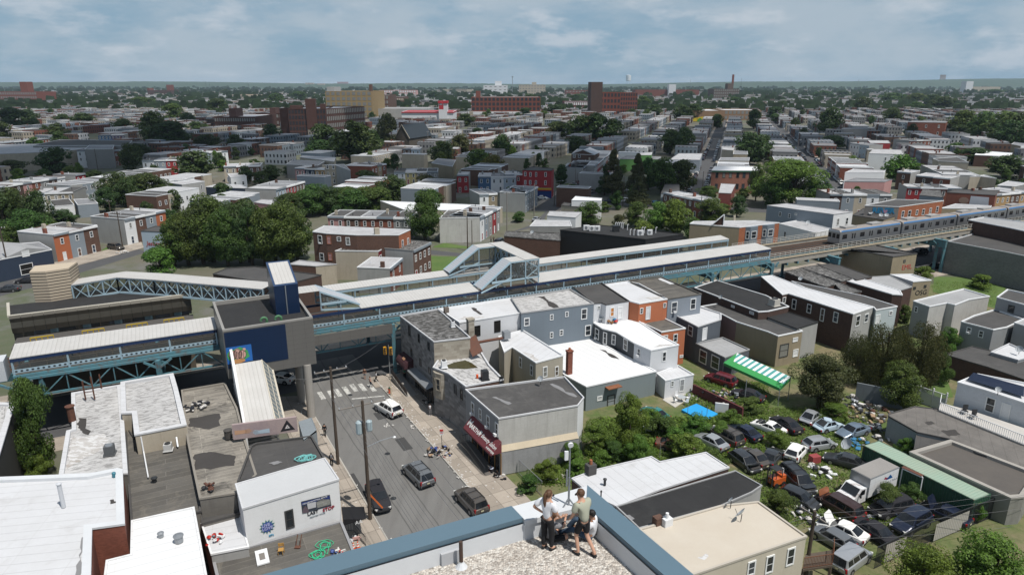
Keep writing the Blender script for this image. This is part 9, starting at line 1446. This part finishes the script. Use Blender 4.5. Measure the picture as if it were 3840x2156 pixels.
for own,k,z,pts,m in(('slate_blue_house','C',9.24,((232,512),(290,508),(428,612),(378,615)),PK),('white_burnt_rear_house','B',9.04,((1945,612),(1968,610),(2050,668),(2028,675)),PK),('white_burnt_rear_house','B',9.04,((1820,720),(1880,690),(2040,685),(2060,698)),PO),('white_roof_warehouse','C',3.57,((790,985),(850,1000),(970,1075),(900,1060)),PK),('white_terrace_house','C',6.12,((1280,965),(1330,945),(1480,935),(1440,952)),PO),('beige_middle_house','C',6.44,((100,1010),(180,1030),(240,1085),(190,1090)),PO),('large_white_roof_building','E',7.17,((605,1165),(585,1175),(565,1300),(555,1480),(590,1480),(600,1260)),PGR),('large_white_roof_building','E',7.17,((790,905),(815,900),(818,915),(836,915),(834,925),(792,935)),PK),('stained_roof_building','E',6.44,((560,320),(620,320),(635,440),(600,430),(560,390)),PK),('stained_roof_building','E',6.44,((520,460),(740,430),(780,480),(700,560),(480,680),(500,560)),PO),('ribbed_roof_building','E',6.24,((1360,320),(1575,285),(1580,370),(1500,400),(1350,380)),PK),('ribbed_roof_building','E',6.24,((1395,580),(1500,560),(1690,590),(1680,660),(1400,690)),PK),('beauty_salon','F',6.74,((1690,170),(1720,165),(1836,215),(1810,225)),PGR),('beauty_salon','G',6.74,((270,75),(290,72),(470,165),(455,170)),PGR),('orange_house','C',9.04,((1200,520),(1330,500),(1380,522),(1260,540)),PO),('grey_house','C',9.04,((1320,350),(1370,340),(1490,395),(1430,400)),RW),('torn_tar_roof_building','F',6.48,((90,640),(150,625),(190,635),(130,655)),PGR),('black_roof_rowhouse','G',6.31,((800,1020),(840,1010),(880,1040),(845,1055)),PGR),('garage_tar_building','H',2.97,((1120,350),(1170,340),(1200,360),(1150,370)),PK),('garage_tar_building','H',2.97,((1240,410),(1340,400),(1380,440),(1300,450)),PK),('tan_roof_rowhouse','G',6.73,((1330,1320),(1400,1290),(1410,1310),(1380,1335)),PO)):patch(k,z,pts,m,own=own)  # first stained_roof_building patch paints the exhaust stack's cast shadow
cpl=[at('C',1912,1108,2.6),at('D',108,1340,2.6),at('D',205,1235,3.5),at('C',2035,1020,3.5)];o=tg('striped_canopy','green canopy with white stripes over the yard edge','canopy',cpl[0][:2]+(0,));ud=(cpl[1][0]-cpl[0][0],cpl[1][1]-cpl[0][1]);ul=math.hypot(*ud);ud=(ud[0]/ul,ud[1]/ul);GRN=mat('canopy_green',(.05,.32,.09),.6,amt=.15)
lp2=lambda p,q,f:tuple(p[i]+(q[i]-p[i])*f for i in range(3));m0,m1=lp2(cpl[0],cpl[3],.36),lp2(cpl[1],cpl[2],.36);b=MB();b.fc([cpl[0],cpl[1],m1,m0]);b.fc([cpl[1],cpl[0],cpl[0][:2]+(2.2,),cpl[1][:2]+(2.2,)]);b.fc([cpl[2],cpl[1],cpl[1][:2]+(2.2,),cpl[2][:2]+(2.9,)]);b.bd('green_border',GRN,o);b=MB();b.fc([m0,m1,cpl[2],cpl[3]]);b.bd('striped_sheet',mat('canopy_stripes',(.05,.3,.12),.6,'awning',amt=.1),o,uvd=ud);b=MB();b.fc([cpl[0],cpl[3],lp2(m0,m1,.1),lp2(cpl[0],cpl[1],.1)]);b.v=[(x,y,z+.01)for x,y,z in b.v];b.bd('end_border',GRN,o)
for i,p in enumerate(cpl):b=MB();b.bar((p[0],p[1],0),p,.08);b.bd('leg',GREYM,o)
pp=[at('G',*q,.12)for q in((1215,270),(1370,356),(1475,298),(1322,226))];b=MB();cn=[sum(p[i]for p in pp)/4 for i in range(3)];pi=ins_([p[:2]for p in pp[::1]],.0);b.fc([(p[0],p[1],.35)for p in pp]);b.f=[f[::-1]for f in b.f]
for i in range(4):p,q=pp[i],pp[(i+1)%4];b.fc([p[:2]+(.35,),q[:2]+(.35,),q[:2]+(0,),p[:2]+(0,)])
tag(b.bd('covered_pool',mat('pool_cover',(.02,.27,.6),.5,'plain',col2=(.03,.4,.75),amt=.35),base=tuple(cn)),'swimming pool under a bright blue cover','pool')
slab('patio',[at('G',*q)for q in((1170,245),(1255,190),(1345,190),(1300,130),(1180,120),(1080,190))],0,.06,mat('patio_concrete',(.5,.48,.44),.9))
f=at('G',1215,200,.06);o=tg('patio_table','round glass patio table among chairs by the pool','table',f);b=MB();b.lth((f[0],f[1],.74),[(.55,0),(.55,.03)],14);b.bd('tabletop',mat('table_glass',(.4,.43,.45),.2),o);b=MB();b.lth((f[0],f[1],.06),[(.25,0),(.04,.05),(.04,.68)],8);b.bd('stand',GREYM,o)
for i in range(4):
 a_=i*1.57+.4;c_=(f[0]+math.cos(a_)*1.05,f[1]+math.sin(a_)*1.05);o=tg('patio_chair','white metal patio chair %s the round table'%('right of','behind','left of','in front of')[i],'chair',c_+(.06,),'patio chairs');b=MB();b.box(c_[0],c_[1],.48,.45,.45,.04,a_);b.bd('seat',WHITE,o);b=MB();b.box(c_[0]+math.cos(a_)*.22,c_[1]+math.sin(a_)*.22,.75,.04,.45,.5,a_);b.bd('backrest',WHITE,o);b=MB();[b.bar((c_[0]+dx,c_[1]+dy,.06),(c_[0]+dx,c_[1]+dy,.48),.035)for dx in(-.18,.18)for dy in(-.18,.18)];b.bd('legs',WHITE,o)
wpn('brick_yard_wall','low dark red brick wall beside the pool, topped with junk','wall',at('G',1655,320),at('G',1300,145),0,1.5,mat('dark_red_brick',(.12,.035,.035),.9,'brick'),.25);heap('wall_junk','bags and car parts strewn along the red brick wall',at('G',1500,170,1.),34,2.6,.5,[SCR,SCS,BAGK,PAP,CRD],'scrap',17,.4);heap('junk_pile','black bags and a tan chair at the end of the brick wall',at('G',1300,130),16,1.,1.,[BAGK,BAGK,CRD,RED],'scrap',18,.5)
f=at('G',1500,285);b=MB();b.box(f[0],f[1],.75,1.7,.25,1.4,UA-.75);tag(b.bd('mattress',mat('mattress_white',(.62,.62,.63),.9),base=f),'white mattress leaning against the brick wall','mattress');f=at('G',980,400,.3);b=MB();b.lth(f,[(.2,0),(.7,.1),(.8,.5),(.2,.9)],8);tag(b.bd('plastic_shell',WHITE,base=f),'white plastic shell in the weeds by the vine tree','debris')
for(k,x,y,n,rad,hg,sd,sz),lb in((('H',720,290,60,3.2,1.,20,.55),'scrap heap of car parts and boards against the grey wall'),(('H',790,430,40,2.2,1.3,21,.6),'heap of silver and black car panels by the garage'),(('H',640,505,24,1.6,.7,22,.5),'blue tarp and rags at the container end'),(('H',370,715,22,1.5,.6,23,.6),'white car panels lying in the grass before the box truck'),(('H',610,215,24,2.4,.9,24,.6),'dark car parts at the foot of the grey wall'),(('H',690,1010,14,.9,.6,25,.4),'bumper scraps between brown minivan and black SUV'),(('H',230,1010,26,1.8,.7,26,.5),'tangle of car parts below the dark wagon')):
 heap('scrap_heap',lb,at(k,x,y),n,rad,hg,{22:[BLT,BLT,SCS,PAP],23:[WHITE,WHITE,PAP,SCR],20:[SCR,SCS,WOOD,RUS,PAP,CRD]}.get(sd,[SCR,SCS,SCS,PAP,SCR]),'scrap',sd,sz)
f=at('H',330,640);b=MB();b.box(f[0],f[1],.5,1.1,.8,.9,.3);tag(b.bd('red_tool_cabinet',mat('dull_red',(.3,.06,.06),.6),base=f),'dull red metal cabinet in the grass by the charcoal sedan','cabinet');dish('H',565,550,.8,'large satellite dish on a post in the yard',.75,190)
wpn('grey_yard_wall','high grey rendered wall under the willows at the yard end','wall',at('H',620,190),at('H',960,260),0,2.6,mat('yard_wall_grey',(.2,.225,.245),.85,'stucco',amt=.3),.2)
b=MB();o=tg('white_lattice_fence','white panel fence with lattice top beside the grass strip','fence',at('H',1110,200));pa,pb=at('H',985,175),at('H',1262,270);d_=Vector(pb)-Vector(pa);b.fc([pa,pb,pb[:2]+(1.7,),pa[:2]+(1.7,)]);b.bd('panel',WHITE,o);b=MB();b2=MB()
for i in range(30):q=Vector(pa)+d_*i/29;b.bar(tuple(q+Vector((0,0,1.7))),tuple(q+d_/29+Vector((0,0,2.3))),.03);b.bar(tuple(q+Vector((0,0,2.3))),tuple(q+d_/29+Vector((0,0,1.7))),.03)
for i in range(4):q=Vector(pa)+d_*i/3;b2.bar(tuple(q),tuple(q+Vector((0,0,2.7))),.16)
b.bar(pa[:2]+(2.32,),pb[:2]+(2.32,),.08);b.bd('lattice',WHITE,o);b2.bd('posts',WHITE,o)
dk=[at('H',*q,3.1)for q in((1225,262),(1500,375),(1860,520))];o=rlg('deck_railing','white baluster railing round the deck of the solar house',[at('H',1235,205,3.15),dk[0],dk[1],dk[2]],1.05,WHITE,.22,post=.07);slab('deck_floor',[dk[0],dk[2],at('H',1860,400,3.1),at('H',1500,280,3.1),at('H',1240,210,3.1)],2.9,3.12,mat('deck_boards',(.5,.48,.45),.8))
for i,(x,y)in enumerate(((1405,290),(1470,325))):f=at('H',x,y,3.15);o=tg('deck_chair','black deck chair, %s of two on the white deck'%('left','right')[i],'chair',f);b=MB();b.box(*f[:2],3.6,.6,.6,.06);b.bd('seat',DARKM,o);b=MB();b.box(f[0]+.2,f[1]+.25,3.95,.6,.08,.7);b.bd('backrest',DARKM,o);b=MB();[b.bar((f[0]+dx,f[1]+dy,3.15),(f[0]+dx,f[1]+dy,3.6),.05)for dx in(-.25,.25)for dy in(-.25,.25)];b.bd('legs',DARKM,o)
o=rlg('iron_fence','black iron picket fence along the bottom edge of the salvage yard',[at('H',760,1400),at('H',1100,1230),at('H',1690,1000)],2.3,DARKM,.16,post=.07);b=MB()
for u0,u1 in((.06,.2),(.42,.68)):p,q=Vector(at('H',760,1400)),Vector(at('H',1690,1000));A_,B_=p.lerp(q,u0),p.lerp(q,u1);b.fc([tuple(A_+Vector((.1,.1,.2))),tuple(B_+Vector((.1,.1,.2))),tuple(B_+Vector((.1,.1,2.1))),tuple(A_+Vector((.1,.1,2.1)))])
b.bd('slat_screen',mat('pale_slats',(.42,.4,.36),.8,'corr'),o)
f=at('H',380,1330);o=tg('wooden_stair_deck','brown wooden deck with balusters behind the tan house','deck',f);pa,pb,pc=at('H',265,1310,3.),at('H',300,1300,3.),at('H',440,1270,3.);b=MB();b.prs([at('H',250,1400,3)[:2],at('H',460,1370,3)[:2],at('H',465,1260,3)[:2],at('H',270,1290,3)[:2]],2.75,2.95);b.bd('floor',WOOD,o);rlg('','',[at('H',250,1400,2.95),at('H',460,1370,2.95),at('H',465,1260,2.95)],1.1,mat('brown_stain',(.16,.07,.04),.8),.14,parent=o);b=MB();[b.bar(at('H',x,y,2.8)[:2]+(0,),at('H',x,y,2.8),.12)for x,y in((250,1400),(455,1370),(462,1265))];b.bd('posts',WOOD,o)
o=tg('awning_frame','white steel frame with brown strip roof against the container','frame',at('H',1040,850));fa,fb=at('H',965,680,2.9),at('H',1110,745,2.9);b=MB();b.bar(fa,fb,.12);[b.bar(p,p[:2]+(0,),.08)for p in(fa,fb)];b.bd('frame',WHITE,o);b=MB();b.bar((fa[0]+.1,fa[1]+.2,2.98),(fb[0]+.1,fb[1]+.2,2.98),.5,.06);b.bd('strip_roof',RUS,o)
rl_=rlg('chain_link_fence','chain-link fence between the weedy yard and the street corner',[at('G',50,720),at('G',215,880)],1.8,GREYM,2.,panel=None);b=MB();pa,pb=at('G',50,720),at('G',215,880);b.fc([pa,pb,pb[:2]+(1.8,),pa[:2]+(1.8,)]);b.bd('mesh',clg('chain_mesh',(.3,.32,.32),.3),rl_)
for i,(x,y,h)in enumerate(((1258,300,1.6),(1355,355,1.8),(1395,320,1.8),(1300,400,1.8),(1660,270,4.5),(1100,460,2.),(1058,620,2.2))):f=at('G',x,y);b=MB();b.tube([f,(f[0],f[1],h)],.035 if h<3 else .06,6);tag(b.bd('fence_post',GREYM,base=f),'%s steel fence post counted from left to right near the pool'%ORD[(3,5,6,4,7-1,2,1)[i]-1]if h<3 else 'tall grey post at the end of the brick wall','post','fence posts')
a,b_,t,n,L=edge(bbp,nre(bbp,'D',1240,220,8.2));q=Vector(onp('D',1205,272,a,t))+Vector((n[0],n[1],0))*.03;let_('EMIL',bb,tuple(q),(t[0],t[1],0),(0,0,1),1.5,mat('spray_red',(.45,.06,.05),.8),name='graffiti');a,b_,t,n,L=edge(gpz,nre(gpz,'D',1390,470,5.6));q=Vector(onp('D',1325,500,a,t))+Vector((n[0],n[1],0))*.03;let_('OSG',gb,tuple(q),(t[0],t[1],0),(0,0,1),1.4,INK,name='graffiti')
CP=[]
for kd,pm in(('sedan',PSV),('suv',PDG),('hatch',PW)):
 t_=tg('parked_car','proto','car',(0,0,0));crmh(kd,pm,t_);[bpy.data.objects.remove(c)for c in list(t_.children)if c.name.split('.')[0]in('mirror','grille','number_plate','wheel_arch','rear_bumper')];CP.append(t_)
PNT=[(PW,'white'),(PSV,'silver'),(PBK,'black'),(PDG,'charcoal'),(PNV,'navy'),(PMR,'maroon'),(PGY,'grey'),(PBL_,'pale blue')];cr_=random.Random(31);CC={}
for s0,t0,t1,nm in((-11.7,285,560,'mural street'),(44.2,300,640,'long car-lined street'),(-60,285,380,'street left of the mural street')):
 for e in(-1,1):
  tt=t0+cr_.uniform(0,6);k=0
  while tt<t1:
   if cr_.random()<.72 and abs(tt-385)>9 and abs(tt-520)>9:
    x,y,_=gr(s0+e*3.1,tt);pm,pn=cr_.choice(PNT);c_=dup(cr_.choice(CP));c_.location=(x,y,.01);c_.rotation_euler=(0,0,math.pi/2-WT+(math.pi if e>0 else 0));k+=1;c_['label']='%s car, %s along the %s kerb of the %s'%(pn,ORD[min(k,30)-1],'left' if e<0 else 'right',nm);c_['group']=FG
    for ch in c_.children:
     if ch.name.startswith('body'):setmat(ch,pm)
   tt+=cr_.uniform(5.6,8)
for t_ in CP:
 for c in list(t_.children):[bpy.data.objects.remove(g)for g in list(c.children)];bpy.data.objects.remove(c)
 bpy.data.objects.remove(t_)
